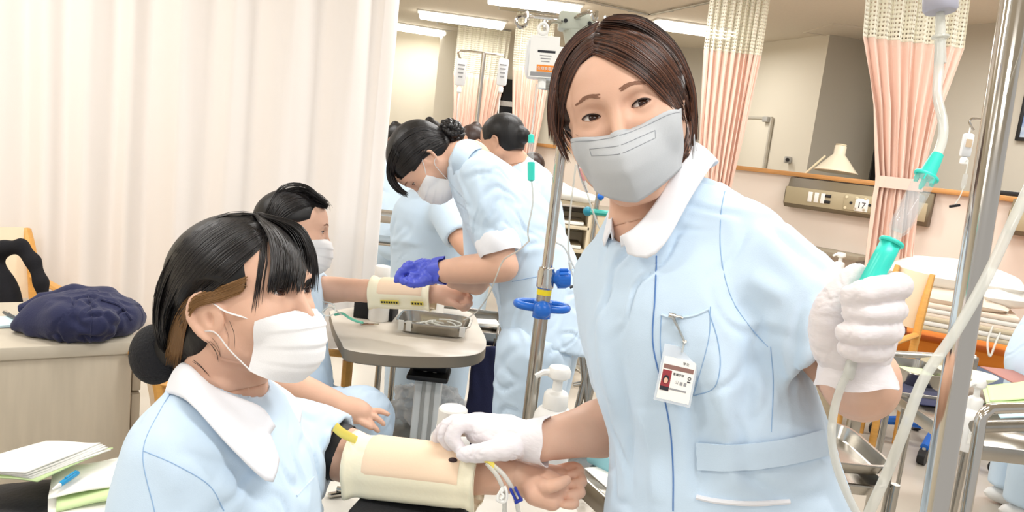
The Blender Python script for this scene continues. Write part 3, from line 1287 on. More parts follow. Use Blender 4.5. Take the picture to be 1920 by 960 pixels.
strands(ms, bvh_c1, [[(1048, 170), (1044, 215), (1056, 262), (1070, 304)], [(1040, 165), (1034, 215), (1042, 262), (1062, 306)],
                     [(1054, 180), (1056, 220), (1070, 246), (1086, 258)]], 44, w=0.0010, jit=1.6, tip=0.1, dflt=0.98)
strands(ms, bvh_c1, [[(1286, 190), (1290, 225), (1285, 262), (1262, 300)], [(1298, 200), (1303, 240), (1303, 275), (1292, 325)],
                     [(1284, 200), (1288, 235), (1284, 262), (1268, 296)]], 60, w=0.0012, jit=2.0, dflt=1.03, tip=0.1)
strands(ms, bvh_c1, [[(1302, 215), (1306, 250), (1304, 290), (1312, 318)]], 3, w=0.0006, jit=2, dflt=1.03)
join_mbs('hair_locks', ms, M_hair_b, hair1)

# face mask: grey, folded along a centre ridge
def ridge_mask(H, parent, m):
    P, S, T = [], np.linspace(-1, 1, 41), np.linspace(0, 1, 25)
    for t in T:
        yc = np.interp(t, [0, 0.15, 0.35, 0.6, 0.85, 1], [0.104, 0.119, 0.128, 0.127, 0.113, 0.096])
        zc = -0.030 - 0.086 * t
        xs, ys, zs = 0.0735 - 0.016 * t, 0.022 + 0.010 * t, -0.010 - 0.074 * t
        row = []
        for s_ in S:
            a = abs(s_)
            x = xs * (0.7 * s_ + 0.3 * math.sin(s_ * math.pi / 2))
            b = 0.58 * a + 0.42 * a * a
            bul = (0.004 + 0.010 * math.sin(t * math.pi)) * math.sin(a * math.pi)
            row.append(H.L(x, yc * (1 - b) + ys * b + bul, zc * (1 - a ** 1.25) + zs * a ** 1.25))
        P.append(row)
    P = off_face(np.array(P), bvh_h1)
    mk = MB().grid(P, 0.0014).build('face_mask', m, parent, smooth=True)
    # stitch lines: below the top edge, and the nose-strip box
    def line(uv, r=0.00045):
        Q = []
        for s_, t in uv:
            i, j = t * 24, (s_ + 1) * 20
            i0, j0 = min(int(i), 23), min(int(j), 39)
            a, b = i - i0, j - j0
            p = (P[i0, j0] * (1 - a) * (1 - b) + P[i0 + 1, j0] * a * (1 - b) + P[i0, j0 + 1] * (1 - a) * b + P[i0 + 1, j0 + 1] * a * b)
            Q.append(p + H.F * 0.0004)
        MB().tube(Q, r, 5).build('stitching', M_mask_stitch, mk)
    line([(s_, 0.06) for s_ in np.linspace(-0.95, 0.95, 40)])
    for a, b in ((0.02, 0.52),):
        for sg in (-1, 1):
            line([(sg * s_, 0.20) for s_ in np.linspace(0.02, 0.52, 12)])
            line([(sg * s_, 0.32) for s_ in np.linspace(0.02, 0.52, 12)])
            line([(sg * 0.52, t) for t in (0.20, 0.24, 0.28, 0.32)])
    for x in (-1, 1):
        for z0, z1 in ((-0.012, 0.006), (-0.082, -0.040)):
            MB().tube([H.L(x * 0.070, 0.022, z0), H.L(x * 0.077, 0.0, z0 * 0.5 + z1 * 0.5), H.L(x * 0.080, -0.016, z1), H.L(x * 0.078, -0.026, z1 * 0.7)], 0.0016, 6, res=12).build('ear_loop', m, mk)
    return mk


ridge_mask(H1, P1, M_mask_g)

# tunic
sh_r, el_r = at(1150, 525, 1.14), at(1192, 790, 1.24)
sh_l, el_l = at(1402, 468, 1.03), at(1615, 722, 0.945)
F = field_over([sh_r, el_r, sh_l, el_l, at(1165, 400, 1.12), at(1140, 1120, 1.18), at(1640, 1120, 1.04)], 0.13, 0.0045)
F.loft([sec((1170, 425, 1.11), (1290, 392, 1.06), 0.058), sec((1130, 470, 1.13), (1392, 398, 1.04), 0.076),
        sec((1118, 545, 1.15), (1440, 484, 1.02), 0.103), sec((1116, 610, 1.15), (1470, 585, 1.01), 0.120),
        sec((1130, 700, 1.15), (1498, 690, 1.01), 0.118), sec((1158, 800, 1.15), (1540, 800, 1.01), 0.112),
        sec((1162, 880, 1.155), (1562, 880, 1.015), 0.125), sec((1150, 960, 1.16), (1592, 960, 1.02), 0.14), sec((1140, 1120, 1.18), (1640, 1120, 1.04), 0.15)], 0.02, n=22)
hm_l = sh_l * 0.29 + el_l * 0.71
F.sleeve(sh_l + [-0.01, 0, 0.006], el_l, 0.76, 0.062, 0.077, 0.024, 0.004)
F.sleeve(sh_r, el_r, 0.70, 0.060, 0.060, 0.03, 0.002)
# neck opening
F.cap(at(1215, 420, 1.06), H1.L(0, -0.02, -0.08), 0.055, 0.06, 0.004, 's')
F.ell(at(1165, 470, 1.0), (0.018, 0.03, 0.03), None, 0.01, 's')


def pull1(v):
    d = np.zeros(len(v))
    for a, b, w, h in (((1380, 560, .93), (1500, 700, .9), .012, -.010), ((1400, 520, .92), (1480, 560, .9), .014, .006), ((1440, 600, .9), (1520, 690, .88), .01, .005),
                       ((1330, 640, .93), (1380, 930, .95), .014, .009), ((1290, 700, .93), (1310, 940, .95), .014, -.009),
                       ((1420, 620, .93), (1400, 800, .93), .012, -.006), ((1370, 610, .93), (1360, 800, .93), .016, .006),
                       ((1130, 560, 1.08), (1150, 760, 1.07), .012, .006), ((1160, 600, 1.04), (1180, 900, 1.03), .014, -.006), ((1200, 760, 1.0), (1230, 950, 1.0), .014, .006),
                       ((1430, 440, .95), (1530, 560, .9), .016, .006), ((1450, 430, .96), (1520, 480, .93), .010, -.004)):
        ia, ib = hit(bv0, a[0], a[1], dflt=a[2]), hit(bv0, b[0], b[1], dflt=b[2])
        d += fold(v, ia, ib, w, h * 1.5)
    return d


_v, _q = F.mesh(1)
bv0 = bvh_of(_v, _q)
tv, tq = cloth(F, 0.0022, (16, 16, 6), 3, 2, pull1, 0.0045)
tunic1 = link_mesh('tunic', tv, tq, M_tunic, P1)
bt1 = bvh_of(tv, tq)
seam(bt1, [(1231, 480), (1228, 560), (1224, 640), (1240, 720), (1256, 800), (1262, 880), (1262, 958)], 0.0010, M_piping, 'placket_edge', tunic1, 0.0003, 40)
for pts in ([(1362, 345), (1352, 400), (1352, 480), (1372, 560), (1412, 620), (1440, 650)],
            [(1338, 322), (1370, 338), (1402, 350)],
            [(1332, 575), (1328, 640), (1300, 742)],
            [(1445, 650), (1450, 720), (1446, 810)]):
    seam(bt1, pts, 0.0007, M_tunic_seam, 'seam', tunic1, 0.0)
# breast pocket: stitched patch with a raised rim
seam(bt1, [(1240, 590), (1262, 596), (1300, 592), (1328, 580)], 0.0016, M_tunic, 'pocket_rim', tunic1, 0.0006)
seam(bt1, [(1328, 580), (1346, 640), (1350, 690), (1338, 728), (1302, 742)], 0.0008, M_tunic_seam, 'pocket_stitch', tunic1, 0)
seam(bt1, [(1240, 590), (1238, 640), (1242, 690)], 0.0008, M_tunic_seam, 'pocket_stitch', tunic1, 0)
# belt panel and the lower pockets, laid over the tunic
patch(bt1, [(1306, 828), (1380, 832), (1460, 824), (1540, 806)], [(1308, 880), (1380, 882), (1460, 874), (1550, 854)], 0.005, 'belt', M_tunic, tunic1)
seam(bt1, [(1306, 932), (1350, 940), (1420, 944), (1480, 940)], 0.0034, M_collar, 'pocket_rim', tunic1, 0.001)

# collar: stand and fall in one folded sheet, open at the throat
inn = [at(*a) for a in ((1162, 443, 1.000), (1192, 424, 0.985), (1228, 380, 0.985), (1262, 318, 1.005), (1292, 268, 1.045), (1282, 262, 1.10), (1225, 300, 1.15), (1178, 340, 1.14), (1152, 385, 1.09), (1146, 430, 1.03))]
out = [at(*a) for a in ((1176, 476, 0.985), (1214, 484, 0.965), (1250, 452, 0.958), (1296, 370, 0.975), (1338, 306, 1.025), (1340, 310, 1.14), (1250, 350, 1.20), (1160, 380, 1.19), (1128, 425, 1.13), (1132, 462, 1.05))]
stn = [at(*a) for a in ((1166, 462, 1.010), (1190, 452, 0.995), (1220, 425, 1.0), (1252, 375, 1.02), (1280, 330, 1.06), (1272, 325, 1.10), (1222, 350, 1.14), (1182, 385, 1.13), (1160, 415, 1.09), (1150, 450, 1.04))]
n = 46
I, O, S_ = spline(inn, n), spline(out, n), spline(stn, n)
rows = []
for t in np.linspace(0, 1, 5):
    rows.append(S_ * (1 - t) + I * t)
for t in np.linspace(0, 1, 12)[1:]:
    rows.append(I * (1 - t) + O * t + (math.sin(t * math.pi) * 0.0045) * np.array([unit(-CF * 0.6 + CU * 0.8)]))
MB().grid(np.array(rows)[:, ::-1], 0.002).build('collar', M_collar, tunic1, smooth=True)

# gloves
W = lambda *a: [at(*x) for x in a]
F = field_over(W((1540, 740, .80), (1690, 500, .80), (1540, 740, .73), (1690, 500, .73)), 0.035, 0.0021)
F.chain(W((1588, 560, .795), (1650, 556, .80)), [.021, .019], .01)
F.chain(W((1572, 610, .795), (1648, 606, .80)), [.022, .020], .02)
F.chain(W((1578, 660, .795), (1640, 650, .80)), [.022, .018], .02)
F.chain(W((1600, 630, .80), (1603, 668, .80)), [.032, .030], .02)
for J, R in (([(1652, 545, .80), (1684, 536, .752), (1636, 545, .727), (1596, 556, .735)], [.0125, .0135, .0130, .0115]),
             ([(1650, 582, .80), (1676, 582, .752), (1634, 586, .730), (1598, 586, .736)], [.0120, .0125, .0122, .0108]),
             ([(1646, 618, .80), (1670, 620, .756), (1622, 624, .732), (1586, 624, .738)], [.0120, .0122, .0120, .0105]),
             ([(1640, 652, .80), (1654, 656, .764), (1612, 660, .742), (1586, 654, .744)], [.0108, .0108, .0105, .0092])):
    F.chain(spline(W(*J), 10), np.interp(np.linspace(0, 3, 10), range(4), R), .0035)
F.chain(spline(W((1560, 650, .795), (1556, 590, .785), (1582, 545, .778), (1606, 514, .776)), 9), np.linspace(.021, .0115, 9), .008)
wr = at(1606, 716, .80)
ax_l = unit(at(1608, 735, .802) - at(1600, 640, .80))
v, q = F.mesh(2)
g1 = link_mesh('glove', *cloth(F, 0.0006, (120, 120, 200), 5, 1, None, 0.0008, 4.0), M_glove_w, P1)
ps = []
for i, (c, rx, ry) in enumerate((((1598, 668, .80), .034, .030), ((1602, 690, .80), .037, .032), ((1606, 712, .80), .0415, .036), ((1607, 722, .80), .043, .037))):
    c = at(*c)
    an = np.linspace(0, 2 * math.pi, 40, endpoint=False)
    wob = 1 + 0.03 * np.sin(an * 5 + i) + 0.02 * np.sin(an * 9 + 2 * i)
    ps.append(c + (rx * np.cos(an) * wob)[:, None] * CR + (ry * np.sin(an) * wob)[:, None] * (-CF) + (np.sin(an * 4 + i) * 0.002)[:, None] * CU)
MB().grid(np.array(ps), 0.001, wrap=True).build('glove_cuff', M_glove_w, g1)

F = field_over(W((810, 870, 1.09), (1030, 780, 1.19), (810, 780, 1.19), (1030, 870, 1.09)), 0.04, 0.0022)
F.chain(W((1000, 827, 1.122), (950, 820, 1.13), (905, 808, 1.135)), [.030, .029, .024], .012)
F.chain(W((950, 812, 1.15), (895, 800, 1.155)), [.022, .020], .02)
for J, R in (([(898, 800, 1.135), (862, 796, 1.12), (848, 822, 1.115), (868, 846, 1.12)], [.013, .0115, .0105, .0085]),
             ([(895, 796, 1.15), (850, 792, 1.145), (832, 815, 1.14), (846, 838, 1.14)], [.013, .0115, .0105, .0088]),
             ([(892, 798, 1.165), (842, 800, 1.165), (822, 818, 1.165), (828, 836, 1.165)], [.0125, .011, .010, .0085]),
             ([(893, 804, 1.18), (850, 806, 1.185), (826, 824, 1.185), (820, 834, 1.185)], [.0115, .010, .009, .008]),
             ([(958, 838, 1.10), (922, 846, 1.09), (892, 850, 1.095), (866, 852, 1.105)], [.019, .0145, .0125, .0095])):
    F.chain(spline(W(*J), 10), np.interp(np.linspace(0, 3, 10), range(4), R), .0045)
g2 = link_mesh('glove', *cloth(F, 0.0007, (120, 120, 120), 8, 1, None, 0.0011, 4.0), M_glove_w, P1)
ps = []
a0, b0 = at(985, 825, 1.125), at(1026, 828, 1.115)
uu, vv, ww = frame(b0 - a0)
for i, (t, r) in enumerate(((0, .030), (0.4, .0325), (0.8, .036), (1.0, .038))):
    an = np.linspace(0, 2 * math.pi, 36, endpoint=False)
    wob = 1 + 0.03 * np.sin(an * 5 + i) + 0.02 * np.sin(an * 8 + 2 * i)
    ps.append(a0 + (b0 - a0) * t + (r * np.cos(an) * wob)[:, None] * uu + (r * np.sin(an) * wob)[:, None] * vv + (np.sin(an * 4 + i) * 0.0025)[:, None] * ww)
MB().grid(np.array(ps), 0.001, wrap=True).build('glove_cuff', M_glove_w, g2)

# trousers and shoes, below the frame
lb = nb[:2]
F = Field([lb[0] - 0.25, lb[1] - 0.2, 0.03], [lb[0] + 0.3, lb[1] + 0.25, 0.95], 0.009)
for sx in (-0.09, 0.09):
    F.chain([(lb[0] + sx * 0.8 + .02, lb[1], 0.80), (lb[0] + sx + .02, lb[1], 0.45), (lb[0] + sx + .02, lb[1] + 0.02, 0.06)], [0.10, 0.075, 0.065], 0.02)
F.cut((0, 0, 0.06), (0, 0, -1))
link_mesh('trousers', *F.mesh(1), M_tunic, P1)
for sx in (-0.09, 0.09):
    MB().sphere((lb[0] + sx + .02, lb[1] - 0.05, 0.035), (0.045, 0.125, 0.035), 16, 10).build('shoe', M_shoe, P1)

# ---------------------------------------------------------------- the seated student in front
sb = at(420, 1000, 1.12)
P2 = person('seated student with netted black bun and full bangs, arm stretched out under the cream pad', (sb[0], sb[1], 0))
H2 = Head(558, 546, 1.03, 70, 6, -3, 0.98)
ED = dict(ear_dy=0.004, ear_dz=-0.008)
LAT2 = unit(at(560, 810, 1.26) - at(320, 850, 0.95))
nk2 = at(415, 728, 1.08)
sh2f, el2f, wr2f = at(548, 815, 1.24), at(690, 868, 1.215), at(972, 893, 1.135)
sh2n, el2n = at(338, 868, 0.965), at(282, 1110, 0.95)
secs2 = [sec_c(412, 760, 1.085, 0.075, LAT2, 0.05), sec_c(410, 830, 1.085, 0.13, LAT2, 0.075), sec_c(412, 930, 1.085, 0.13, LAT2, 0.085),
         sec_c(410, 1060, 1.09, 0.12, LAT2, 0.09), sec_c(410, 1200, 1.12, 0.13, LAT2, 0.10)]
HAND2 = dict(
    palm=[([wr2f, at(1012, 912, 1.125), at(1040, 915, 1.12)], [.024, .024, .021]), ([at(1000, 890, 1.15), at(1045, 895, 1.155)], [.020, .018]), ([at(1005, 925, 1.10), at(1035, 940, 1.10)], [.018, .014])],
    fingers=[([at(1042, 884, 1.165), at(1076, 876, 1.16), at(1086, 886, 1.148), at(1066, 893, 1.140)], [.0092, .0084, .0080, .0068]),
             ([at(1044, 898, 1.150), at(1082, 894, 1.144), at(1090, 905, 1.131), at(1068, 910, 1.124)], [.0096, .0088, .0082, .0070]),
             ([at(1044, 914, 1.132), at(1080, 914, 1.125), at(1087, 925, 1.113), at(1066, 928, 1.107)], [.0094, .0086, .0080, .0068]),
             ([at(1040, 930, 1.116), at(1070, 934, 1.108), at(1076, 945, 1.099), at(1058, 946, 1.095)], [.0086, .0076, .0072, .0062]),
             ([at(1000, 908, 1.115), at(1024, 912, 1.088), at(1046, 908, 1.085), at(1062, 900, 1.095)], [.0150, .0108, .0092, .0072])])


def student_body():
    b, bv, hv = make_body(P2, H2, nk2, secs2, [([sh2f, el2f], [.045, .037]), ([el2f, el2f * .55 + wr2f * .45, wr2f], [.037, .035, .024]), ([sh2n, el2n], [.05, .04])], 0.0019, 0.005, M_skin, ear_s=1.28, **ED)
    hvq = make_hand(None, None, HAND2['palm'], HAND2['fingers'], 0.0019, M_skin, 0.0025, 0.0)
    me = b.data
    n0, q0 = len(me.vertices), len(me.polygons)
    v = np.zeros(n0 * 3)
    me.vertices.foreach_get('co', v)
    qq = np.zeros(q0 * 4, np.int32)
    me.loops.foreach_get('vertex_index', qq)
    V, Q = join_vq((v.reshape(-1, 3) + world_loc(P2), qq.reshape(-1, 4)), hvq)
    bpy.data.objects.remove(b)
    return link_mesh('body', V, Q, M_skin, P2), bv, hv


body2, bvh_h2, hv2 = student_body()
eyes(H2, body2, gaze=(-0.05, 0.08, 0))
bn = at(292, 664, 1.105)
cv, cq = hair_cap(H2, 0.003, thick=0.013, nape=-0.085, ear_cut=(0.040, 0.058, 0.052), extra=lambda F: F.cap(H2.L(0, -0.075, -0.03), bn + 0.012 * CR, 0.048, 0.026, 0.02), **ED)
hair2 = link_mesh('hair', cv, cq, M_hair_cap_k, P2)
MB().sphere(bn, (0.037, 0.034, 0.045), 24, 16, (CR, CF, CU)).build('bun_net', mat('bun_net_black', (16, 17, 24), 0.7, bump=0.6, bscale=330), hair2)
bvh_c2 = bvh_of(*join_vq((cv, cq), hv2))
ms = [MB(), MB(), MB()]
strands(ms, bvh_c2, [[(478, 402), (425, 400), (352, 440), (300, 520), (290, 600), (302, 650)],
                     [(482, 410), (430, 425), (365, 475), (318, 545), (300, 610), (312, 660)],
                     [(490, 430), (445, 455), (392, 500), (345, 555), (318, 610), (318, 660)],
                     [(500, 455), (462, 490), (415, 530), (365, 568), (335, 605), (322, 655)]], 420, w=0.0012, jit=3.0, off=0.001, lift=0.0015)
strands(ms, bvh_c2, [[(480, 402), (505, 440), (512, 490), (505, 546)], [(482, 402), (525, 440), (540, 490), (530, 548)], [(485, 402), (548, 430), (572, 480), (566, 545)],
                     [(486, 402), (562, 424), (590, 480), (596, 542)]], 460, w=0.0013, jit=3.5, off=0.007, lift=0.008, dflt=1.02, tip=0.15)
strands(ms, bvh_c2, [[(492, 425), (486, 480), (478, 540), (470, 590)], [(500, 440), (500, 490), (494, 530), (490, 570)]], 16, w=0.0007, jit=4, off=0.001, tip=0.1)
strands(ms, bvh_c2, [[(440, 585), (446, 610), (442, 640)], [(350, 690), (372, 702), (386, 716)]], 8, w=0.0005, jit=4, off=0.001, tip=0.1)
join_mbs('hair_locks', ms, M_hair_k, hair2)
ms = [MB()]
strands(ms, bvh_c2, [[(462, 520), (415, 540), (360, 560), (322, 615), (310, 665)], [(456, 540), (410, 556), (362, 572), (340, 615), (326, 690)], [(450, 548), (412, 562), (368, 572), (344, 600), (334, 672)]], 260, w=0.0011, jit=4, off=0.0025, mats=1)
ms[0].build('bleached_streak', M_hair_gold, hair2, smooth=True)
pleated_mask(H2, P2, M_mask_w, side=((0.062, 0.062, -0.034), (0.055, 0.036, -0.100)), ztop=-0.026, zbot=-0.128, bulge=0.011, bvh=bvh_h2, **ED)

ftun2 = [((330, 840), (420, 900), .012, -.006), ((300, 800), (330, 930), .012, .005), ((400, 900), (470, 960), .014, .006), ((440, 880), (520, 955), .012, -.005),
         ((560, 800), (600, 880), .010, .005), ((575, 780), (560, 850), .008, -.005)]
secs2t = [sec_c(420, 748, 1.085, 0.070, LAT2, 0.056), sec_c(424, 800, 1.085, 0.135, LAT2, 0.076), sec_c(424, 860, 1.085, 0.160, LAT2, 0.092), sec_c(424, 940, 1.085, 0.160, LAT2, 0.112),
          sec_c(424, 1060, 1.09, 0.155, LAT2, 0.118), sec_c(408, 1200, 1.12, 0.165, LAT2, 0.125)]
tun2, bt2 = make_tunic(P2, secs2t, [(sh2f, el2f, 0.58, 0.062, 0.062), (sh2n, el2n, 0.7, 0.066, 0.066)], 0.0045, (nk2 + [0, 0, -0.015], H2.L(0, -0.02, -0.08), 0.052), 0.0022, 4, ftun2)
seam(bt2, [(345, 700), (300, 770), (268, 850), (290, 960)], 0.0007, M_tunic_seam, 'seam', tun2, 0)
seam(bt2, [(268, 845), (330, 872), (392, 910), (420, 958)], 0.0007, M_tunic_seam, 'seam', tun2, 0)
seam(bt2, [(556, 930), (572, 912), (588, 895)], 0.0016, M_tunic, 'pocket_rim', tun2, 0.0006)
make_collar(tun2,
            [at(*a) for a in ((515, 800, 1.03), (490, 765, 1.015), (440, 745, 0.995), (385, 725, 1.0), (365, 715, 1.06), (400, 705, 1.14), (460, 715, 1.16), (505, 755, 1.12), (520, 795, 1.07))],
            [at(*a) for a in ((505, 815, 1.015), (470, 790, 0.990), (415, 745, 0.975), (360, 692, 0.995), (345, 680, 1.06), (392, 680, 1.16), (470, 700, 1.185), (512, 745, 1.13), (522, 790, 1.08))],
            [at(*a) for a in ((522, 862, 1.005), (505, 905, 0.968), (430, 838, 0.935), (352, 752, 0.945), (312, 735, 1.06), (370, 725, 1.21), (500, 720, 1.26), (562, 760, 1.18), (550, 830, 1.10))])
# black elastic band on the far upper arm
ab = at(632, 846, 1.227)
cuff_ring(P2, ab - unit(el2f - sh2f) * 0.012, ab + unit(el2f - sh2f) * 0.012, [0.046, 0.047, 0.047, 0.046], M_blackp, 'arm_band', wob=0.005)
# trousers, shoes and the chair she sits on, below the frame
thl = unit(np.r_[unit(at(700, 900, 1.1) - at(400, 900, 1.1))[:2], 0])
pel = np.array([sb[0], sb[1], 0.50])
F = Field([pel[0] - 0.3, pel[1] - 0.4, 0.03], [pel[0] + 0.65, pel[1] + 0.4, 0.75], 0.01)
lt = unit(np.r_[LAT2[:2], 0])
for s_ in (-0.09, 0.09):
    hp = pel + lt * s_ + [0, 0, 0.04]
    kn = hp + thl * 0.38 + [0, 0, 0.0]
    F.chain([hp, kn, np.r_[kn[:2] + thl[:2] * 0.03, 0.09]], [0.09, 0.07, 0.06], 0.03)
F.cut((0, 0, 0.08), (0, 0, -1))
link_mesh('trousers', *F.mesh(1), M_tunic, P2)
for s_ in (-0.09, 0.09):
    c = pel + lt * s_ + thl * 0.45
    MB().sphere((c[0], c[1], 0.04), (0.12, 0.045, 0.04), 16, 10, (thl, lt, (0, 0, 1))).build('shoe', M_shoe, P2)

# ---------------------------------------------------------------- the bent student with blue gloves
def S(*q):
    return [at(*x) for x in q]


kb = at(1010, 700, 2.15)
P3 = person('student with plaited dark bun and blue glove bending over the practice arm', (kb[0], kb[1], 0))
H3 = Head(775, 350, 2.12, -84, -70, 6, 0.90)
LAT3 = unit(CF + 0.10 * CR)                      # from her left side (near) to her right
nk3 = at(880, 302, 2.12)
sh3, el3, wr3 = at(905, 335, 1.99), at(944, 500, 1.95), at(822, 510, 2.06)
sh3b, el3b, wr3b = at(905, 360, 2.28), at(905, 520, 2.32), at(850, 525, 2.20)
secs3 = [sec_c(895, 325, 2.14, 0.10, LAT3, 0.055), sec_c(935, 385, 2.15, 0.14, LAT3, 0.085), sec_c(982, 470, 2.15, 0.13, LAT3, 0.09),
         sec_c(1010, 560, 2.15, 0.13, LAT3, 0.09), sec_c(1015, 640, 2.15, 0.14, LAT3, 0.10)]
body3, bvh_h3, hv3 = make_body(P3, H3, nk3, secs3, [([sh3, el3], [.044, .036]), ([el3, el3 * .5 + wr3 * .5, wr3], [.037, .036, .026]),
                                                    ([sh3b, el3b, wr3b], [.044, .036, .026])], 0.003, 0.006, M_skin, lid=0.0022)
eyes(H3, body3, gaze=(0, -0.3, 0))
brow(H3, body3, bvh_h3)
cv, cq = hair_cap(H3, 0.004, thick=0.012, nape=-0.06, line=0.080)
hair3 = link_mesh('hair', cv, cq, M_hair_cap_k, P3)
bvh_c3 = bvh_of(*join_vq((cv, cq), hv3))
ms = [MB(), MB(), MB()]
strands(ms, bvh_c3, [[(732, 300), (745, 262), (785, 238), (830, 250)], [(736, 318), (755, 282), (792, 256), (832, 256)], [(742, 330), (768, 302), (800, 276), (834, 262)],
                     [(752, 336), (775, 315), (798, 292), (836, 268)]], 220, w=0.0018, jit=2.0, off=0.001)
join_mbs('hair_locks', ms, M_hair_k, hair3)
ms = [MB(), MB(), MB()]
strands(ms, bvh_c3, [[(740, 275), (728, 305), (730, 338), (742, 355), (762, 369)], [(748, 290), (738, 318), (745, 345), (766, 364)], [(738, 268), (727, 300), (726, 332), (736, 352), (758, 371)]],
        60, w=0.0016, jit=2.0, off=0.004, lift=0.004, dflt=2.1, tip=0.15)
join_mbs('fringe', ms, M_hair_k, hair3)
mb = MB()                                        # plaited bun: a coil of fat locks
bc = at(847, 246, 2.12)
for i in range(3):
    for j in range(2):
        an = np.linspace(0, 2 * math.pi, 22)
        r = 0.026 - 0.012 * j
        wob = 0.008 * np.sin(an * 4 + i * 2.1)
        mb.tube([bc + (r + wob[k]) * (math.cos(a) * (CR * 0.9 - CU * 0.2) + math.sin(a) * CU * 0.85) - CF * (0.012 * math.cos(an[k] * 4 + i * 2.1) + 0.012 * j) for k, a in enumerate(an)], 0.0095, 8)
mb.tube(S((808, 256, 2.12), (826, 250, 2.12), (842, 248, 2.12)), [0.03, 0.022, 0.018], 12)
mb.build('plaited_bun', M_hair_k[1], hair3, smooth=True)
pleated_mask(H3, P3, M_mask_w, bulge=0.008, bvh=bvh_h3)

folds3 = [((890, 330), (915, 430), .014, .007), ((870, 380), (905, 430), .012, -.008), ((940, 340), (960, 430), .014, -.007), ((975, 360), (1040, 420), .014, .007),
          ((960, 420), (1040, 440), .012, -.007), ((965, 470), (1050, 470), .012, .006), ((960, 560), (1060, 530), .012, -.006), ((940, 590), (990, 650), .014, .007)]


def hem3(F):
    F.cut(at(1022, 640, 2.15), unit(-CU * 0.92 + CR * -0.30), 0.004)


tun3, bt3 = make_tunic(P3, [sec_c(872, 303, 2.13, 0.07, LAT3, 0.052), sec_c(892, 328, 2.14, 0.14, LAT3, 0.074), sec_c(938, 388, 2.15, 0.165, LAT3, 0.108), sec_c(984, 475, 2.15, 0.16, LAT3, 0.122),
                            sec_c(1014, 560, 2.15, 0.165, LAT3, 0.118), sec_c(1018, 640, 2.15, 0.18, LAT3, 0.126), sec_c(1015, 720, 2.15, 0.19, LAT3, 0.130)],
                       [(sh3, el3, 0.80, 0.060, 0.052), (sh3b, el3b, 0.8, 0.06, 0.055)], 0.0058, (nk3, H3.L(0, -0.02, -0.09), 0.053), 0.004, 9, folds3, extra=hem3)
ring = S((897, 440, 1.93), (932, 438, 1.93))
ca, cb = sh3 * .36 + el3 * .64, sh3 * .14 + el3 * .86
cuff_ring(tun3, ca, cb, [0.055, 0.0585, 0.0585, 0.058, 0.054], M_collar, 'rolled_cuff', wob=0.02, th=0.003)
seam(bt3, [(960, 528), (1000, 520), (1075, 505)], 0.0012, M_tunic_seam, 'seam', tun3, 0)
make_collar(tun3, S((868, 318, 2.05), (856, 300, 2.02), (862, 278, 2.05), (882, 275, 2.15), (890, 290, 2.22)),
            S((850, 330, 2.04), (846, 300, 2.0), (856, 268, 2.03), (880, 262, 2.15), (882, 285, 2.24)),
            S((872, 350, 2.03), (872, 312, 1.985), (890, 282, 2.01), (915, 280, 2.16), (905, 300, 2.26)), m=M_tunic, n=24)
g3 = make_hand(P3, 'glove', [([wr3, at(795, 508, 2.08)], [.030, .034]), ([at(800, 515, 2.06), at(780, 518, 2.06)], [.028, .026])],
               [(S((785, 498, 2.06), (765, 500, 2.05), (752, 512, 2.05), (745, 524, 2.05)), [.0125, .0115, .0105, .009]),
                (S((782, 506, 2.07), (762, 512, 2.07), (752, 520, 2.07), (750, 526, 2.07)), [.0125, .0115, .0105, .009]),
                (S((785, 520, 2.05), (772, 524, 2.04), (764, 526, 2.04), (756, 528, 2.04)), [.012, .011, .010, .009]),
                (S((800, 525, 2.04), (786, 530, 2.03), (775, 530, 2.03), (764, 530, 2.03)), [.014, .012, .0105, .009])], 0.0032, M_glove_b, 0.006, 0.0022)
cuff_ring(g3, at(812, 509, 2.065), at(832, 508, 2.055), [.034, .037, .039], M_glove_b, wob=0.07)
F = field_over([at(1015, 640, 2.15), np.array([kb[0], kb[1], 0.06])], 0.26, 0.009)
for s_, px in ((-0.085, -8), (0.085, 6)):
    hp = at(1012 + px, 650, 2.15) + LAT3 * s_
    ft = np.array([kb[0] - 0.02, kb[1], 0.10]) + LAT3 * s_ * 1.1
    F.chain([hp, hp * .5 + ft * .5, ft], [0.108, 0.082, 0.075], 0.02)
F.cut((0, 0, 0.09), (0, 0, -1))
v, q = cloth(F, 0.004, (14, 14, 5), 4, 1, None, 0.006)
link_mesh('trousers', v, q, M_tunic, P3)
for s_ in (-0.1, 0.1):
    c = np.array([kb[0] - 0.06, kb[1], 0.045]) + LAT3 * s_
    MB().sphere((c[0], c[1], 0.045), (0.125, 0.045, 0.045), 16, 10).build('shoe', M_shoe, P3)

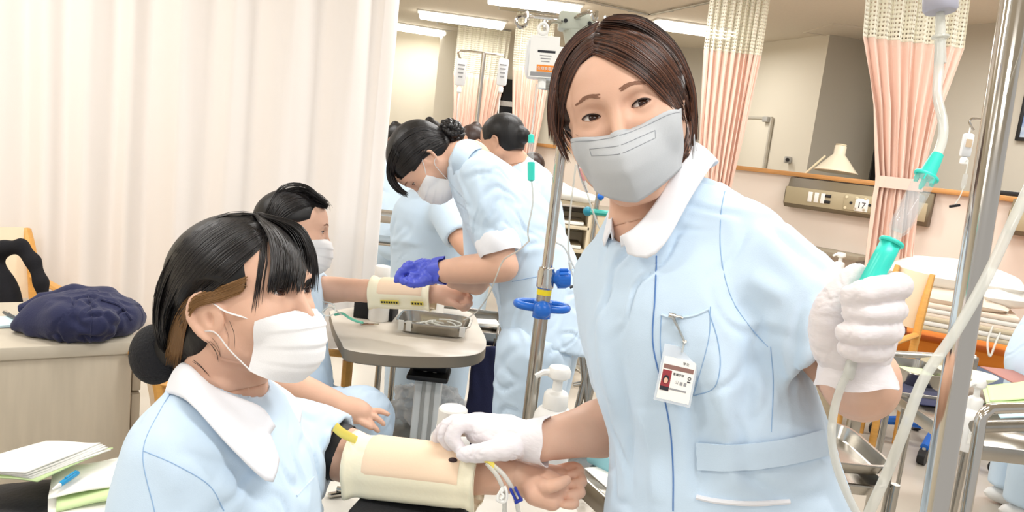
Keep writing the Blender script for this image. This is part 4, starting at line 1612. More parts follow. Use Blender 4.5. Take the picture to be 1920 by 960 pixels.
# ---------------------------------------------------------------- the second seated student, at the far table
mb_ = at(560, 800, 2.3)
P4 = person('seated student with sleek black hair by the curtain, bare forearm in the second pad', (mb_[0], mb_[1], 0))
H4 = Head(610, 437, 2.22, 102, -5, 2, 1.0)
LAT4 = unit(CF - 0.15 * CR)                      # from her right side (near) to her left
nk4 = at(535, 500, 2.24)
sh4, el4, wr4 = at(575, 545, 2.38), at(640, 543, 2.36), at(828, 552, 2.30)
sh4n, el4n, wr4n = at(500, 560, 2.06), at(505, 705, 1.98), at(645, 762, 1.965)
body4, bvh_h4, hv4 = make_body(P4, H4, nk4, [sec_c(538, 530, 2.24, 0.09, LAT4, 0.05), sec_c(540, 620, 2.24, 0.12, LAT4, 0.08), sec_c(545, 740, 2.24, 0.12, LAT4, 0.08)],
                               [([sh4, el4], [.042, .036]), ([el4, el4 * .5 + wr4 * .5, wr4], [.034, .033, .025]), ([sh4n, el4n], [.043, .037]), ([el4n, el4n * .5 + wr4n * .5, wr4n], [.036, .034, .025]),
                                (S((828, 552, 2.30), (848, 556, 2.30), (862, 558, 2.30)), [.024, .024, .020]),
                                (S((858, 552, 2.32), (874, 552, 2.31), (882, 560, 2.29), (872, 566, 2.285)), [.009, .0085, .008, .007]),
                                (S((860, 560, 2.30), (876, 562, 2.285), (882, 570, 2.275), (872, 574, 2.275)), [.009, .0085, .008, .007]),
                                (S((858, 566, 2.29), (872, 572, 2.275), (876, 578, 2.27), (866, 580, 2.27)), [.009, .0085, .008, .007]),
                                (S((840, 562, 2.28), (856, 572, 2.265), (866, 576, 2.262), (874, 572, 2.262)), [.013, .010, .009, .0075]),
                                (S((645, 765, 1.965), (665, 770, 1.955), (682, 776, 1.950)), [.024, .026, .022]),
                                (S((680, 770, 1.960), (700, 770, 1.960), (714, 771, 1.955), (728, 777, 1.955)), [.0092, .0078, .0072, .006]),
                                (S((682, 775, 1.950), (700, 780, 1.945), (712, 788, 1.945), (720, 796, 1.945)), [.0092, .0078, .0072, .006]),
                                (S((680, 780, 1.940), (692, 790, 1.935), (701, 800, 1.935), (709, 808, 1.935)), [.0092, .0078, .0072, .006]),
                                (S((668, 782, 1.935), (680, 792, 1.925), (690, 798, 1.925), (696, 803, 1.925)), [.0095, .0082, .0074, .006])], 0.003, 0.0042, M_skin, ear_dy=0.01, ear_dz=-0.004, ear_s=1.2)
eyes(H4, body4)
brow(H4, body4, bvh_h4)
cv, cq = hair_cap(H4, 0.004, thick=0.011, nape=-0.07, line=0.088, bun=((0, -0.115, -0.04), (0.03, 0.03, 0.03)), ear_dy=0.01, ear_dz=-0.004, ear_cut=(0.036, 0.046, 0.046), side=0.024)
hair4 = link_mesh('hair', cv, cq, M_hair_cap_k, P4)
bvh_c4 = bvh_of(*join_vq((cv, cq), hv4))
ms = [MB(), MB(), MB()]
strands(ms, bvh_c4, [[(612, 378), (570, 345), (525, 350), (498, 400)], [(615, 385), (575, 365), (530, 375), (505, 415)], [(612, 392), (580, 385), (545, 400), (515, 425)]], 150, w=0.0017, jit=2, off=0.001)
join_mbs('hair_locks', ms, M_hair_k, hair4)
ms = [MB(), MB(), MB()]
strands(ms, bvh_c4, [[(596, 360), (612, 372), (622, 386)], [(600, 366), (614, 380), (618, 398)]], 8, w=0.0008, jit=2, dflt=2.2)
join_mbs('fringe', ms, M_hair_k, hair4)
pleated_mask(H4, P4, M_mask_w, bulge=0.010, ear_dy=0.01, ear_dz=-0.004, bvh=bvh_h4)
tun4, bt4 = make_tunic(P4, [sec_c(538, 515, 2.24, 0.08, LAT4, 0.055), sec_c(540, 545, 2.24, 0.15, LAT4, 0.08), sec_c(542, 630, 2.24, 0.155, LAT4, 0.10), sec_c(548, 740, 2.24, 0.16, LAT4, 0.11), sec_c(550, 790, 2.24, 0.17, LAT4, 0.12)],
                       [(sh4, el4, 0.50, 0.058, 0.056), (sh4n, el4n, 0.6, 0.058, 0.058)], 0.0062, (nk4, H4.L(0, -0.02, -0.09), 0.052), 0.003, 12)
F = field_over([at(560, 790, 2.2), at(690, 780, 2.05), np.r_[at(700, 900, 2.05)[:2], 0.08]], 0.2, 0.008)
for s_, kx in ((-0.09, 692), (0.09, 676)):
    hp = at(555, 778, 2.24) + LAT4 * s_
    kn = at(kx - 16, 788, 2.17 + s_)
    F.chain([hp, kn, np.r_[kn[:2] + [0.02, 0.0], 0.09]], [0.098, 0.088, 0.06], 0.02)
F.cut((0, 0, 0.08), (0, 0, -1))
v, q = cloth(F, 0.004, (14, 14, 8), 5, 1, None, 0.006)
link_mesh('trousers', v, q, M_tunic, P4)
for s_, kx in ((-0.09, 700), (0.09, 684)):
    kn = at(kx, 796, 2.17 + s_)
    MB().sphere((kn[0] + 0.06, kn[1], 0.042), (0.12, 0.045, 0.042), 16, 10).build('shoe', M_shoe, P4)

# ---------------------------------------------------------------- people farther back
def back_person(name_lab, px, py, d, yaw, pitch, tilt, secs, lat, sleeves, arms, bun=None, hairm=None, mask=None, legs=None, label_skin=M_skin2, scale=1.0, anchor=(0, 0, 0), seed=20, collar=True, group=None, bres=0.008):
    base = secs[-1][0]
    P = person(name_lab, (base[0], base[1], 0), group)
    H = Head(px, py, d, yaw, pitch, tilt, scale, anchor)
    nk = secs[0][0] + (H.O - secs[0][0]) * 0.22
    sk = [(c, u * 0.78, dp * 0.72) for c, u, dp in secs]
    b, bv, hv = make_body(P, H, nk, sk, arms, 0.0042, bres, label_skin)
    eyes(H, b, lash=False)
    cv, cq = hair_cap(H, 0.0048, thick=0.013, nape=-0.07, bun=bun)
    link_mesh('hair', cv, cq, hairm or M_hair_cap_k, P)
    if mask:
        pleated_mask(H, P, M_mask_w)
    t, bt = make_tunic(P, secs, sleeves, bres, (nk, H.L(0, -0.02, -0.09), 0.054), 0.004, seed)
    if collar:
        cuff_ring(t, nk - (H.O - nk) * 0.28, nk + (H.O - nk) * 0.16, [0.074, 0.066, 0.060, 0.056], M_collar, 'collar', wob=0.01, th=0.003)
    if legs is not None:
        c = secs[-1][0]
        F = field_over([c, np.array([c[0], c[1], 0.05])], 0.22, 0.010)
        for s_ in (-0.085, 0.085):
            hp = c + lat * s_
            F.chain([hp, np.r_[(hp + lat * s_ * 0.1)[:2], 0.10]], [0.100, 0.072], 0.02)
        F.cut((0, 0, 0.09), (0, 0, -1))
        v, q = cloth(F, 0.004, (14, 14, 5), seed + 1, 1)
        link_mesh('trousers', v, q, M_tunic, P)
        fw = np.cross(lat, (0, 0, 1)) * legs
        for s_ in (-0.093, 0.093):
            p = c + lat * s_ + fw * 0.04
            MB().sphere((p[0], p[1], 0.045), (0.125, 0.045, 0.045), 14, 8, (unit(fw), unit(lat), (0, 0, 1))).build('shoe', M_shoe, P)
    return P


LX = np.array([1.0, 0.1, 0])
LX /= np.linalg.norm(LX)
sA, eA = at(838, 400, 2.95), at(872, 462, 2.85)
P5 = back_person('student leaning over behind the bent one, only a pale blue shoulder and sleeve showing', 812, 318, 3.0, 20, -45, 10,
                 [sec_c(822, 362, 3.05, 0.08, LX, 0.06), sec_c(815, 400, 3.08, 0.17, LX, 0.10), sec_c(808, 470, 3.15, 0.165, LX, 0.12), sec_c(806, 560, 3.2, 0.165, LX, 0.125), sec_c(806, 640, 3.2, 0.18, LX, 0.13)],
                 LX, [(sA, eA, 0.72, 0.07, 0.062), (at(772, 400, 3.12), at(762, 500, 3.05), 0.6, .065, .06)],
                 [([sA, eA, at(905, 480, 2.8), at(925, 490, 2.75)], [.045, .038, .03, .026])], seed=31, legs=1)
LD = unit(np.array([0.5, 0.85, 0]))
P6 = back_person('student seen from behind with a low dark bun and white collar', 940, 263, 3.3, -120, -12, -4,
                 [sec_c(975, 318, 3.32, 0.08, LD, 0.06), sec_c(995, 350, 3.35, 0.16, LD, 0.09), sec_c(1005, 420, 3.38, 0.16, LD, 0.11), sec_c(1005, 520, 3.4, 0.165, LD, 0.12), sec_c(1000, 600, 3.4, 0.18, LD, 0.13)],
                 LD, [(at(985, 365, 3.15), at(985, 440, 3.1), 0.7, .065, .06)], [([at(985, 365, 3.15), at(985, 440, 3.1), at(950, 480, 3.1)], [.043, .037, .027])], bun=((0, -0.112, -0.01), (0.04, 0.036, 0.04)), seed=41, legs=1, scale=0.95)
P7 = back_person('student with a short brown bob, back of the head showing behind the teal drip chamber', 1000, 316, 5.6, 170, 0, 0,
                 [sec_c(1000, 345, 5.6, 0.08, LX, 0.06), sec_c(1000, 362, 5.6, 0.17, LX, 0.09), sec_c(1000, 420, 5.6, 0.165, LX, 0.11), sec_c(998, 480, 5.6, 0.18, LX, 0.13)],
                 LX, [], [], hairm=M_hair_cap_b, seed=51, legs=1)
hd = [(748, 250, 5.4, 60, 'student far back, bun just above the bent hair, nearest the curtain edge'), (810, 240, 6.0, 150, 'student far back whose round bun rises above the bent one'),
      (884, 262, 5.0, -60, 'student far back with brown hair beside the plaited bun')]
for i, (x, y, d, yw, lb) in enumerate(hd):
    back_person(lb, x, y + (14 if i < 2 else 6), d, yw, -15, 0,
                [sec_c(x - 2, y + 52, d, 0.08, LX, 0.06), sec_c(x - 4, y + 68, d, 0.17, LX, 0.09), sec_c(x - 6, y + 130, d, 0.165, LX, 0.11), sec_c(x - 10, y + 210, d, 0.18, LX, 0.13)],
                LX, [(at(x - 46, y + 76, d), at(x - 50, y + 130, d), 0.7, .06, .06)], [([at(x - 46, y + 76, d), at(x - 50, y + 140, d), at(x - 40, y + 185, d - .1)], [.042, .036, .026])], bun=((0, -0.06, 0.10), (0.036, 0.036, 0.034)), seed=60 + i, legs=1,
                hairm=M_hair_cap_b if i == 2 else None)
# the one at the frame's right edge, only her back and legs showing
rb = at_z(1872, 940, 0.05)
LR = unit(np.array([0.25, 1.0, 0]))
dR = pix(rb)[2]
tz = lambda dx, z: np.array([rb[0] + dx, rb[1], z])
P8 = back_person('student standing by the bed, cut off by the frame edge, pale uniform and white shoes', *pix(tz(0.34, 1.42)), 100, -30, 0,
                 [(tz(0.27, 1.24), LR * 0.08, 0.06), (tz(0.24, 1.18), LR * 0.17, 0.09), (tz(0.16, 1.0), LR * 0.165, 0.11), (tz(0.10, 0.86), LR * 0.17, 0.125), (tz(0.06, 0.70), LR * 0.18, 0.14)],
                 LR, [(tz(0.24, 1.14) - LR * 0.17, tz(0.27, 0.93) - LR * 0.2, .7, .065, .06)], [([tz(0.24, 1.14) - LR * 0.17, tz(0.27, 0.93) - LR * 0.2, tz(0.48, 0.88) - LR * 0.15], [.043, .037, .027])], seed=71, legs=1,
                 bun=((0, -0.11, 0.02), (0.036, 0.036, 0.034)))

# ---------------------------------------------------------------- curtains
M_cur = mat('curtain_cream', (245, 238, 232), 0.8, bump=0.12, bscale=500, sheen=0.1, spec=0.2)
M_peach = mat('curtain_peach', (246, 214, 198), 0.8, bump=0.12, bscale=420, sheen=0.1, spec=0.2)
M_net = mat('curtain_net', (244, 240, 222), 0.8)
pc = thing('privacy_curtain', 'wide cream privacy curtain hanging in soft folds behind the seated students', 'curtain', (-1.6, 3.2, 0))
cA, cB = at(-140, 300, 3.05)[:2], at(729, 240, 3.45)[:2]
U = np.linspace(0, 1, 420)
r_ = np.random.default_rng(5)
kn = np.sort(np.r_[0, np.cumsum(r_.uniform(0.035, 0.085, 18))])
kn = kn / kn[-1]
amp = r_.uniform(0.012, 0.05, len(kn)) * np.where(np.arange(len(kn)) % 2, 1, -1)
Yo = np.interp(U, kn, amp)
Yo = np.convolve(np.pad(Yo, 4, 'edge'), np.ones(9) / 9, 'valid')
Yo[-16:] += np.linspace(0, 0.06, 16)
cd = unit(np.r_[cB - cA, 0])
cn = np.array([-cd[1], cd[0], 0])
P = []
for z in np.linspace(0.33, 2.80, 24):
    w = 1 + 0.12 * math.sin(z * 3.1)
    P.append(np.r_[cA, 0] + U[:, None] * (np.r_[cB - cA, 0]) + (Yo * w + 0.004 * np.sin(U * 90 + z * 2))[:, None] * cn + np.array([0, 0, z]))
MB().grid(np.array(P), 0.0015).build('curtain_cloth', M_cur, pc, smooth=True)
hm = np.array(P[0]) + [0, -0.001, 0]
MB().tube(hm[::4], 0.006, 6, flat=0.4).build('hem', M_cur, pc)
tb = np.array(P[-1])
MB().tube([tb[0] + [0, 0, 0.035], tb[-1] + [0, 0, 0.035]], 0.012, 8).build('curtain_rail', M_alu, pc)


def gathered(label, px_l, px_r, d, y_mesh, tie=None, wtie=0.3, zb=0.28, seed=1, drift=0.0, waist=None, z_end=None):
    """a peach curtain bunched at the side of a bed; widest at the rail, net header on top"""
    rr = np.random.default_rng(seed)
    zt = CEIL - 0.03
    a, b = at(px_l, 40, d), at(px_r, 40, d)
    ctr, hw = (a + b) / 2, np.linalg.norm((b - a)[:2]) / 2
    ctr[2] = 0
    lat = unit(np.r_[(b - a)[:2], 0])
    nrm = np.array([-lat[1], lat[0], 0])
    zm = at((px_l + px_r) / 2, y_mesh, d)[2]
    root = thing('ward_curtain', label, 'curtain', (ctr[0], ctr[1], 0))
    n = 150
    u = np.linspace(-1, 1, n)
    nf = 9
    ph = rr.uniform(0, 6.28)
    knots = [(zt, 1.0), (zm, 0.96)]
    if tie:
        knots += [(tie + 0.45, 0.62), (tie + 0.12, wtie + 0.06), (tie, wtie), (tie - 0.10, wtie + 0.03), (tie - 0.5, 0.46), (zb, 0.52)]
    else:
        knots += [(zm - 0.5, 0.80), (zm - 0.9, waist or 0.55), (zm - 1.3, (waist or 0.55) * 0.8), (zb, (waist or 0.55) * 0.9)]
    kz = np.array([k[0] for k in knots][::-1])
    kw = np.array([k[1] for k in knots][::-1])

    def row(z):
        w = np.interp(z, kz, kw)
        c = ctr + lat * drift * (zt - z)
        am = 0.034 * (0.55 + 0.45 * (1 - w))
        ph2 = ph + 0.5 * math.sin(z * 1.7)
        y = am * np.sin(u * nf * math.pi * (1 + 0.12 * np.sin(u * 3)) + ph2) + 0.4 * am * np.sin(u * nf * 2.3 * math.pi + ph)
        x = u * hw * w + 0.006 * np.sin(u * 40 + z * 3)
        return c + x[:, None] * lat + (y - 0.10 * (1 - u * u) * (1 - w))[:, None] * nrm + np.array([0, 0, z])
    zs = np.linspace(zb, zm, 42)
    MB().grid(np.array([row(z) for z in zs]), 0.0012).build('curtain_cloth', M_peach, root, smooth=True)
    net = MB()
    for z in np.arange(zm, zt - 0.01, 0.026):
        net.grid(np.array([row(z), row(z + 0.017)]), 0.001)
    for i in range(0, n, 2):
        net.grid(np.array([[row(z)[i], row(z)[min(i + 1, n - 1)]] for z in np.linspace(zm, zt, 8)]))
    o = net.build('net_header', M_net, root, smooth=False)
    o['kind'] = 'stuff'
    ra, rb = row(zt)[0] + [0, 0, 0.018], row(zt)[-1] + [0, 0, 0.018]
    MB().tube([ra, rb], 0.010, 8).build('curtain_rail', M_alu, root)
    if tie:
        an = np.linspace(0, 2 * math.pi, 28, endpoint=False)
        c = ctr + lat * drift * (zt - tie)
        ps = [c + (hw * wtie * 1.06 * np.cos(an))[:, None] * lat + ((0.05) * np.sin(an) - 0.09 * (1 - wtie))[:, None] * nrm + np.array([0, 0, tie + dz]) for dz in (-0.035, -0.02, 0.02, 0.035)]
        MB().grid(np.array(ps), 0.002, wrap=True).build('tie_band', M_peach, root)
    return root


gathered('peach ward curtain tied at its waist, nearest, behind the gripped drip chamber', 1604, 1806, 4.5, 78, tie=1.41, wtie=0.40, seed=3, drift=0.078)
gathered('peach ward curtain hanging untied beside the pale door, right behind the nurse', 1326, 1440, 5.8, 98, seed=5, waist=0.66, drift=0.01, zb=0.3)
gathered('peach ward curtain beside the dark window behind the infusion bag', 968, 1042, 8.3, 128, seed=7, waist=0.6, drift=0.02)
gathered('peach ward curtain farthest off, behind the thin drip stand with two bags', 860, 962, 9.9, 142, seed=9, waist=0.85, drift=-0.02)

# ---------------------------------------------------------------- ceiling fittings
def ceiling_light(p0, p1, lab):
    a, b = at_z(*p0, CEIL - 0.05), at_z(*p1, CEIL - 0.05)
    c = (a + b) / 2
    u = unit(np.r_[(b - a)[:2], 0])
    v = np.array([-u[1], u[0], 0])
    L = np.linalg.norm(b - a)
    r = thing('ceiling_light', lab, 'ceiling light', (c[0], c[1], CEIL), group=None)
    MB().box((c[0], c[1], CEIL - 0.008), (L + 0.06, 0.27, 0.016), (u, v, (0, 0, 1)), 0.003).build('frame', M_white, r)
    MB().box((c[0], c[1], CEIL - 0.052), (L, 0.22, 0.072), (u, v, (0, 0, 1)), 0.02).build('diffuser', M_lamp, r)
    area_light('ceiling_light_glow', (c[0], c[1], CEIL - 0.10), L, 0.2, 12, (0, 0, math.atan2(u[1], u[0])))


ceiling_light((787, 28), (945, 49), 'fluorescent ceiling light in the middle row, whole between curtain and infusion bag')
ceiling_light((690, 42), (855, 68), 'fluorescent ceiling light farthest back, partly hidden by the cream curtain')
ceiling_light((915, -2), (1086, 20), 'fluorescent ceiling light cut by the top edge, nearest the infusion hooks')
ceiling_light((1230, 46), (1372, 66), 'fluorescent ceiling light between the brown hair and the peach curtain')


def vent(p0, p1, lab, deep=0.22, name='ceiling_vent', cat='vent', slats=5):
    a, b = at_z(*p0, CEIL), at_z(*p1, CEIL)
    c = (a + b) / 2
    u = unit(np.r_[(b - a)[:2], 0])
    v = np.array([-u[1], u[0], 0])
    L = np.linalg.norm(b - a)
    r = thing(name, lab, cat, (c[0], c[1], CEIL))
    m = M_grey if slats else M_ceil
    fr = MB()
    for s_ in (-1, 1):
        fr.box(c + u * s_ * L / 2 + [0, 0, -0.006], (0.018, deep + 0.02, 0.014), (u, v, (0, 0, 1)))
        fr.box(c + v * s_ * deep / 2 + [0, 0, -0.006], (L, 0.018, 0.014), (u, v, (0, 0, 1)))
    fr.build('frame', m, r)
    if slats:
        for i in range(slats):
            MB().box(c + v * deep * ((i + 0.5) / slats - 0.5) + [0, 0, -0.008], (L - 0.02, 0.012, 0.010), (u, v, (0, 0, 1))).build('slat', M_ivory, r)
        MB().box(c + [0, 0, -0.001], (L, deep, 0.003), (u, v, (0, 0, 1))).build('backing', M_blackp, r)
    else:
        MB().box(c + [0, 0, -0.002], (L - 0.03, deep - 0.03, 0.005), (u, v, (0, 0, 1))).build('panel', m, r)


vent((936, 13), (986, 19), 'slatted air vent in the ceiling beside the nearest light')
vent((820, 42), (866, 48), 'slatted air vent in the ceiling below the middle light')
vent((1535, 52), (1640, 66), 'square access hatch in the ceiling left of the tied curtain', 0.6, 'ceiling_hatch', 'hatch', 0)
rl = thing('ceiling_rail', 'thin angled curtain rail on the ceiling above the brown hair', 'rail', (1.0, 5.5, CEIL))
MB().tube([at_z(1040, -12, CEIL - 0.02), at_z(1215, 27, CEIL - 0.02), at_z(1222, 27, CEIL - 0.02), at_z(1340, 2, CEIL - 0.02)], 0.012, 8).build('rail', M_alu, rl)
for px in (1080, 1130, 1180, 1260, 1300):
    y = -12 + 39 * (px - 1040) / 175 if px < 1218 else 27 - 25 * (px - 1222) / 118
    q = at_z(px, y, CEIL - 0.01)
    MB().box(q, (0.03, 0.03, 0.03)).build('rail_bracket', M_grey, rl)

# window at the far end: night outside
wq = [at(952, 150, 10.3), at(982, 268, 10.3)]
wn = MB()
wc = at(966, 212, 10.4)
wz0, wz1 = 0.95, at(960, 150, 10.4)[2]
struct(MB().box((wc[0], wc[1], (wz0 + wz1) / 2), (0.62, 0.03, wz1 - wz0)).build('window_1', M_black))
wf = thing('window_frame', 'pale aluminium frame across the dark window between two peach curtains', 'window frame', (wc[0], wc[1], wz0))
zc = at(962, 196, 10.36)[2]
MB().box((wc[0], wc[1] - 0.03, zc), (0.66, 0.03, 0.07)).build('cross_bar', M_alu, wf)
for s_ in (-1, 1):
    MB().box((wc[0] + s_ * 0.32, wc[1] - 0.03, (wz0 + wz1) / 2), (0.04, 0.035, wz1 - wz0)).build('side_bar', M_alu, wf)
struct(MB().box((wc[0] + 0.2, wc[1] + 0.06, CEIL / 2), (1.9, 0.05, CEIL)).build('wall_window', M_wall))

# dark window in the recess behind the tied curtain
q0, q1 = at(1636, 300, 7.62), at(1712, 300, 7.62)
struct(MB().box(np.r_[((q0 + q1) / 2)[:2], 1.78], (np.linalg.norm((q1 - q0)[:2]), 0.03, 0.72), (unit(np.r_[(q1 - q0)[:2], 0]), unit(np.r_[-(q1 - q0)[1], (q1 - q0)[0], 0]), (0, 0, 1))).build('window_2', M_black))
# pale door leaf on the upper right wall, its handle and closer
dA, dB = onwall(1385, 1.6, 0.01, K1 + (K1 - K0) * 1.2, K0), onwall(1440, 1.6, 0.01, K1 + (K1 - K0) * 1.2, K0)
du = unit(np.r_[(dB - dA)[:2], 0])
dn = np.array([du[1], -du[0], 0])
zt = at(1440, 221, pix(dB)[2])[2]
dW = np.linalg.norm((dB - dA)[:2])
dm = (dA + dB) / 2 + dn * 0.012
door = struct(MB().box(np.r_[dm[:2], zt / 2], (dW, 0.02, zt), (du, dn, (0, 0, 1)), 0.004).build('door_1', M_wall))
fr = MB()
fr.box(np.r_[(dm + du * dW / 2)[:2], zt / 2] + dn * 0.008, (0.025, 0.03, zt), (du, dn, (0, 0, 1)))
fr.box(np.r_[dm[:2], zt] + dn * 0.008, (dW, 0.03, 0.025), (du, dn, (0, 0, 1)))
fr.build('door_frame', M_wall_shaded, door)
MB().box(np.r_[(dB - du * 0.06)[:2], zt - 0.02] + dn * 0.05, (0.09, 0.05, 0.06), (du, dn, (0, 0, 1)), 0.008).build('door_closer', M_grey, door)
oq = onwall(1479, 1.6, 0.03, K1 + (K1 - K0) * 1.2, K0)
oz = at(1479, 300, pix(oq)[2])[2]
ob = thing('wall_stopper', 'small dark metal stopper fixed to the pale wall above the oak trim', 'stopper', (oq[0], oq[1], oz))
MB().box((oq[0], oq[1], oz), (0.07, 0.05, 0.075), None, 0.01).build('plate', M_grey, ob)
MB().cyl((oq[0], oq[1], oz), np.array([oq[0], oq[1], oz]) + [-0.03, -0.07, 0], 0.02).build('stud', M_blackp, ob)
# dark beam above the far right opening, seen past the hair
struct(wall('wall_corridor', at(1180, 200, 10.2)[:2], at(1330, 200, 9.6)[:2], 0, CEIL, 0.1, M_wall_shaded))
# switch plates on the far left wall
sw = thing('switch_panel', 'cream panel of switches on the far wall beside the cream curtain', 'switch', at(741, 220, 11.4))
MB().box(at(741, 220, 11.5), (0.22, 0.03, 0.26), None, 0.005).build('plate', M_ivory, sw)
for i in range(2):
    for j in range(3):
        MB().box(at(741, 220, 11.48) + [-0.05 + 0.1 * i, -0.02, -0.08 + 0.08 * j], (0.06, 0.03, 0.05), None, 0.004).build('switch', M_grey if (i + j) % 2 else M_white, sw)

# ---------------------------------------------------------------- bed-head consoles on the half wall
M_con = mat('console_tan', (176, 164, 134), 0.45)
M_con_d = mat('console_dark', (118, 106, 84), 0.5)


def console(px0, px1, py0, lab, lamp=True, card=None):
    a, b = onwall(px0, 1.25, 0.0), onwall(px1, 1.25, 0.0)
    u = unit(np.r_[(b - a)[:2], 0])
    n = np.array([u[1], -u[0], 0])
    d0 = pix(a)[2]
    zt = at(px0, py0, d0)[2]
    L = np.linalg.norm((b - a)[:2])
    H_ = 0.26
    c = (a + b) / 2
    c[2] = zt - H_ / 2
    r = thing('bedhead_console', lab, 'console', c)
    prof = [(0, 0), (0, H_), (0.06, H_), (0.085, H_ * 0.70), (0.13, H_ * 0.66), (0.13, 0.035), (0.10, 0)]
    MB().prism([(x, y) for x, y in prof], L, (n, (0, 0, 1), u), a * [1, 1, 0] + [0, 0, zt - H_] ).build('housing', M_con_d, r, smooth=False)
    MB().box(c + n * 0.131 - [0, 0, 0.022], (L * 0.985, 0.012, H_ * 0.56), (u, n, (0, 0, 1)), 0.003).build('front_panel', M_con, r)
    f0 = c + n * 0.140 - [0, 0, 0.022]
    for i in range(3):
        MB().box(f0 + u * (-L * 0.30 + 0.055 * i) + [0, 0, 0.005], (0.036, 0.01, 0.085), (u, n, (0, 0, 1)), 0.003).build('outlet_plate', M_white, r)
    for i in range(2):
        MB().box(f0 + u * (-L * 0.17) + [0, 0, 0.03 - 0.05 * i], (0.05, 0.012, 0.025), (u, n, (0, 0, 1)), 0.003).build('switch', M_blackp, r)
    for i in range(2):
        e = f0 + u * (-L * 0.0 + 0.15 * i)
        MB().box(e, (0.12, 0.008, 0.12), (u, n, (0, 0, 1)), 0.003).build('gas_outlet', M_con, r)
        for s_ in (-1, 1):
            for t_ in (-1, 1):
                MB().cyl(e + u * 0.04 * s_ + [0, 0, 0.045 * t_], e + u * 0.04 * s_ + [0, 0, 0.045 * t_] + n * 0.008, 0.012, n=10).build('screw_cap', M_ivory, r)
        MB().cyl(e, e + n * 0.009, 0.012, n=12).build('socket', M_blackp, r)
    return r, a, b, u, n, zt, L, c


cr, ca_, cb_, cu_, cn_, czt, cL, cc_ = console(1484, 1750, 332, 'tan bed-head console with outlets, lamp and number card below the oak trim')
q = cc_ + cn_ * 0.142 - [0, 0, 0.03]
tpx = onwall(1638, 1.2, -0.15)
q = q + cu_ * ((tpx - q)[:2] @ cu_[:2])
nc = thing('number_card', 'white number card on the front of the bed-head console', 'card', q)
MB().box(q + cn_ * 0.003, (0.105, 0.006, 0.105), (cu_, cn_, (0, 0, 1)), 0.002).build('card', M_white, nc)
text_mesh('17', 0.07, q + cn_ * 0.0065 - cu_ * 0.036 - [0, 0, 0.025], (cu_, (0, 0, 1), cn_), M_ink, nc, 'number')
# the bed lamp clamped to the console
lq = onwall(1496, 1.2, -0.10)
lq[2] = czt - 0.04
lh = at(1568, 322, pix(lq)[2] - 0.1)
lm = thing('bed_lamp', 'cream jointed bed lamp with faceted shade on top of the console', 'lamp', lq)
MB().box(lq, (0.07, 0.08, 0.14), (cu_, cn_, (0, 0, 1)), 0.01).build('clamp', M_ivory, lm)
MB().tube([lq + [0, 0, 0.05], lh + [0, 0, 0.13] - cu_ * 0.12], 0.010, 8).build('arm', M_ivory, lm)
top = lh + [0, 0, 0.17]
MB().lathe([(0.045, 0.06), (0.05, 0.05), (0.05, -0.02), (0.062, -0.03), (0.17, -0.155), (0.185, -0.165), (0.185, -0.175), (0.16, -0.165), (0.055, -0.04), (0.045, -0.03), (0.04, 0.04)], top, (0.05, 0.05, 1), 10, cap=False).build('lamp_shade', mat('lamp_shade_cream', (234, 224, 200), 0.4), lm, smooth=False)
MB().lathe([(0.03, 0.06), (0.046, 0.062), (0.046, 0.072), (0.0, 0.075)], top, (0.05, 0.05, 1), 12).build('shade_cap', M_ivory, lm)
MB().tube([lq + cn_ * 0.05, lq + cn_ * 0.07 + cu_ * 0.05 - [0, 0, 0.06], lq + cn_ * 0.07 + cu_ * 0.09 - [0, 0, 0.0], lq + cn_ * 0.06 + cu_ * 0.06 - [0, 0, 0.14], lq + cn_ * 0.06 + cu_ * 0.05 - [0, 0, 0.24]], 0.007, 6, res=24).build('cord', M_ivory, lm)
MB().sphere(lq + cn_ * 0.06 + cu_ * 0.05 - [0, 0, 0.26], (0.014, 0.014, 0.028), 10, 8).build('pull_switch', M_white, lm)
console(1896, 2110, 372, 'tan bed-head console cut off by the frame edge beside the thick pole')
# framed picture, black remote, shelf
pq = onwall(1912, 1.7, 0.02, C0, C1)
pz = at(1912, 218, pix(pq)[2])[2]
cu2 = unit(np.r_[C1 - C0, 0])
cn2 = np.array([cu2[1], -cu2[0], 0])
pw = onwall(1960, 1.7, 0.02, C0, C1)
pf = thing('framed_picture', 'dark framed blue picture on the wall at the frame edge', 'picture', (pw[0], pw[1], pz))
pcn = np.r_[pw[:2], pz] + cn2 * 0.01
for s_ in (-1, 1):
    MB().box(pcn + cu2 * s_ * 0.24, (0.03, 0.03, 0.40), (cu2, cn2, (0, 0, 1)), 0.004).build('frame_bar', M_blackp, pf)
    MB().box(pcn + [0, 0, s_ * 0.185], (0.48, 0.03, 0.03), (cu2, cn2, (0, 0, 1)), 0.004).build('frame_bar', M_blackp, pf)
MB().box(pcn, (0.46, 0.012, 0.36), (cu2, cn2, (0, 0, 1))).build('print', mat('print_blue', (52, 104, 176), 0.5, two=(214, 224, 226), vscale=7), pf)
rq = onwall(1905, 1.41, -0.02)
rq[2] = 1.412
rm = thing('remote_control', 'black remote lying on the oak trim by the thick pole', 'remote', rq)
MB().box(rq + [0, 0, 0.018], (0.22, 0.05, 0.034), (unit(np.r_[LB - LA, 0]), cn_, (0, 0, 1)), 0.006).build('case', M_blackp, rm)
for i in range(5):
    MB().box(rq + unit(np.r_[LB - LA, 0]) * (-0.08 + 0.04 * i) + [0, 0, 0.036], (0.02, 0.02, 0.006), (unit(np.r_[LB - LA, 0]), cn_, (0, 0, 1)), 0.002).build('key', M_grey, rm)
sa, sbb = onwall(1530, 0.98, 0), onwall(1640, 0.98, 0)
sz = at(1600, 474, pix(sa)[2])[2]
shl = thing('wall_shelf', 'brown-grey shelf on the half wall behind the raised sleeve', 'shelf', np.r_[((sa + sbb) / 2)[:2], sz])
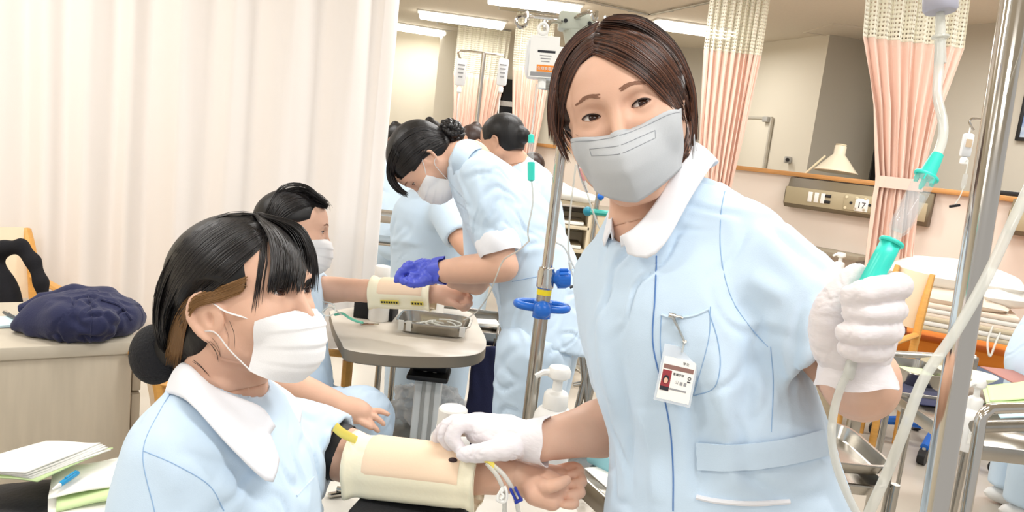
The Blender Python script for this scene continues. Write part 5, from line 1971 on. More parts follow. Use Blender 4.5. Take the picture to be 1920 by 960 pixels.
MB().box(np.r_[((sa + sbb) / 2)[:2], sz] + cn_ * 0.14, (np.linalg.norm((sbb - sa)[:2]), 0.28, 0.04), (cu_, cn_, (0, 0, 1)), 0.004).build('board', mat('shelf_laminate', (150, 140, 120), 0.5), shl)
for px in (1550, 1625):
    w_ = onwall(px, 0.9, 0)
    MB().prism([(0, 0), (0.2, 0), (0, -0.14)], 0.02, (cn_, (0, 0, 1), cu_), np.r_[w_[:2], sz - 0.02]).build('bracket', M_grey, shl, smooth=False)
w_ = np.r_[onwall(1571, 1, -0.10)[:2], sz + 0.02]
gb = thing('glove_box', 'white and violet box of gloves with a torn top on the wall shelf', 'box', w_)
MB().box(w_ + [0, 0, 0.05], (0.24, 0.12, 0.10), (cu_, cn_, (0, 0, 1)), 0.003).build('carton', mat('box_violet', (168, 140, 210), 0.5, two=(232, 228, 238), vscale=9), gb)
MB().sphere(w_ + [0, 0, 0.105], (0.07, 0.04, 0.04), 14, 8, (cu_, cn_, (0, 0, 1))).build('glove_tuft', mat('glove_violet', (120, 90, 200), 0.5, bump=0.5, bscale=60), gb)
MB().box(w_ + cn_ * 0.061 + [0, 0, 0.04] + cu_ * 0.03, (0.12, 0.004, 0.06), (cu_, cn_, (0, 0, 1))).build('printed_panel', M_paper, gb)

# ---------------------------------------------------------------- near IV pole, drip line in the nurse's hand
UP = np.array([0, 0, 1.0])


def star_base(root, c, r, m, h=0.07, n=5, rot=0.3, leg_r=0.016, caster=0.03):
    for i in range(n):
        a = rot + 2 * math.pi * i / n
        e = V3([c[0] + r * math.cos(a), c[1] + r * math.sin(a), h + 0.005])
        MB().tube([V3([c[0], c[1], h + 0.055]), V3([c[0], c[1], h + 0.05]) * .4 + e * .6 + [0, 0, 0.012], e], [leg_r * 1.3, leg_r * 1.1, leg_r * 0.8], 8, res=8).build('leg', m, root)
        w = MB()
        t = np.array([-math.sin(a), math.cos(a), 0])
        w.cyl(e - [0, 0, h - caster + 0.005] - t * 0.018, e - [0, 0, h - caster + 0.005] + t * 0.018, caster, n=16)
        cs = w.build('caster', M_blackp, root)
        MB().tube([e, e - [0, 0, 0.02], e - [0, 0, h - caster]], [0.008, 0.012, 0.014], 8).build('fork', M_grey, cs)


np_b, np_t = at(1752, 960, 0.90), at(1900, 20, 0.90)
dz = unit(np_t - np_b)
np_t2 = np_b + UP * 1.35 + np.r_[(np_t - np_b)[:2], 0] * 0.55
pole_n = thing('drip_stand', 'thick polished drip stand pole nearest the camera, crossing the right side', 'drip stand', (np_b[0], np_b[1], 0))
foot = np_b - (np_t - np_b) / (np_t - np_b)[2] * (np_b[2] - 0.14)
hi = np_t + (np_t - np_b) * 0.25
MB().cyl(foot, hi, 0.0158, n=40).build('pole', M_chrome, pole_n)
MB().cyl(foot, foot + (np_t - foot) * 0.28, 0.019, n=32).build('lower_tube', M_steel, pole_n)
star_base(pole_n, foot, 0.28, M_chrome)

# infusion bottle hanging upside down above the frame, its grey cap just in view
bt = at(1763, 14, 0.80)
ib = thing('infusion_bottle', 'clear infusion bottle hanging upside down, grey cap cut by the top edge', 'bottle', bt)
MB().lathe([(0.0, -0.005), (0.0150, -0.005), (0.0170, -0.002), (0.0172, 0.010), (0.0165, 0.013), (0.0172, 0.016), (0.0172, 0.026), (0.0, 0.026)], bt, CU, 32, cap=False).build('cap', mat('cap_lavender_grey', (176, 176, 190), 0.35), ib)
MB().lathe([(0.0165, 0.026), (0.018, 0.035), (0.035, 0.06), (0.037, 0.075), (0.037, 0.19), (0.03, 0.205), (0.0, 0.207)], bt, CU, 28, cap=False).build('bottle_body', M_clear, ib)
hb = bt + CU * 0.207
MB().tube([hb, hb + CU * 0.03, hb + CU * 0.035 + CR * 0.03, hi], 0.003, 8, res=16).build('hanger', M_chrome, ib)

dl = thing('drip_chamber', 'clear drip chamber with teal ends held in the white glove, fed by a soft tube', 'drip chamber', at(1690, 440, 0.745))
a_, b_ = at(1752, 302, 0.75), at(1636, 522, 0.745)
dx = unit(b_ - a_)
Lx = np.linalg.norm(b_ - a_)
MB().lathe([(0.0055, -0.008), (0.0065, 0.0), (0.0075, 0.012), (0.008, 0.016)], a_, dx, 24).build('tube_socket', M_teal, dl)
fl = a_ + dx * 0.0155
u_, v_, w_ = frame(dx, CF)
MB().lathe([(0.009, 0), (0.0095, 0.0008), (0.0095, 0.003), (0.009, 0.0038)], fl, dx, 28, sx=1.35, sy=0.95, hint=CF).build('flange', M_teal, dl)
for i in range(6):
    an = i * math.pi / 3
    MB().box(fl + dx * 0.006 + (u_ * math.cos(an) + v_ * math.sin(an)) * 0.0085, (0.004, 0.0014, 0.006), (u_ * math.cos(an) + v_ * math.sin(an), -u_ * math.sin(an) + v_ * math.cos(an), dx)).build('grip_rib', M_teal, dl)
c0 = fl + dx * 0.003
MB().lathe([(0.0098, 0), (0.0104, 0.004), (0.0104, 0.050), (0.0098, 0.060), (0.0065, 0.0645), (0.0052, 0.069), (0.0052, 0.076)], c0, dx, 28).build('chamber', M_clear, dl)
MB().lathe([(0.0, 0.020), (0.0088, 0.0205), (0.0088, 0.0515), (0.0055, 0.0615), (0.0, 0.062)], c0, dx, 24, cap=False).build('saline', mat('saline', (196, 206, 212), 0.05, alpha=0.25), dl)
MB().lathe([(0.0028, 0.0), (0.0026, 0.010), (0.0010, 0.014)], c0, dx, 12).build('drip_nozzle', M_teal, dl)
g0 = c0 + dx * 0.073
MB().lathe([(0.0115, 0), (0.0122, 0.0012), (0.0122, 0.0028), (0.0112, 0.004)], g0, dx, 28).build('grip_flange', M_teal, dl)
MB().lathe([(0.0108, 0.0035), (0.0112, 0.02), (0.0112, 0.062), (0.007, 0.070), (0.004, 0.074)], g0, dx, 6, hint=CF).build('grip', M_teal, dl, smooth=False)
up = thing('infusion_tube', 'soft clear tube from the grey bottle cap down to the teal connector', 'tube', at(1765, 180, 0.77))
MB().lathe([(0.0040, 0.0), (0.0046, -0.004), (0.0050, -0.024), (0.0088, -0.0255), (0.0088, -0.0275), (0.0052, -0.029), (0.0060, -0.050), (0.0058, -0.055)], bt - CU * 0.005, CU, 20).build('spike', M_tube, up)
MB().tube(S((1762, 78, .80), (1760, 130, .795), (1758, 180, .785), (1768, 230, .775), (1766, 265, .765), (1752, 303, .751)), 0.0048, 14, res=40).build('tube', M_tube, up)
lt_ = thing('infusion_tube', 'clear tube leaving the bottom of the gloved fist and hanging past the belt', 'tube', at(1565, 800, 0.76))
MB().tube(S((1606, 640, .772), (1594, 690, .765), (1575, 730, .765), (1562, 780, .765), (1560, 830, .77), (1572, 885, .775), (1600, 950, .78), (1640, 1020, .79), (1680, 1120, .82), (1690, 1250, .88)), 0.0042, 12, res=50).build('tube', M_tube, lt_)
MB().lathe([(0.0045, 0), (0.0058, 0.002), (0.0058, 0.018), (0.0045, 0.02)], at(1598, 676, .767), at(1592, 700, .765) - at(1598, 676, .767), 16).build('tube_joint', M_tube, lt_)
big = thing('infusion_tube', 'clear tube sweeping diagonally in front of the thick pole to the bottom edge', 'tube', at(1780, 640, 0.6))
MB().tube([hi - UP * 0.05, hi - UP * 0.2 + CR * 0.05 - CF * 0.05] + S((2040, 150, .66), (1985, 250, .62), (1945, 320, .61), (1905, 402, .60), (1850, 520, .60), (1792, 622, .60), (1732, 710, .60), (1694, 810, .60), (1662, 890, .61), (1620, 985, .62), (1560, 1150, .66), (1520, 1300, .74)), 0.0042, 12, res=90).build('tube', M_tube, big)

# ---------------------------------------------------------------- middle IV pole with blue fittings
mp = at(1003, 690, 1.62)
mid = thing('drip_stand', 'steel drip stand with blue knob and blue ring handle behind the nurse', 'drip stand', (mp[0], mp[1], 0))
X0 = np.array([mp[0], mp[1], 0])


def on_mid(py):
    lo, hi_ = 0.0, 2.4
    for _ in range(40):
        m_ = (lo + hi_) / 2
        if pix(X0 + UP * m_)[1] > py:
            lo = m_
        else:
            hi_ = m_
    return lo


zc0, zc1, zt_ = on_mid(540), on_mid(502), on_mid(62)
MB().cyl(X0 + UP * 0.13, X0 + UP * zc0, 0.0150, n=28).build('lower_pole', M_steel, mid)
MB().cyl(X0 + UP * zc0, X0 + UP * zt_, 0.0115, n=24).build('upper_pole', M_chrome, mid)
MB().lathe([(0.0155, on_mid(541)), (0.0185, on_mid(538)), (0.0185, on_mid(510)), (0.0165, on_mid(506)), (0.0165, on_mid(502)), (0.012, on_mid(500))], X0, UP, 28).build('clamp_collar', M_chrome, mid)
kz = on_mid(522)
k0 = X0 + UP * kz
kn_ = MB().lathe([(0.008, 0.012), (0.012, 0.02), (0.018, 0.024), (0.0205, 0.030), (0.0205, 0.044), (0.017, 0.052), (0.0, 0.054)], k0, CR, 24).build('knob', M_blue, mid)
for i in range(12):
    a = i * math.pi / 6
    MB().box(k0 + CR * 0.036 + 0.0200 * (math.cos(a) * CF + math.sin(a) * UP), (0.018, 0.003, 0.004), (CR, math.cos(a) * CF + math.sin(a) * UP, np.cross(CR, math.cos(a) * CF + math.sin(a) * UP))).build('grip_rib', M_blue, kn_)
MB().cyl(k0 + CR * 0.010, k0 + CR * 0.024, 0.007, n=12).build('screw', M_blackp, mid)
MB().cyl(X0 + UP * on_mid(552), X0 + UP * on_mid(542), 0.0156, n=24).build('sticker', mat('yellow_sticker', (236, 214, 40), 0.5), mid)
hz = on_mid(578)
h0 = X0 + UP * hz
fwd = unit(np.r_[-CF[:2], 0])
rt_ = np.array([-fwd[1], fwd[0], 0])
an = np.linspace(0, 2 * math.pi, 40, endpoint=False)
lp = np.array([h0 + rt_ * 0.055 * np.sign(math.cos(a)) * abs(math.cos(a)) ** 0.6 + fwd * (0.028 * math.sin(a) - 0.026) for a in an])
MB().tube(np.vstack([lp, lp[:2]]), 0.0085, 10, caps=False).build('ring_handle', M_blue, mid)
MB().cyl(h0 - UP * 0.020, h0 + UP * 0.016, 0.0195, n=24).build('handle_hub', M_blue, mid)
MB().sphere(h0 + fwd * 0.016, 0.0195, 20, 14).build('handle_knob', M_blue, mid)
M_hang = mat('hanger_grey_green', (186, 190, 176), 0.4)
t0 = X0 + UP * zt_
MB().lathe([(0.013, -0.075), (0.014, -0.07), (0.0165, -0.03), (0.026, 0.0), (0.026, 0.004)], t0, UP, 20).build('hanger_neck', M_hang, mid)
MB().box(t0 + UP * 0.020, (0.075, 0.05, 0.036), (rt_, fwd, UP), 0.006).build('hanger_block', M_hang, mid)
for i in range(2):
    MB().cyl(t0 + UP * 0.018 + fwd * 0.025 + rt_ * (0.024 - 0.048 * i), t0 + UP * 0.018 + fwd * 0.027 + rt_ * (0.024 - 0.048 * i), 0.004, n=10).build('screw', M_blackp, mid)
D_ = pix(t0)[2]
hk = lambda *q: [at(x, y, d) for x, y, d in q]
MB().tube(hk((1052, 36, D_), (1010, 31, D_), (990, 30, D_), (985, 26, D_ - .01)), 0.0042, 8, res=14).build('hook', M_chrome, mid)
MB().tube(hk((988, 22, D_ - .01), (988, 36, D_ - .01), (984, 48, D_ - .01), (974, 50, D_ - .01), (968, 42, D_ - .01), (970, 33, D_ - .01), (980, 30, D_ - .01), (1000, 31, D_)), 0.0042, 8, res=30).build('hook', M_chrome, mid)
MB().tube(hk((1052, 41, D_ - .03), (1036, 40, D_ - .06), (1028, 46, D_ - .07), (1026, 57, D_ - .07), (1022, 58, D_ - .07), (1023, 38, D_ - .07)), 0.0042, 8, res=24).build('hook', M_chrome, mid)
MB().tube(hk((1074, 36, D_ - .02), (1098, 24, D_ - .05), (1108, 24, D_ - .06), (1113, 36, D_ - .06), (1117, 36, D_ - .06), (1119, 21, D_ - .06)), 0.0042, 8, res=24).build('hook', M_chrome, mid)
MB().tube(hk((1082, 41, D_ + .02), (1110, 43, D_ + .06), (1130, 44, D_ + .08), (1136, 30, D_ + .08)), 0.0042, 8, res=14).build('hook', M_chrome, mid)
gk = at(1022, 150, D_ - 0.02)
kb_ = MB().lathe([(0.0, 0.0), (0.018, 0.001), (0.0195, 0.004), (0.0195, 0.022), (0.013, 0.026), (0.012, 0.034)], gk - CR * 0.010 - CF * 0.008, CR * 0.8 + CF * 0.25, 20).build('height_knob', M_grey, mid)
for i in range(14):
    a = i * math.pi / 7
    ka, kb2, kc = frame(CR * 0.8 + CF * 0.25)
    MB().box(gk - CR * 0.010 - CF * 0.008 + kc * 0.013 + 0.0195 * (math.cos(a) * ka + math.sin(a) * kb2), (0.003, 0.003, 0.016), (math.cos(a) * ka + math.sin(a) * kb2, -math.sin(a) * ka + math.cos(a) * kb2, kc)).build('grip_rib', M_grey, kb_)
MB().cyl(gk + CR * 0.012, X0 + UP * on_mid(152), 0.009, n=14).build('clamp_arm', M_grey, mid)
MB().cyl(at(1043, 97, D_), at(1060, 98, D_), 0.010, n=14).build('pole_ring', M_white, mid)
star_base(mid, X0, 0.27, M_steel, rot=0.9)

# infusion bag with its printed label on the hook
bg = at(1020, 108, D_ - 0.075)
bag = thing('infusion_bag', 'small white infusion bag with orange label strip hanging from the middle stand', 'infusion bag', bg)
ax_b = (unit(CR + 0.12 * CU * 0), unit(CU + 0.10 * CR), None)
bx = unit(CR - 0.08 * CU + 0.0 * CF)
by = unit(CU + 0.08 * CR)
bz = np.cross(bx, by)
P = []
for v_ in np.linspace(-0.5, 0.5, 15):
    row = []
    for a in np.linspace(0, 2 * math.pi, 28, endpoint=False):
        w = 0.030 * (1 - 0.25 * abs(2 * v_) ** 6)
        th = 0.012 * (1 - abs(2 * v_) ** 3) + 0.0012
        row.append(bg - bx * 0.006 - bz * 0.010 + bx * w * math.copysign(abs(math.cos(a)) ** 0.6, math.cos(a)) + bz * th * math.sin(a) + by * v_ * 0.082)
    P.append(row)
MB().grid(np.array(P), wrap=True).build('bag', mat('bag_film', (240, 244, 248), 0.2, alpha=0.8), bag, smooth=True)
lc = bg + bz * 0.006
MB().box(lc, (0.056, 0.080, 0.001), (bx, by, bz)).build('label_card', M_white, bag)
rg = np.array([lc + by * 0.053 + bx * -0.006 + 0.009 * (math.cos(a) * bx + math.sin(a) * by * 1.2) for a in np.linspace(0, 2 * math.pi, 20, endpoint=False)])
MB().tube(np.vstack([rg, rg[:2]]), 0.0030, 8, caps=False).build('eyelet', M_white, bag)
MB().box(lc + by * 0.043 - bx * 0.006, (0.020, 0.012, 0.002), (bx, by, bz)).build('eyelet_base', M_white, bag)
MB().box(lc + by * 0.010 + bx * 0.004 + bz * 0.0008, (0.034, 0.0045, 0.0006), (bx, by, bz)).build('printed_bar', M_ink, bag)
for i in range(3):
    MB().box(lc - by * (0.000 + 0.0055 * i - 0.002) + bx * 0.003 + bz * 0.0008, (0.022 - 0.003 * i, 0.0016, 0.0005), (bx, by, bz)).build('printed_line', M_ink_soft, bag)
ol = lc - by * 0.0225 + bx * 0.005 + bz * 0.0009
MB().box(ol, (0.035, 0.013, 0.0006), (bx, by, bz)).build('orange_strip', mat('label_orange', (238, 140, 40), 0.5), bag)
text_mesh('生理食塩液', 0.0068, ol - bx * 0.0165 - by * 0.0025 + bz * 0.0006, (bx, by, bz), M_paper, bag)
MB().box(lc - by * 0.034 + bz * 0.0008, (0.048, 0.008, 0.0005), (bx, by, bz)).build('printed_panel', M_ink_soft, bag)
MB().cyl(bg - by * 0.040 - bz * .008, bg - by * 0.058 - bz * .008, 0.008, n=14).build('port', M_white, bag)

dc = thing('drip_chamber', 'teal drip chamber hanging freely from the bag on the middle stand', 'drip chamber', at(997, 300, 1.58))
cd_ = [at(996, y, 1.56) for y in (252, 268, 270, 298, 304, 338)]
ax_d = unit(cd_[-1] - cd_[0])
q_ = [(cd_[i] - cd_[0]) @ ax_d for i in range(6)]
MB().tube(S((1006, 158, 1.60), (1003, 200, 1.59), (999, 235, 1.57), (996, 253, 1.56)), 0.0022, 8, res=20).build('tube', M_tube, dc)
MB().lathe([(0.004, q_[0]), (0.0062, q_[0] + .002), (0.0068, q_[1])], cd_[0], ax_d, 18).build('top_cap', M_teal, dc)
MB().lathe([(0.0062, q_[2]), (0.0062, q_[3]), (0.003, q_[3] + .004)], cd_[0], ax_d, 18).build('chamber', M_clear, dc)
MB().lathe([(0.0068, q_[4]), (0.0078, q_[4] + .001), (0.0074, q_[5]), (0.003, q_[5] + 0.002)], cd_[0], ax_d, 18).build('lower_grip', M_teal, dc)
MB().tube(S((997, 339, 1.56), (999, 380, 1.57), (990, 430, 1.6), (992, 452, 1.62)), 0.0018, 8, res=24).build('lower_tube', M_tube, dc)

# tubes looping from the stand, the red-tipped one and the one ending in a black clip
def loop_tube(lab, pts, r=0.0020, res=60):
    t = thing('infusion_tube', lab, 'tube', at(*pts[len(pts) // 2]))
    MB().tube(S(*pts), r, 8, res=res).build('tube', M_tube, t)
    return t


t_ = loop_tube('thin tube looping from the middle stand to a black bow-shaped clip', [(1047, 262, 1.56), (1043, 330, 1.56), (1036, 400, 1.57), (1030, 430, 1.58), (1040, 452, 1.60), (1056, 462, 1.62), (1066, 480, 1.63), (1068, 500, 1.63), (1074, 515, 1.63), (1079, 530, 1.63)])
ck = at(1082, 535, 1.625)
bow = MB()
for s_ in (-1, 1):
    e = ck + unit(CR + CU * 0.25) * s_ * 0.0165
    bow.tube([ck, e], [0.0035, 0.0075], 8, flat=0.5)
bow.build('clip', M_blackp, t_)
MB().cyl(at(1068, 492, 1.63), at(1071, 505, 1.63), 0.0035, n=10).build('joint', M_tube, t_)
t_ = loop_tube('thin tube with a red-marked drip joint hanging beside the grey mask', [(1062, 250, 1.55), (1078, 285, 1.50), (1085, 308, 1.50), (1096, 340, 1.50), (1106, 380, 1.52), (1120, 418, 1.55), (1130, 440, 1.57)])
MB().lathe([(0.003, 0), (0.006, 0.004), (0.0062, 0.034), (0.003, 0.040)], at(1088, 312, 1.495), at(1102, 356, 1.495) - at(1088, 312, 1.495), 14).build('joint_body', M_clear, t_)
MB().lathe([(0.0035, 0.004), (0.0045, 0.006), (0.0045, 0.026), (0.002, 0.03)], at(1088, 312, 1.495), at(1102, 356, 1.495) - at(1088, 312, 1.495), 14).build('red_mark', mat('red_mark', (226, 110, 120), 0.4), t_)
loop_tube('thin tube dropping from behind the mask to the bent student\'s back', [(1080, 308, 1.52), (1076, 340, 1.53), (1070, 390, 1.55), (1066, 440, 1.58), (1067, 478, 1.60), (1078, 505, 1.62)])
loop_tube('thin tube crossing the bent student\'s rolled cuff towards the far tray', [(992, 452, 1.62), (972, 470, 1.75), (944, 488, 1.86), (930, 520, 1.88), (917, 552, 1.95), (898, 580, 2.10), (884, 592, 2.2), (870, 600, 2.25)])

# ---------------------------------------------------------------- name badge on the nurse's pocket
bp = hit(bt1, 1270, 700, 0.010)
bd = thing('name_badge', 'clear name badge with photo clipped to the standing nurse\'s pocket', 'badge', bp)
bN = unit(-ray(1270, 700) + 0.15 * CR)
bx = unit(CR * math.cos(0.23) - CU * math.sin(0.23))
bx = unit(bx - (bx @ bN) * bN)
by = np.cross(bN, bx)
kx = 0.97 / 1400
bc_ = bp
MB().box(bc_, (0.047, 0.073, 0.002), (bx, by, bN), 0.0008).build('sleeve', mat('badge_vinyl', (236, 242, 248), 0.12, alpha=0.45), bd)
MB().box(bc_ - by * 0.006 + bN * 0.0004, (0.041, 0.054, 0.0016), (bx, by, bN)).build('card', M_paper, bd)
f_ = bc_ - by * 0.006 + bN * 0.0014
MB().box(f_ + by * 0.0145, (0.038, 0.0055, 0.0004), (bx, by, bN)).build('brown_band', mat('badge_brown', (140, 104, 96), 0.5), bd)
ph = f_ - bx * 0.0132 - by * 0.0030
MB().box(ph, (0.0115, 0.026, 0.0004), (bx, by, bN)).build('photo_ground', mat('photo_red', (150, 50, 58), 0.5), bd)
MB().box(ph - by * 0.0105 + bN * .0003, (0.011, 0.005, 0.0003), (bx, by, bN)).build('photo_jacket', M_ink, bd)
MB().lathe([(0.0, 0), (0.0038, 0.0001), (0.0038, 0.0005), (0.0, 0.0006)], ph + by * 0.001 + bN * .0002, bN, 18, sx=1.0, sy=1.45, hint=by, cap=False).build('photo_hair', M_ink, bd)
MB().lathe([(0.0, 0), (0.0027, 0.0001), (0.0027, 0.0004), (0.0, 0.0005)], ph - by * 0.0005 + bN * .0007, bN, 18, sx=1.0, sy=1.4, hint=by, cap=False).build('photo_face', mat('photo_skin', (226, 180, 156), 0.5), bd)
text_mesh('学生', 0.0042, f_ + by * 0.0205 + bx * 0.004, (bx, by, bN), M_ink, bd, thick=0.0001)
text_mesh('看護学部', 0.0036, f_ + by * 0.0055 - bx * 0.0058, (bx, by, bN), M_ink, bd, thick=0.0001)
text_mesh('山', 0.0052, f_ - by * 0.0045 - bx * 0.002, (bx, by, bN), M_ink_soft, bd, thick=0.0001)
for i in range(2):
    MB().box(f_ - by * 0.0035 + bx * (0.0065 + 0.005 * i), (0.0035, 0.0042, 0.0003), (bx, by, bN)).build('printed_mark', M_ink_soft, bd)
MB().box(f_ - by * 0.0125 + bx * 0.004, (0.021, 0.0022, 0.0003), (bx, by, bN)).build('printed_line', M_ink_soft, bd)
crest = MB()
cq_ = f_ + by * 0.003 + bx * 0.0155
crest.lathe([(0.0014, 0), (0.0022, 0.0001), (0.0022, 0.0003), (0.0014, 0.0004)], cq_ + by * 0.002, bN, 16, hint=by, cap=False)
crest.box(cq_ - by * 0.0025, (0.004, 0.0016, 0.0003), (bx, by, bN))
crest.build('crest', M_ink, bd)
tp = bc_ + by * 0.034
MB().tube([tp - by * 0.004 + bN * .001, tp + by * 0.004 + bN * .002, tp + by * 0.010 + bN * .003], [0.0030, 0.0032, 0.0022], 8, flat=0.4).build('strap', M_tube, bd)
MB().cyl(tp + by * 0.008 + bN * .003, tp + by * 0.010 + bN * .007, 0.0026, n=12).build('snap', M_chrome, bd)
c1 = hit(bt1, 1262, 592, 0.008)
MB().tube([tp + by * 0.010 + bN * .004, (tp + by * 0.01) * .5 + c1 * .5 + bN * 0.004, c1], [0.0028, 0.0036, 0.0042], 8, flat=0.5).build('clip_jaw', M_chrome, bd)
MB().cyl(c1 - bx * 0.0045, c1 + bx * 0.0045, 0.0034, n=14).build('clip_hinge', M_chrome, bd)
MB().tube([c1 + bx * 0.004, c1 + bx * 0.010 + by * 0.001, c1 + bx * 0.014], 0.0016, 8).build('pen_clip', M_steel, bd)

# ---------------------------------------------------------------- practice pads on the forearms
M_pad = mat('pad_cream', (248, 240, 212), 0.6, bump=0.08, bscale=160, sss=0.05)
M_pads = mat('pad_skin_panel', (248, 220, 190), 0.5, bump=0.05, bscale=200)
M_yel = mat('yellow_strap', (232, 212, 96), 0.5)


def arm_pad(label, A_, B_, r, lip_dir, up_dir, far=False):
    root = thing('arm_pad', label, 'practice pad', (A_ + B_) / 2)
    ax = unit(B_ - A_)
    u = unit(lip_dir - (lip_dir @ ax) * ax)          # towards the viewer / the flattened lip
    v = unit(up_dir - (up_dir @ ax) * ax - (up_dir @ u) * u)
    L = np.linalg.norm(B_ - A_)
    P = []
    for t in np.linspace(0, 1, 30):
        e = min(t, 1 - t) * L
        fl = 1 + 0.10 * math.exp(-(e / 0.010) ** 2) - 0.03 * math.exp(-((e - 0.02) / 0.01) ** 2)
        row = []
        for a in np.linspace(0, 2 * math.pi, 64, endpoint=False):
            c, s_ = math.cos(a), math.sin(a)
            rr = r * fl * (1.0 - 0.06 * t)
            x, y = rr * c, rr * 0.98 * s_
            lipk = math.exp(-(((a - 5.25) / 0.30) ** 2)) + math.exp(-(((a - 4.17) / 0.30) ** 2))
            x *= 1 + 0.26 * lipk
            y *= 1 + 0.20 * lipk
            row.append(A_ + ax * t * L + u * x + v * y)
        P.append(row)
    o = MB().grid(np.array(P)[:, ::-1], 0.004, wrap=True).build('pad_shell', M_pad, root, smooth=True)
    # skin panel: a raised rounded patch over the upper front
    Q = []
    for t in np.linspace(0, 1, 22):
        row = []
        for s_ in np.linspace(0, 1, 22):
            du, dv = min(t, 1 - t), min(s_, 1 - s_)
            lift = 0.0022 * (1 - math.exp(-(min(du * 3.2, dv * 1.2) / 0.04) ** 2)) - 0.0006
            a = math.radians(112) - math.radians(118) * s_
            rr = (r * (1.0 - 0.06 * (0.15 + 0.7 * t))) * 1.0 + lift
            row.append(A_ + ax * (0.15 + 0.73 * t) * L + u * rr * math.cos(a) + v * rr * 0.98 * math.sin(a))
        Q.append(row)
    MB().grid(np.array(Q)).build('skin_panel', M_pads, root, smooth=True)
    return root, ax, u, v, L


pA, pB = at(662, 866, 1.185), at(900, 893, 1.145)
pad1, pax, pu, pv, pL = arm_pad('cream forearm practice pad strapped on the front student\'s stretched arm', pA, pB, 0.046, -CF, CU)
MB().tube(S((628, 800, 1.175), (642, 812, 1.165), (668, 825, 1.15)), [0.0075, 0.0075, 0.006], 8, res=10, flat=0.25, hint=CF).build('strap', M_yel, pad1)
MB().sphere(pA + pax * pL * 0.83 + (pu * 0.75 + pv * 0.66) * 0.0455, (0.007, 0.004, 0.003), 14, 8, (pax, unit(pv - pu), unit(pu + pv))).build('puncture_mark', mat('dark_mark', (50, 28, 30), 0.5), pad1)
MB().tube(S((893, 858, 1.09), (915, 864, 1.085), (930, 880, 1.085)), [0.004, 0.0045, 0.004], 8, res=12).build('yellow_tube', M_yel, pad1)
MB().tube(S((924, 872, 1.085), (944, 890, 1.08), (960, 915, 1.08), (968, 940, 1.085), (975, 975, 1.10)), 0.0034, 10, res=24).build('tube', M_tube, pad1)
MB().tube(S((912, 868, 1.085), (932, 892, 1.08), (944, 920, 1.08), (946, 950, 1.09), (944, 985, 1.11)), 0.0034, 10, res=24).build('tube', M_tube, pad1)
cl = thing('tube_clamp', 'white looped tube clamp hanging below the front pad', 'clamp', at(942, 928, 1.075))
MB().tube(S((946, 912, 1.072), (950, 925, 1.072), (947, 940, 1.072), (934, 938, 1.072), (934, 930, 1.072), (943, 914, 1.072)), 0.0026, 8, res=26).build('frame', M_white, cl)
MB().tube(S((944, 918, 1.068), (940, 924, 1.068), (944, 930, 1.068), (939, 936, 1.068)), 0.0018, 8, res=14).build('latch', M_white, cl)
cl = thing('tube_clamp', 'dark blue tube clamp hanging beside the white one below the pad', 'clamp', at(966, 928, 1.075))
M_clampb = mat('clamp_blue', (34, 56, 156), 0.35)
ca2, cb2 = at(960, 914, 1.072), at(973, 940, 1.072)
cw = unit(cb2 - ca2)
MB().box((ca2 + cb2) / 2 - np.cross(cw, CF) * 0.003, (0.022, 0.0035, 0.008), (cw, np.cross(cw, CF), CF), 0.001).build('jaw', M_clampb, cl)
MB().box((ca2 + cb2) / 2 + np.cross(cw, CF) * 0.004, (0.020, 0.0035, 0.008), (cw, np.cross(cw, CF), CF), 0.001).build('jaw', M_clampb, cl)
MB().box(cb2 - cw * 0.001, (0.004, 0.013, 0.008), (cw, np.cross(cw, CF), CF), 0.001).build('catch', M_clampb, cl)

pA2, pB2 = at(700, 547, 2.35), at(812, 552, 2.31)
pad2, ax2, u2, v2, L2 = arm_pad('second cream practice pad on the far forearm, yellow print along its edge', pA2, pB2, 0.048, -CF, CU)
for t0_, t1_ in ((0.22, 0.52), (0.72, 0.92)):
    MB().box(pA2 + ax2 * L2 * (t0_ + t1_) / 2 + (u2 * 0.9 - v2 * 0.52) * 0.0515, (L2 * (t1_ - t0_), 0.003, 0.012), (ax2, unit(u2 - v2 * .5), np.cross(ax2, unit(u2 - v2 * .5)))).build('printed_band', M_yel, pad2)
    n_ = 7 if t0_ < .5 else 4
    for i in range(n_):
        MB().box(pA2 + ax2 * L2 * (t0_ + (t1_ - t0_) * (i + .7) / (n_ + .4)) + (u2 * 0.9 - v2 * 0.52) * 0.0535, (0.005, 0.001, 0.006), (ax2, unit(u2 - v2 * .5), np.cross(ax2, unit(u2 - v2 * .5)))).build('printed_mark', M_ink, pad2)

# ---------------------------------------------------------------- front table, block, bottles
TZ = 0.735
M_table = mat('table_laminate', (226, 222, 212), 0.35, var=0.03, vscale=20)
M_edge = mat('table_edge', (134, 124, 108), 0.45)


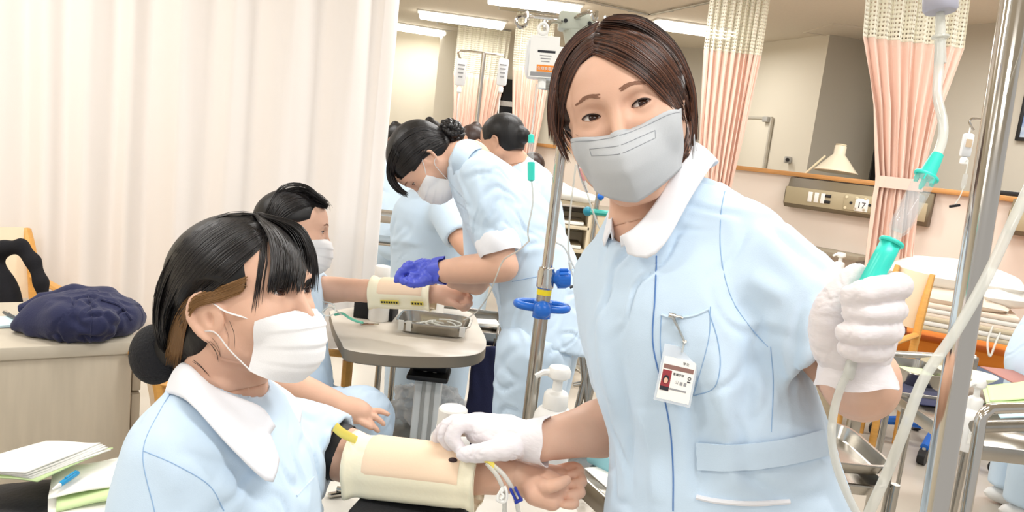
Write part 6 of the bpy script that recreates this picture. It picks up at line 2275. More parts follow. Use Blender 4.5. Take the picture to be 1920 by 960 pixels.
def overbed_table(label, outline, z, m, col_px, th=0.032):
    P = [at_z(x, y, z)[:2] for x, y in outline]
    n_ = len(P)
    P2_ = spline([(*p, 0) for p in P + [P[0]]], 90)[:-1]
    c = P2_.mean(0)
    root = thing('overbed_table', label, 'table', (c[0], c[1], 0))
    k_ = len(P2_)
    inner = c + (P2_ - c) * 0.985
    top = MB()
    v = np.concatenate([P2_ + [0, 0, z - 0.003], inner + [0, 0, z]])
    top.add(v, [[i, (i + 1) % k_, k_ + (i + 1) % k_, k_ + i] for i in range(k_)], [[k_ + i for i in range(k_)]])
    top.build('table_top', m, root)
    ed = MB()
    v = np.concatenate([P2_ + [0, 0, z - 0.003], P2_ + [0, 0, z - th], inner + [0, 0, z - th - 0.004]])
    ed.add(v, [[(i + 1) % k_, i, k_ + i, k_ + (i + 1) % k_] for i in range(k_)] + [[k_ + (i + 1) % k_, k_ + i, 2 * k_ + i, 2 * k_ + (i + 1) % k_] for i in range(k_)], [[2 * k_ + i for i in range(k_)][::-1]])
    ed.build('edge_band', M_edge, root)
    q = at_z(*col_px, z)
    col = MB().box((q[0], q[1], (z - th + 0.08) / 2 + 0.04), (0.085, 0.055, z - th - 0.10), None, 0.006).build('column', M_white, root)
    MB().box((q[0] - 0.012, q[1] - 0.03, (z + 0.02) / 2), (0.012, 0.006, z - 0.16), None, 0.002).build('groove', M_grey, col)
    MB().box((q[0] + 0.018, q[1] - 0.03, (z + 0.02) / 2), (0.012, 0.006, z - 0.16), None, 0.002).build('groove', M_grey, col)
    MB().box((q[0], q[1], z - th - 0.03), (0.11, 0.075, 0.05), None, 0.006).build('column_head', M_blackp, root)
    MB().box((q[0], q[1] - 0.02, z - th - 0.065), (0.13, 0.12, 0.018), None, 0.006).build('lever_plate', M_blackp, root)
    bf = MB()
    for dx_ in (-0.22, 0.22):
        bf.box((q[0] + dx_, q[1] + 0.02, 0.085), (0.05, 0.50, 0.04), None, 0.008)
    bf.box((q[0], q[1] + 0.02, 0.085), (0.44, 0.05, 0.04), None, 0.008)
    bf.build('base_frame', M_white, root)
    for dx_ in (-0.22, 0.22):
        for dy_ in (-0.2, 0.24):
            MB().cyl((q[0] + dx_ - 0.015, q[1] + dy_, 0.032), (q[0] + dx_ + 0.015, q[1] + dy_, 0.032), 0.032, n=16).build('caster', M_blackp, root)
    return root


overbed_table('white bedside table under the front arm pad and foam block', [(590, 912), (560, 1010), (640, 1120), (820, 1130), (1000, 1080), (1085, 985), (1060, 925), (1000, 898), (820, 888), (660, 892)], TZ, M_table, (800, 1010))
bq = [at_z(688, 935, TZ), at_z(868, 955, TZ)]
by0 = at(690, 928, 1.19)
bxu = unit(np.r_[(at(900, 930, 1.16) - at(680, 920, 1.20))[:2], 0])
byu = np.array([-bxu[1], bxu[0], 0])
pc_ = (pA + pB) / 2
bztop = pc_[2] - 0.046 * 1.12
bcn = np.array([*(at(778, 930, 1.17)[:2]), 0]) + byu * 0.005
MB_ = thing('foam_block', 'black foam block propping the front arm pad', 'block', (bcn[0], bcn[1], TZ))
bh = bztop - TZ
MB().box((bcn[0], bcn[1], TZ + bh / 2), (0.165, 0.15, bh), (bxu, byu, UP), 0.006).build('foam', mat('black_foam', (30, 30, 33), 0.8, bump=0.3, bscale=300), MB_)


def bottle(label, px, py, z, d=None, r=0.04, h=0.13, cap=0.02, caph=0.04, pump=False, neck=0.02, m=None, name='bottle'):
    q = at_z(px, py, z) if d is None else np.r_[at(px, py, d)[:2], z]
    b = thing(name, label, 'bottle', q)
    MB().lathe([(r * 0.9, 0), (r, 0.005), (r, h * 0.80), (r * 0.96, h * 0.88), (r * 0.80, h * 0.96), (r * 0.6, h * 0.995), (neck, h), (neck, h + 0.006)], q, UP, 28).build('bottle_body', m or M_bottle, b)
    if not pump:
        MB().lathe([(cap, h + 0.002), (cap * 1.04, h + 0.005), (cap, h + caph - 0.003), (cap * 0.9, h + caph)], q, UP, 24).build('cap', M_white, b)
    else:
        MB().lathe([(cap, h), (cap * 1.05, h + 0.004), (cap, h + 0.028), (cap * 0.85, h + 0.034), (cap * 0.42, h + 0.038), (cap * 0.38, h + 0.062)], q, UP, 24).build('collar', M_white, b)
        MB().lathe([(cap * 0.5, h + 0.060), (cap * 0.95, h + 0.068), (cap * 0.98, h + 0.080), (cap * 0.8, h + 0.088), (0, h + 0.089)], q, UP, 24).build('pump_head', M_white, b)
        MB().tube([q + UP * (h + 0.078), q + UP * (h + 0.078) - CR * cap * 1.3 - CF * 0.01, q + UP * (h + 0.070) - CR * cap * 1.9 - CF * 0.012], [0.008, 0.007, 0.006], 8).build('spout', M_white, b)
    return b, q


bottle('white-capped round bottle behind the front pad, left of the gloved fingers', 838, 880, TZ, 1.46, r=0.039, h=0.102, cap=0.028, caph=0.045, neck=0.03)
# steel treatment trolley at the nurse's right hand
ZT = 0.715


def trolley_top(root, corners, z, rim=0.045, m=None, th=0.012):
    c = np.array([np.r_[p[:2], z] for p in corners])
    t = MB()
    v = np.concatenate([c, c - [0, 0, th]])
    t.add(v, [[i, (i + 1) % 4, 4 + (i + 1) % 4, 4 + i][::-1] for i in range(4)], [[0, 1, 2, 3], [7, 6, 5, 4]])
    t.build('tray_top', m or M_steel, root, smooth=False)
    for i in range(4):
        a, b = c[i], c[(i + 1) % 4]
        MB().box((a + b) / 2 + [0, 0, -0.005], (np.linalg.norm(b - a) + 0.01, 0.008, rim), (unit(b - a), np.cross(UP, unit(b - a)), UP), 0.002).build('rail', M_steel, root)
    for p in c:
        MB().cyl(np.r_[p[:2], 0.06], p, 0.011, n=12).build('leg', M_steel, root)
        MB().cyl(np.r_[p[:2], 0.035] + [-0.014, 0, 0], np.r_[p[:2], 0.035] + [0.014, 0, 0], 0.033, n=14).build('caster', M_blackp, root)
    return c


e0, e1 = at_z(1020, 842, ZT), at_z(1176, 985, ZT)
ed_ = unit(np.r_[(e1 - e0)[:2], 0])
ep = np.array([-ed_[1], ed_[0], 0])
if ep[0] < 0:
    ep = -ep
e1 = e0 + ed_ * 0.36
tro = thing('treatment_trolley', 'steel treatment trolley between the front student\'s fist and the nurse', 'trolley', np.r_[((e0 + e1) / 2)[:2], 0])
cs_ = trolley_top(tro, [e0 - ed_ * 0.06, e1, e1 + ep * 0.36, e0 - ed_ * 0.06 + ep * 0.36], ZT)
MB().box(np.r_[((e0 + e1) / 2)[:2], 0.30] + ep * 0.18, (0.36, 0.34, 0.012), (ed_, ep, UP), 0.003).build('lower_shelf', M_steel, tro)
bottle('tall white foam pump bottle behind the nurse\'s bare forearm', 1027, 868, ZT, 1.60, r=0.043, h=0.142, cap=0.026, pump=True, neck=0.022)
pp = at_z(1138, 893, ZT + 0.004)
pq_ = thing('paper_sheet', 'white paper sheet lying on the steel trolley by the nurse', 'paper', pp)
MB().box(pp, (0.09, 0.06, 0.002), (ed_, ep, UP)).build('sheet', M_paper, pq_)
pk = at_z(1150, 862, ZT + 0.02)
tk = thing('teal_packet', 'pale teal packet on the steel trolley, half behind the nurse', 'packet', pk)
MB().box(pk, (0.10, 0.07, 0.035), (unit(ed_ + ep * .4), unit(ep - ed_ * .4), UP), 0.008).build('pack', mat('packet_teal', (150, 204, 214), 0.6), tk)
MB().box(pk + [0, 0, 0.019], (0.09, 0.03, 0.003), (unit(ed_ + ep * .4), unit(ep - ed_ * .4), UP), 0.001).build('flap', mat('packet_pale', (206, 232, 238), 0.6), tk)
cu_q = at(1163, 920, 1.30)
cu_q = np.r_[cu_q[:2], ZT]
cup = thing('swab_jar', 'white jar with a grey lid on the trolley edge at the nurse\'s side', 'jar', cu_q)
MB().lathe([(0.020, 0), (0.022, 0.004), (0.023, 0.072), (0.021, 0.074), (0.021, 0.01)], cu_q, UP, 24, cap=False).build('jar_body', M_white, cup)
MB().lathe([(0.0, 0.064), (0.0205, 0.064), (0.0205, 0.070), (0, 0.070)], cu_q, UP, 24, cap=False).build('lid', M_grey, cup)
sc_ = at_z(633, 926, TZ + 0.006)
sp = thing('silver_clip', 'small shiny metal clip on the white table under the sleeve', 'clip', sc_)
MB().box(sc_, (0.035, 0.014, 0.010), (unit(CR + CF * .5), unit(CF - CR * .5), UP), 0.004).build('plate', M_chrome, sp)
MB().cyl(sc_ + CR * 0.012 + UP * 0.008, sc_ - CR * 0.002 + UP * 0.010, 0.005, n=10).build('spring', M_chrome, sp)

# ---------------------------------------------------------------- far table with the second pad
M_table2 = mat('table_laminate_grey', (224, 216, 202), 0.3, var=0.03, vscale=14)
FZ = 0.745
overbed_table('grey-beige bedside table with steel tray at the second seated student', [(618, 582), (626, 612), (640, 640), (655, 655), (740, 665), (850, 667), (900, 660), (912, 640), (900, 612), (880, 584), (800, 576), (700, 572)], FZ, M_table2, (812, 640), 0.036)
q = at_z(700, 598, FZ)
bb = thing('foam_block', 'black block under the second forearm on the far table', 'block', q)
MB().box(q + UP * 0.035 + [0, 0.05, 0], (0.135, 0.13, 0.07), None, 0.004).build('foam', MATS['black_foam'], bb)
bottle('white bottle with ribbed cap on the far table behind the pad', 713, 560, FZ, 2.55, r=0.036, h=0.14, cap=0.026, caph=0.05, neck=0.03)
ta = [at_z(742, 628, FZ + .004), at_z(872, 630, FZ + .004)]
tc = (ta[0] + ta[1]) / 2 + np.array([0, 0.085, 0])
tr = thing('steel_tray', 'shallow stainless tray of tubing on the far table\'s front edge', 'tray', np.r_[tc[:2], FZ])


def steel_tray(root, c, w, dpt, h, z, ax=None, m=None):
    ax = np.eye(3) if ax is None else np.array(ax)
    rows = []
    for hh, k_ in ((0.002, 0.86), (0.004, 0.89), (h * 0.9, 0.97), (h, 0.98), (h, 1.04), (h - 0.003, 1.05)):
        row = []
        for a in np.linspace(0, 2 * math.pi, 48, endpoint=False):
            x, y = math.cos(a), math.sin(a)
            s_ = 1 / max(abs(x) ** 6 + abs(y) ** 6, 1e-9) ** (1 / 6)
            row.append(np.r_[c[:2], z] + ax[0] * x * s_ * w / 2 * k_ + ax[1] * y * s_ * dpt / 2 * k_ + UP * hh)
        rows.append(row)
    b = MB().grid(np.array(rows), wrap=True)
    b.p = [list(range(48))]
    b.build('pan', m or M_steel, root)


steel_tray(tr, tc, 0.235, 0.17, 0.040, FZ)
for i in range(4):
    a = np.linspace(0, 5.5, 24) + i
    MB().tube([np.r_[tc[:2], FZ + 0.012 + 0.006 * i] + np.array([0.05 * math.cos(t) + 0.02 * i - 0.02, 0.045 * math.sin(t), 0]) for t in a], 0.0026, 6).build('coiled_tube', M_tube, tr)
for dx_ in (-0.10, -0.075, 0.10):
    MB().box(np.r_[tc[:2], FZ + 0.028] + [dx_, -0.088, 0.0], (0.018, 0.004, 0.034), None, 0.001).build('tape_tag', M_white, tr)
tt = loop_tube('pale green tube curling by the black block on the far table', [(628, 590, 2.32), (642, 588, 2.3), (655, 596, 2.26), (668, 602, 2.24), (680, 605, 2.22)], 0.004)
tt.children[0].data.materials[0] = mat('tube_mint', (120, 208, 176), 0.4)
q = at_z(692, 608, FZ + .006)
fc = thing('forceps', 'small steel forceps at the end of the mint tube', 'forceps', q)
for s_ in (-1, 1):
    MB().tube([q + CR * -0.025 + CF * s_ * 0.004, q + CR * 0.01 + CF * s_ * 0.008, q + CR * 0.03 + CF * s_ * 0.002], 0.0028, 6, res=10).build('arm', M_chrome, fc)
MB().cyl(q - CR * 0.025 - CF * .006, q - CR * 0.025 + CF * .006, 0.004, n=10).build('hinge', M_chrome, fc)
loop_tube('thin white tube loop hanging off the far table\'s curved corner', [(600, 565, 2.3), (618, 568, 2.25), (628, 575, 2.2), (626, 588, 2.16), (612, 592, 2.16), (605, 584, 2.2), (620, 576, 2.22), (640, 590, 2.25)], 0.0022)

# trolley in the middle, behind the far table
mA, mB = at_z(778, 590, 0.74), at_z(942, 622, 0.74)
tz_ = thing('supply_trolley', 'steel supply trolley behind the far table at the bent student', 'trolley', (-.25, 2.8, 0))
c_ = [np.array([-0.42, 2.52, 0]), np.array([-0.02, 2.52, 0]), np.array([-0.02, 2.86, 0]), np.array([-0.42, 2.86, 0])]
trolley_top(tz_, c_, 0.72)
MB().box((-0.22, 2.69, 0.30), (0.40, 0.34, 0.014), None, 0.003).build('lower_shelf', M_steel, tz_)
q = at_z(908, 606, 0.735)
ps_ = thing('paper_stack', 'white papers on the supply trolley beside the bent student\'s apron', 'paper', q)
for i in range(3):
    MB().box(q + UP * (0.003 * i), (0.10, 0.07, 0.0028), (unit(V3([1, .1 * i, 0])), unit(V3([-.1 * i, 1, 0])), UP)).build('sheet', M_paper, ps_)
bottle('white bottle on the supply trolley just above the blue glove', 816, 556, 0.72, 2.72, r=0.036, h=0.17, cap=0.026, caph=0.05, neck=0.03)
q = np.array([-0.055, 2.72, 0.33])
nb_ = thing('navy_apron', 'navy cloth hanging at the side of the supply trolley', 'cloth', q)
F = Field([-0.16, 2.43, 0.25], [0.06, 2.60, 0.72], 0.008)
F.loft([((-0.05, 2.49, 0.69), (0.055, 0, 0), 0.012), ((-0.05, 2.49, 0.5), (0.05, 0, 0), 0.018), ((-0.05, 2.49, 0.32), (0.06, 0, 0), 0.014)], 0, n=6)
link_mesh('cloth', *cloth(F, 0.006, (40, 30, 10), 2, 1), M_navy, nb_)
q = np.array([-0.25, 2.70, 0.31])
pbg = thing('plastic_bag', 'crumpled clear plastic bag on the lower shelf of the supply trolley', 'bag', q)
F = Field(q - 0.18, q + 0.2, 0.008)
F.ell(q + [0, 0, 0.07], (0.14, 0.11, 0.075))
v, qd = cloth(F, 0.02, (60, 60, 60), 3, 0)
link_mesh('film', v, qd, mat('bag_clear', (226, 230, 234), 0.12, alpha=0.55, bump=0.6, bscale=40), pbg)
# thin drip stand far back with two bags
ts = at(893, 240, 5.4)
thin = thing('drip_stand', 'thin drip stand far back with a T-bar carrying two small bags', 'drip stand', (ts[0], ts[1], 0))
ztop = at(903, 101, 5.4)[2]
MB().cyl((ts[0], ts[1], 0.1), (ts[0], ts[1], ztop), 0.016, n=14).build('pole', M_chrome, thin)
for s_, px in ((-1, 862), (1, 944)):
    q = at(px, 102, 5.4)
    MB().tube([np.array([ts[0], ts[1], ztop]), np.array([q[0], q[1], ztop + .005]), np.array([q[0], q[1], ztop - 0.04]), np.array([q[0] + .03, q[1], ztop - 0.07])], 0.008, 8, res=18).build('hook', M_chrome, thin)
star_base(thin, (ts[0], ts[1]), 0.26, M_steel)
for px, lb in ((864, 'small clear infusion bag on the thin stand, nearest the pillar'), (942, 'small clear infusion bag on the thin stand, over the white-collared student')):
    q = at(px, 138, 5.38)
    b = thing('infusion_bag', lb, 'infusion bag', q)
    MB().box(q + UP * 0.01, (0.075, 0.03, 0.19), None, 0.02).build('bag', mat('bag_pale', (236, 238, 240), 0.25, alpha=0.85), b)
    for i in range(4):
        MB().box(q + [0.0, -0.0165, 0.06 - 0.028 * i], (0.05 - 0.006 * i, 0.003, 0.010), None).build('printed_line', M_ink_soft, b)
    MB().lathe([(0.01, -0.09), (0.018, -0.10), (0.018, -0.13), (0.008, -0.14)], q, UP, 12).build('port', M_white, b)
    if px > 900:
        MB().tube([q + [0, 0, -0.14], at(934, 215, 5.36), at(931, 282, 5.3)], 0.005, 6, res=14).build('tube', M_tube, b)
        MB().lathe([(0.004, 0), (0.014, 0.005), (0.014, 0.10), (0.006, 0.12)], at(931, 282, 5.3), UP, 12).build('drip_chamber', M_clear, b)
        MB().lathe([(0.004, -0.12), (0.014, -0.115), (0.014, -0.005), (0.006, 0)], at(931, 282, 5.3), UP, 12).build('drip_grip', mat('grip_pink', (236, 180, 176), 0.4), b)
    else:
        MB().tube([q + [0, 0, -0.14], at(858, 200, 5.36), at(856, 250, 5.4)], 0.005, 6, res=14).build('tube', M_tube, b)
# cabinets and stand behind the bent student's back, seen past the pole
M_beige = mat('cabinet_beige', (216, 202, 174), 0.5, var=0.03, vscale=8, stretch=(1, 1, 12))
q = at(1100, 420, 5.0)
bc2 = thing('side_cabinet', 'beige bedside cabinet seen between the middle pole and the nurse\'s collar', 'cabinet', (q[0], q[1], 0))
ztp = at(1100, 392, 5.0)[2]
MB().box((q[0], q[1] + .2, ztp / 2), (0.40, 0.42, ztp - 0.03), None, 0.006).build('body', M_beige, bc2)
MB().box((q[0], q[1] + .2, ztp - 0.01), (0.43, 0.45, 0.03), None, 0.006).build('top', M_edge, bc2)
MB().box((q[0], q[1] - 0.018, ztp * 0.75), (0.36, 0.02, 0.20), None, 0.004).build('drawer', M_beige, bc2)
MB().box((q[0], q[1] - 0.018, ztp * 0.32), (0.36, 0.02, ztp * 0.5), None, 0.004).build('door', M_beige, bc2)
q = at(1056, 410, 4.7)
sh_ = thing('open_shelf', 'tan shelf stand stacked with dark files behind the middle pole', 'shelf', (q[0], q[1] + .15, 0))
ztp = at(1056, 378, 4.7)[2]
for i in range(4):
    z_ = ztp - 0.15 * i
    MB().box((q[0], q[1] + .15, z_), (0.34, 0.34, 0.022), None, 0.003).build('board', M_beige, sh_)
for s_ in (-1, 1):
    MB().box((q[0] + s_ * 0.165, q[1] + .15, ztp / 2), (0.018, 0.34, ztp), None, 0.003).build('side_panel', M_beige, sh_)
for i in range(3):
    fo = thing('file_folder', ['dark file on the top tier of the tan shelf stand', 'dark file on the middle tier of the tan shelf stand', 'dark file on the low tier of the tan shelf stand'][i], 'file', (q[0], q[1] + .12, ztp - 0.15 * (i + 1) + 0.011))
    MB().box((q[0], q[1] + .12, ztp - 0.15 * (i + 1) + 0.026), (0.26, 0.26, 0.03), None, 0.004).build('cover', M_con_d, fo)
    MB().box((q[0] + 0.004, q[1] + .118, ztp - 0.15 * (i + 1) + 0.026), (0.255, 0.262, 0.02), None, 0.002).build('pages', M_paper, fo)
q = at(1054, 368, 4.6)
tw = thing('white_sheet', 'white sheet draped on top of the tan shelf stand', 'cloth', np.r_[q[:2], ztp])
F = Field([q[0] - 0.3, q[1] - .1, ztp - 0.06], [q[0] + 0.35, q[1] + 0.5, ztp + 0.25], 0.01)
F.loft([((q[0] - 0.18, q[1] + .15, ztp + 0.09), (0, 0.15, 0), 0.075), ((q[0] + 0.02, q[1] + .15, ztp + 0.06), (0, 0.16, 0), 0.05), ((q[0] + 0.2, q[1] + .15, ztp + 0.035), (0, 0.15, 0), 0.025)], 0, n=8)
link_mesh('cloth', *cloth(F, 0.01, (20, 20, 20), 2, 1), M_paper, tw)
q = at(1117, 400, 4.3)
gs = thing('drip_stand', 'drip stand with green ring handle partly hidden by the nurse\'s collar', 'drip stand', (q[0], q[1], 0))
MB().cyl((q[0], q[1], 0.1), (q[0], q[1], at(1124, 345, 4.3)[2]), 0.014, n=14).build('pole', M_steel, gs)
q1 = at(1120, 397, 4.3)
M_green = mat('green_plastic', (26, 150, 138), 0.35)
MB().tube([q1 - [0.06, 0.03, 0], q1 - [0.06, 0.06, 0], q1 + [0.10, -0.06, 0], q1 + [0.10, -0.03, 0], q1 - [0.06, 0.03, 0]], 0.016, 8).build('ring_handle', M_green, gs)
MB().sphere(q1 - [0.06, 0.05, 0], 0.028, 14, 10).build('handle_knob', mat('petrol_plastic', (24, 120, 140), 0.35), gs)
MB().sphere(at(1126, 368, 4.28), 0.022, 14, 10).build('knob', M_blue, gs)
MB().cyl(at(1122, 376, 4.3), at(1124, 362, 4.3), 0.02, n=14).build('collar', M_green, gs)
star_base(gs, (q[0], q[1]), 0.26, M_steel)
# folding stand legs between the trousers and the tunic
q = at_z(1095, 770, 0.02)
fs = thing('folding_stand', 'crossed steel legs of a folding stand behind the nurse\'s hip', 'stand', (q[0], q[1], 0))
for a, b in (((1046, 925), (1110, 650)), ((1095, 935), (1108, 650)), ((1060, 930), (1125, 660)), ((1122, 938), (1090, 655))):
    MB().cyl(at(a[0], a[1], 3.0), at(b[0], b[1], 3.0), 0.014, n=10).build('leg', M_steel, fs)
MB().cyl(at(1075, 722, 3.0), at(1125, 712, 3.0), 0.010, n=10).build('cross_bar', M_steel, fs)
MB().box(at(1105, 646, 3.0), (0.16, 0.12, 0.015), None, 0.004).build('plate', M_steel, fs)
# instrument table in the gap by the curtain
q = at_z(752, 445, 0.02)
q = at(752, 408, 4.8)
it = thing('instrument_table', 'steel instrument table in the gap beside the cream curtain', 'table', (q[0], q[1], 0))
trolley_top(it, [q + [-0.35, -0.15, 0], q + [0.25, -0.15, 0], q + [0.25, 0.2, 0], q + [-0.35, 0.2, 0]], q[2])
MB().box((q[0] - .05, q[1], q[2] - 0.16), (0.58, 0.34, 0.015), None, 0.003).build('lower_shelf', M_steel, it)

# ---------------------------------------------------------------- left side: cabinet, jacket, chair, papers
M_cab = mat('cabinet_ash', (196, 184, 164), 0.5, var=0.06, vscale=7, stretch=(6, 6, 0.6))
M_cabtop = mat('cabinet_top', (200, 190, 172), 0.4, var=0.03, vscale=12)
M_oak = mat('chair_oak', (222, 164, 84), 0.42, var=0.08, vscale=10, stretch=(1, 1, 8))
M_seat = mat('chair_beige_vinyl', (236, 216, 186), 0.5)
CZ = 0.75
fr_, fl_ = at_z(258, 640, CZ), at_z(-60, 655, CZ)
cdx = unit(np.r_[(fr_ - fl_)[:2], 0])
cdy = np.array([-cdx[1], cdx[0], 0])
cw_ = 0.62
cc = np.r_[fr_[:2], 0] - cdx * cw_ / 2 + cdy * 0.24
cab = thing('bedside_cabinet', 'ash-grey bedside cabinet at the left with a navy jacket on it', 'cabinet', cc)
MB().box(cc + UP * (CZ - 0.032 + 0.04) / 2, (cw_ - 0.02, 0.46, CZ - 0.075), (cdx, cdy, UP), 0.004).build('side_panel', M_cab, cab)
MB().box(cc + UP * (CZ - 0.018), (cw_, 0.48, 0.036), (cdx, cdy, UP), 0.006).build('top', M_cabtop, cab)
for i, (z0, z1) in enumerate(((0.60, 0.71), (0.46, 0.59), (0.08, 0.45))):
    f = MB().box(cc + cdx * (cw_ / 2 + 0.004) + UP * (z0 + z1) / 2, (0.022, 0.43, z1 - z0), (cdx, cdy, UP), 0.003).build('drawer', M_cab, cab)
    MB().box(cc + cdx * (cw_ / 2 + 0.02) + UP * ((z0 + z1) / 2 + 0.02), (0.016, 0.12, 0.012), (cdx, cdy, UP), 0.003).build('handle', M_alu, f)
MB().box(cc + UP * 0.03, (cw_ - 0.05, 0.42, 0.055), (cdx, cdy, UP), 0.004).build('plinth', M_blackp, cab)
# navy jacket, folded in a heap
jc = at_z(150, 628, CZ)
jk = thing('folded_jacket', 'navy jacket bundled on top of the ash-grey cabinet', 'jacket', np.r_[jc[:2], CZ])
W2 = lambda *a: [at(*x) for x in a]
F = field_over(W2((30, 660, 1.9), (270, 530, 1.9), (30, 660, 2.3), (270, 530, 2.3)), 0.06, 0.005)
F.loft([(at(72, 606, 2.08), CF * 0.11, 0.03), (at(110, 590, 2.08), CF * 0.12, 0.052), (at(150, 588, 2.08), CF * 0.12, 0.06), (at(200, 592, 2.08), CF * 0.11, 0.055), (at(236, 602, 2.08), CF * 0.09, 0.035)], 0.02, n=14)
F.chain(W2((45, 578, 2.1), (80, 570, 2.14), (140, 555, 2.18), (200, 560, 2.18), (238, 588, 2.14)), [.018, .028, .03, .032, .028], .02)
F.chain(W2((70, 615, 1.98), (120, 605, 1.96), (190, 610, 1.97)), [.03, .045, .04], .02)
F.cut((0, 0, CZ + 0.004), (0, 0, -1))
fj = [((165, 560), (175, 635), .010, -.014), ((90, 570), (150, 620), .012, .010), ((185, 560), (235, 600), .012, -.011), ((110, 560), (160, 575), .010, .009), ((195, 590), (240, 625), .010, .010), ((70, 590), (110, 640), .010, -.010), ((130, 590), (165, 620), .010, -.007)]
b0_ = bvh_of(*F.mesh(1))


def pj(v):
    d = np.zeros(len(v))
    for a, b, w, h in fj:
        ia, ib = hit(b0_, *a), hit(b0_, *b)
        if ia is not None and ib is not None:
            d += fold(v, ia, ib, w, h)
    return d


v, q = cloth(F, 0.004, (26, 26, 20), 6, 1, pj, 0.007, 1.0)
v[:, 2] = np.maximum(v[:, 2], CZ + 0.001)
link_mesh('cloth', v, q, M_navy, jk)
bj = bvh_of(v, q)
seam(bj, [(165, 552), (172, 590), (170, 632)], 0.0016, M_navy, 'seam', jk, 0.0005)
seam(bj, [(190, 562), (225, 575), (246, 600)], 0.004, M_navy, 'collar_roll', jk, 0.001)
pp = at_z(26, 604, CZ + 0.004)
pa = thing('note_pad', 'pale blue note sheets beside the jacket on the cabinet', 'paper', pp)
for i in range(3):
    MB().box(pp + UP * (0.002 * i) - cdx * 0.03, (0.16, 0.10, 0.0018), (unit(cdx + cdy * .06 * i), unit(cdy - cdx * .06 * i), UP)).build('sheet', mat('paper_blue', (206, 230, 238), 0.7), pa)
pn = at_z(20, 592, CZ + 0.014)
pen = thing('pen', 'dark grey pen on the pale blue note sheets', 'pen', pn)
pd = unit(cdy * 0.9 - cdx * 0.35)
MB().lathe([(0.001, -0.05), (0.004, -0.04), (0.0052, -0.03), (0.0052, 0.04), (0.004, 0.046)], pn, pd, 12).build('barrel', mat('pen_grey', (70, 76, 80), 0.3), pen)
MB().box(pn + UP * 0.006 + pd * 0.025, (0.004, 0.03, 0.002), (np.cross(pd, UP), pd, UP)).build('clip', M_chrome, pen)
# oak chair with a black jacket, beyond the cabinet
chq = at(-22, 560, 2.75)
ch = thing('wooden_chair', 'oak chair with cream backrest by the curtain, a black jacket over it', 'chair', (chq[0], chq[1], 0))


def chair(root, c, ang, back_h=0.88):
    u = np.array([math.cos(ang), math.sin(ang), 0])
    v = np.array([-u[1], u[0], 0])                    # v: towards the back
    c = np.array([c[0], c[1], 0])
    MB().box(c + UP * 0.43, (0.46, 0.44, 0.05), (u, v, UP), 0.02).build('seat', M_seat, root)
    for s_ in (-1, 1):
        MB().tube([c + u * s_ * 0.22 - v * 0.2, c + u * s_ * 0.22 - v * 0.2 + UP * 0.62], 0.018, 8).build('leg', M_oak, root)
        MB().tube([c + u * s_ * 0.22 + v * 0.24, c + u * s_ * 0.22 + v * 0.2 + UP * 0.45, c + u * s_ * 0.22 + v * 0.235 + UP * 0.7, c + u * s_ * 0.22 + v * 0.30 + UP * back_h], [0.02, 0.024, 0.026, 0.02], 8, res=14, flat=0.7).build('leg', M_oak, root)
        MB().tube([c + u * s_ * 0.22 - v * 0.22 + UP * 0.64, c + u * s_ * 0.22 + v * 0.22 + UP * 0.64], 0.02, 8, flat=0.6).build('armrest', M_oak, root)
        MB().box(c + u * s_ * 0.22 + UP * 0.39, (0.022, 0.42, 0.05), (u, v, UP), 0.004).build('seat_rail', M_oak, root)
    P = [[c + u * a * 0.205 + v * (0.215 + 0.09 * ((h - 0.55) / 0.33) ** 1.3 - 0.02 * (1 - (a) ** 2) * -1) + UP * h for a in np.linspace(-1, 1, 12)] for h in np.linspace(0.55, back_h + 0.01, 10)]
    MB().grid(np.array(P), 0.03).build('backrest', M_seat, root)


chair(ch, chq, 0.9, 0.82)
jb = thing('black_jacket', 'black jacket slung over the oak chair back by the curtain', 'jacket', np.r_[chq[:2], 0.5])
F = field_over(W2((-30, 600, 2.4), (95, 440, 2.4), (95, 620, 2.8), (-30, 440, 2.8)), 0.08, 0.007)
F.chain(W2((-40, 500, 2.60), (8, 466, 2.60), (40, 462, 2.60), (62, 490, 2.60), (76, 530, 2.60), (82, 560, 2.60)), [.04, .026, .022, .022, .022, .02], .02)
F.loft([(at(-30, 500, 2.6), CR * 0.06, 0.04), (at(-10, 540, 2.58), CR * 0.07, 0.04), (at(0, 590, 2.58), CR * 0.08, 0.04)], 0.03, n=6)
v, q = cloth(F, 0.0025, (30, 30, 20), 3, 2)
link_mesh('cloth', v, q, mat('black_cloth', (16, 16, 22), 0.9, bump=0.3, bscale=260), jb)
# pile of handouts on a black bag, bottom left
PZ = 0.62
bq = at_z(60, 975, PZ - 0.04)
bgd = thing('black_bag', 'black bag under the pile of handouts at the bottom left', 'bag', np.r_[bq[:2], 0.46])
F = Field([bq[0] - 0.34, bq[1] - 0.25, 0.40], [bq[0] + 0.34, bq[1] + 0.3, 0.70], 0.008)
F.ell((bq[0], bq[1], 0.53), (0.27, 0.20, 0.085))
F.cut((0, 0, 0.462), (0, 0, -1))
v, q = cloth(F, 0.005, (20, 20, 20), 5, 1)
v[:, 2] = np.maximum(v[:, 2], 0.462)
link_mesh('bag_body', v, q, mat('bag_black', (20, 21, 28), 0.55, bump=0.2, bscale=120), bgd)
MB().tube([V3([bq[0] - 0.2, bq[1] + .02, 0.585]), V3([bq[0] - 0.12, bq[1] - 0.05, 0.62]), V3([bq[0] + 0.02, bq[1] - 0.1, 0.62]), V3([bq[0] + 0.14, bq[1] - 0.08, 0.59])], 0.012, 8, res=20, flat=0.5).build('handle', M_blackp, bgd)
stl = thing('round_stool', 'stool carrying the black bag, below the frame at the left', 'stool', (bq[0], bq[1], 0))
MB().lathe([(0.20, 0.40), (0.22, 0.42), (0.22, 0.455), (0.20, 0.462)], (bq[0], bq[1], 0), UP, 28).build('seat', M_grey, stl)
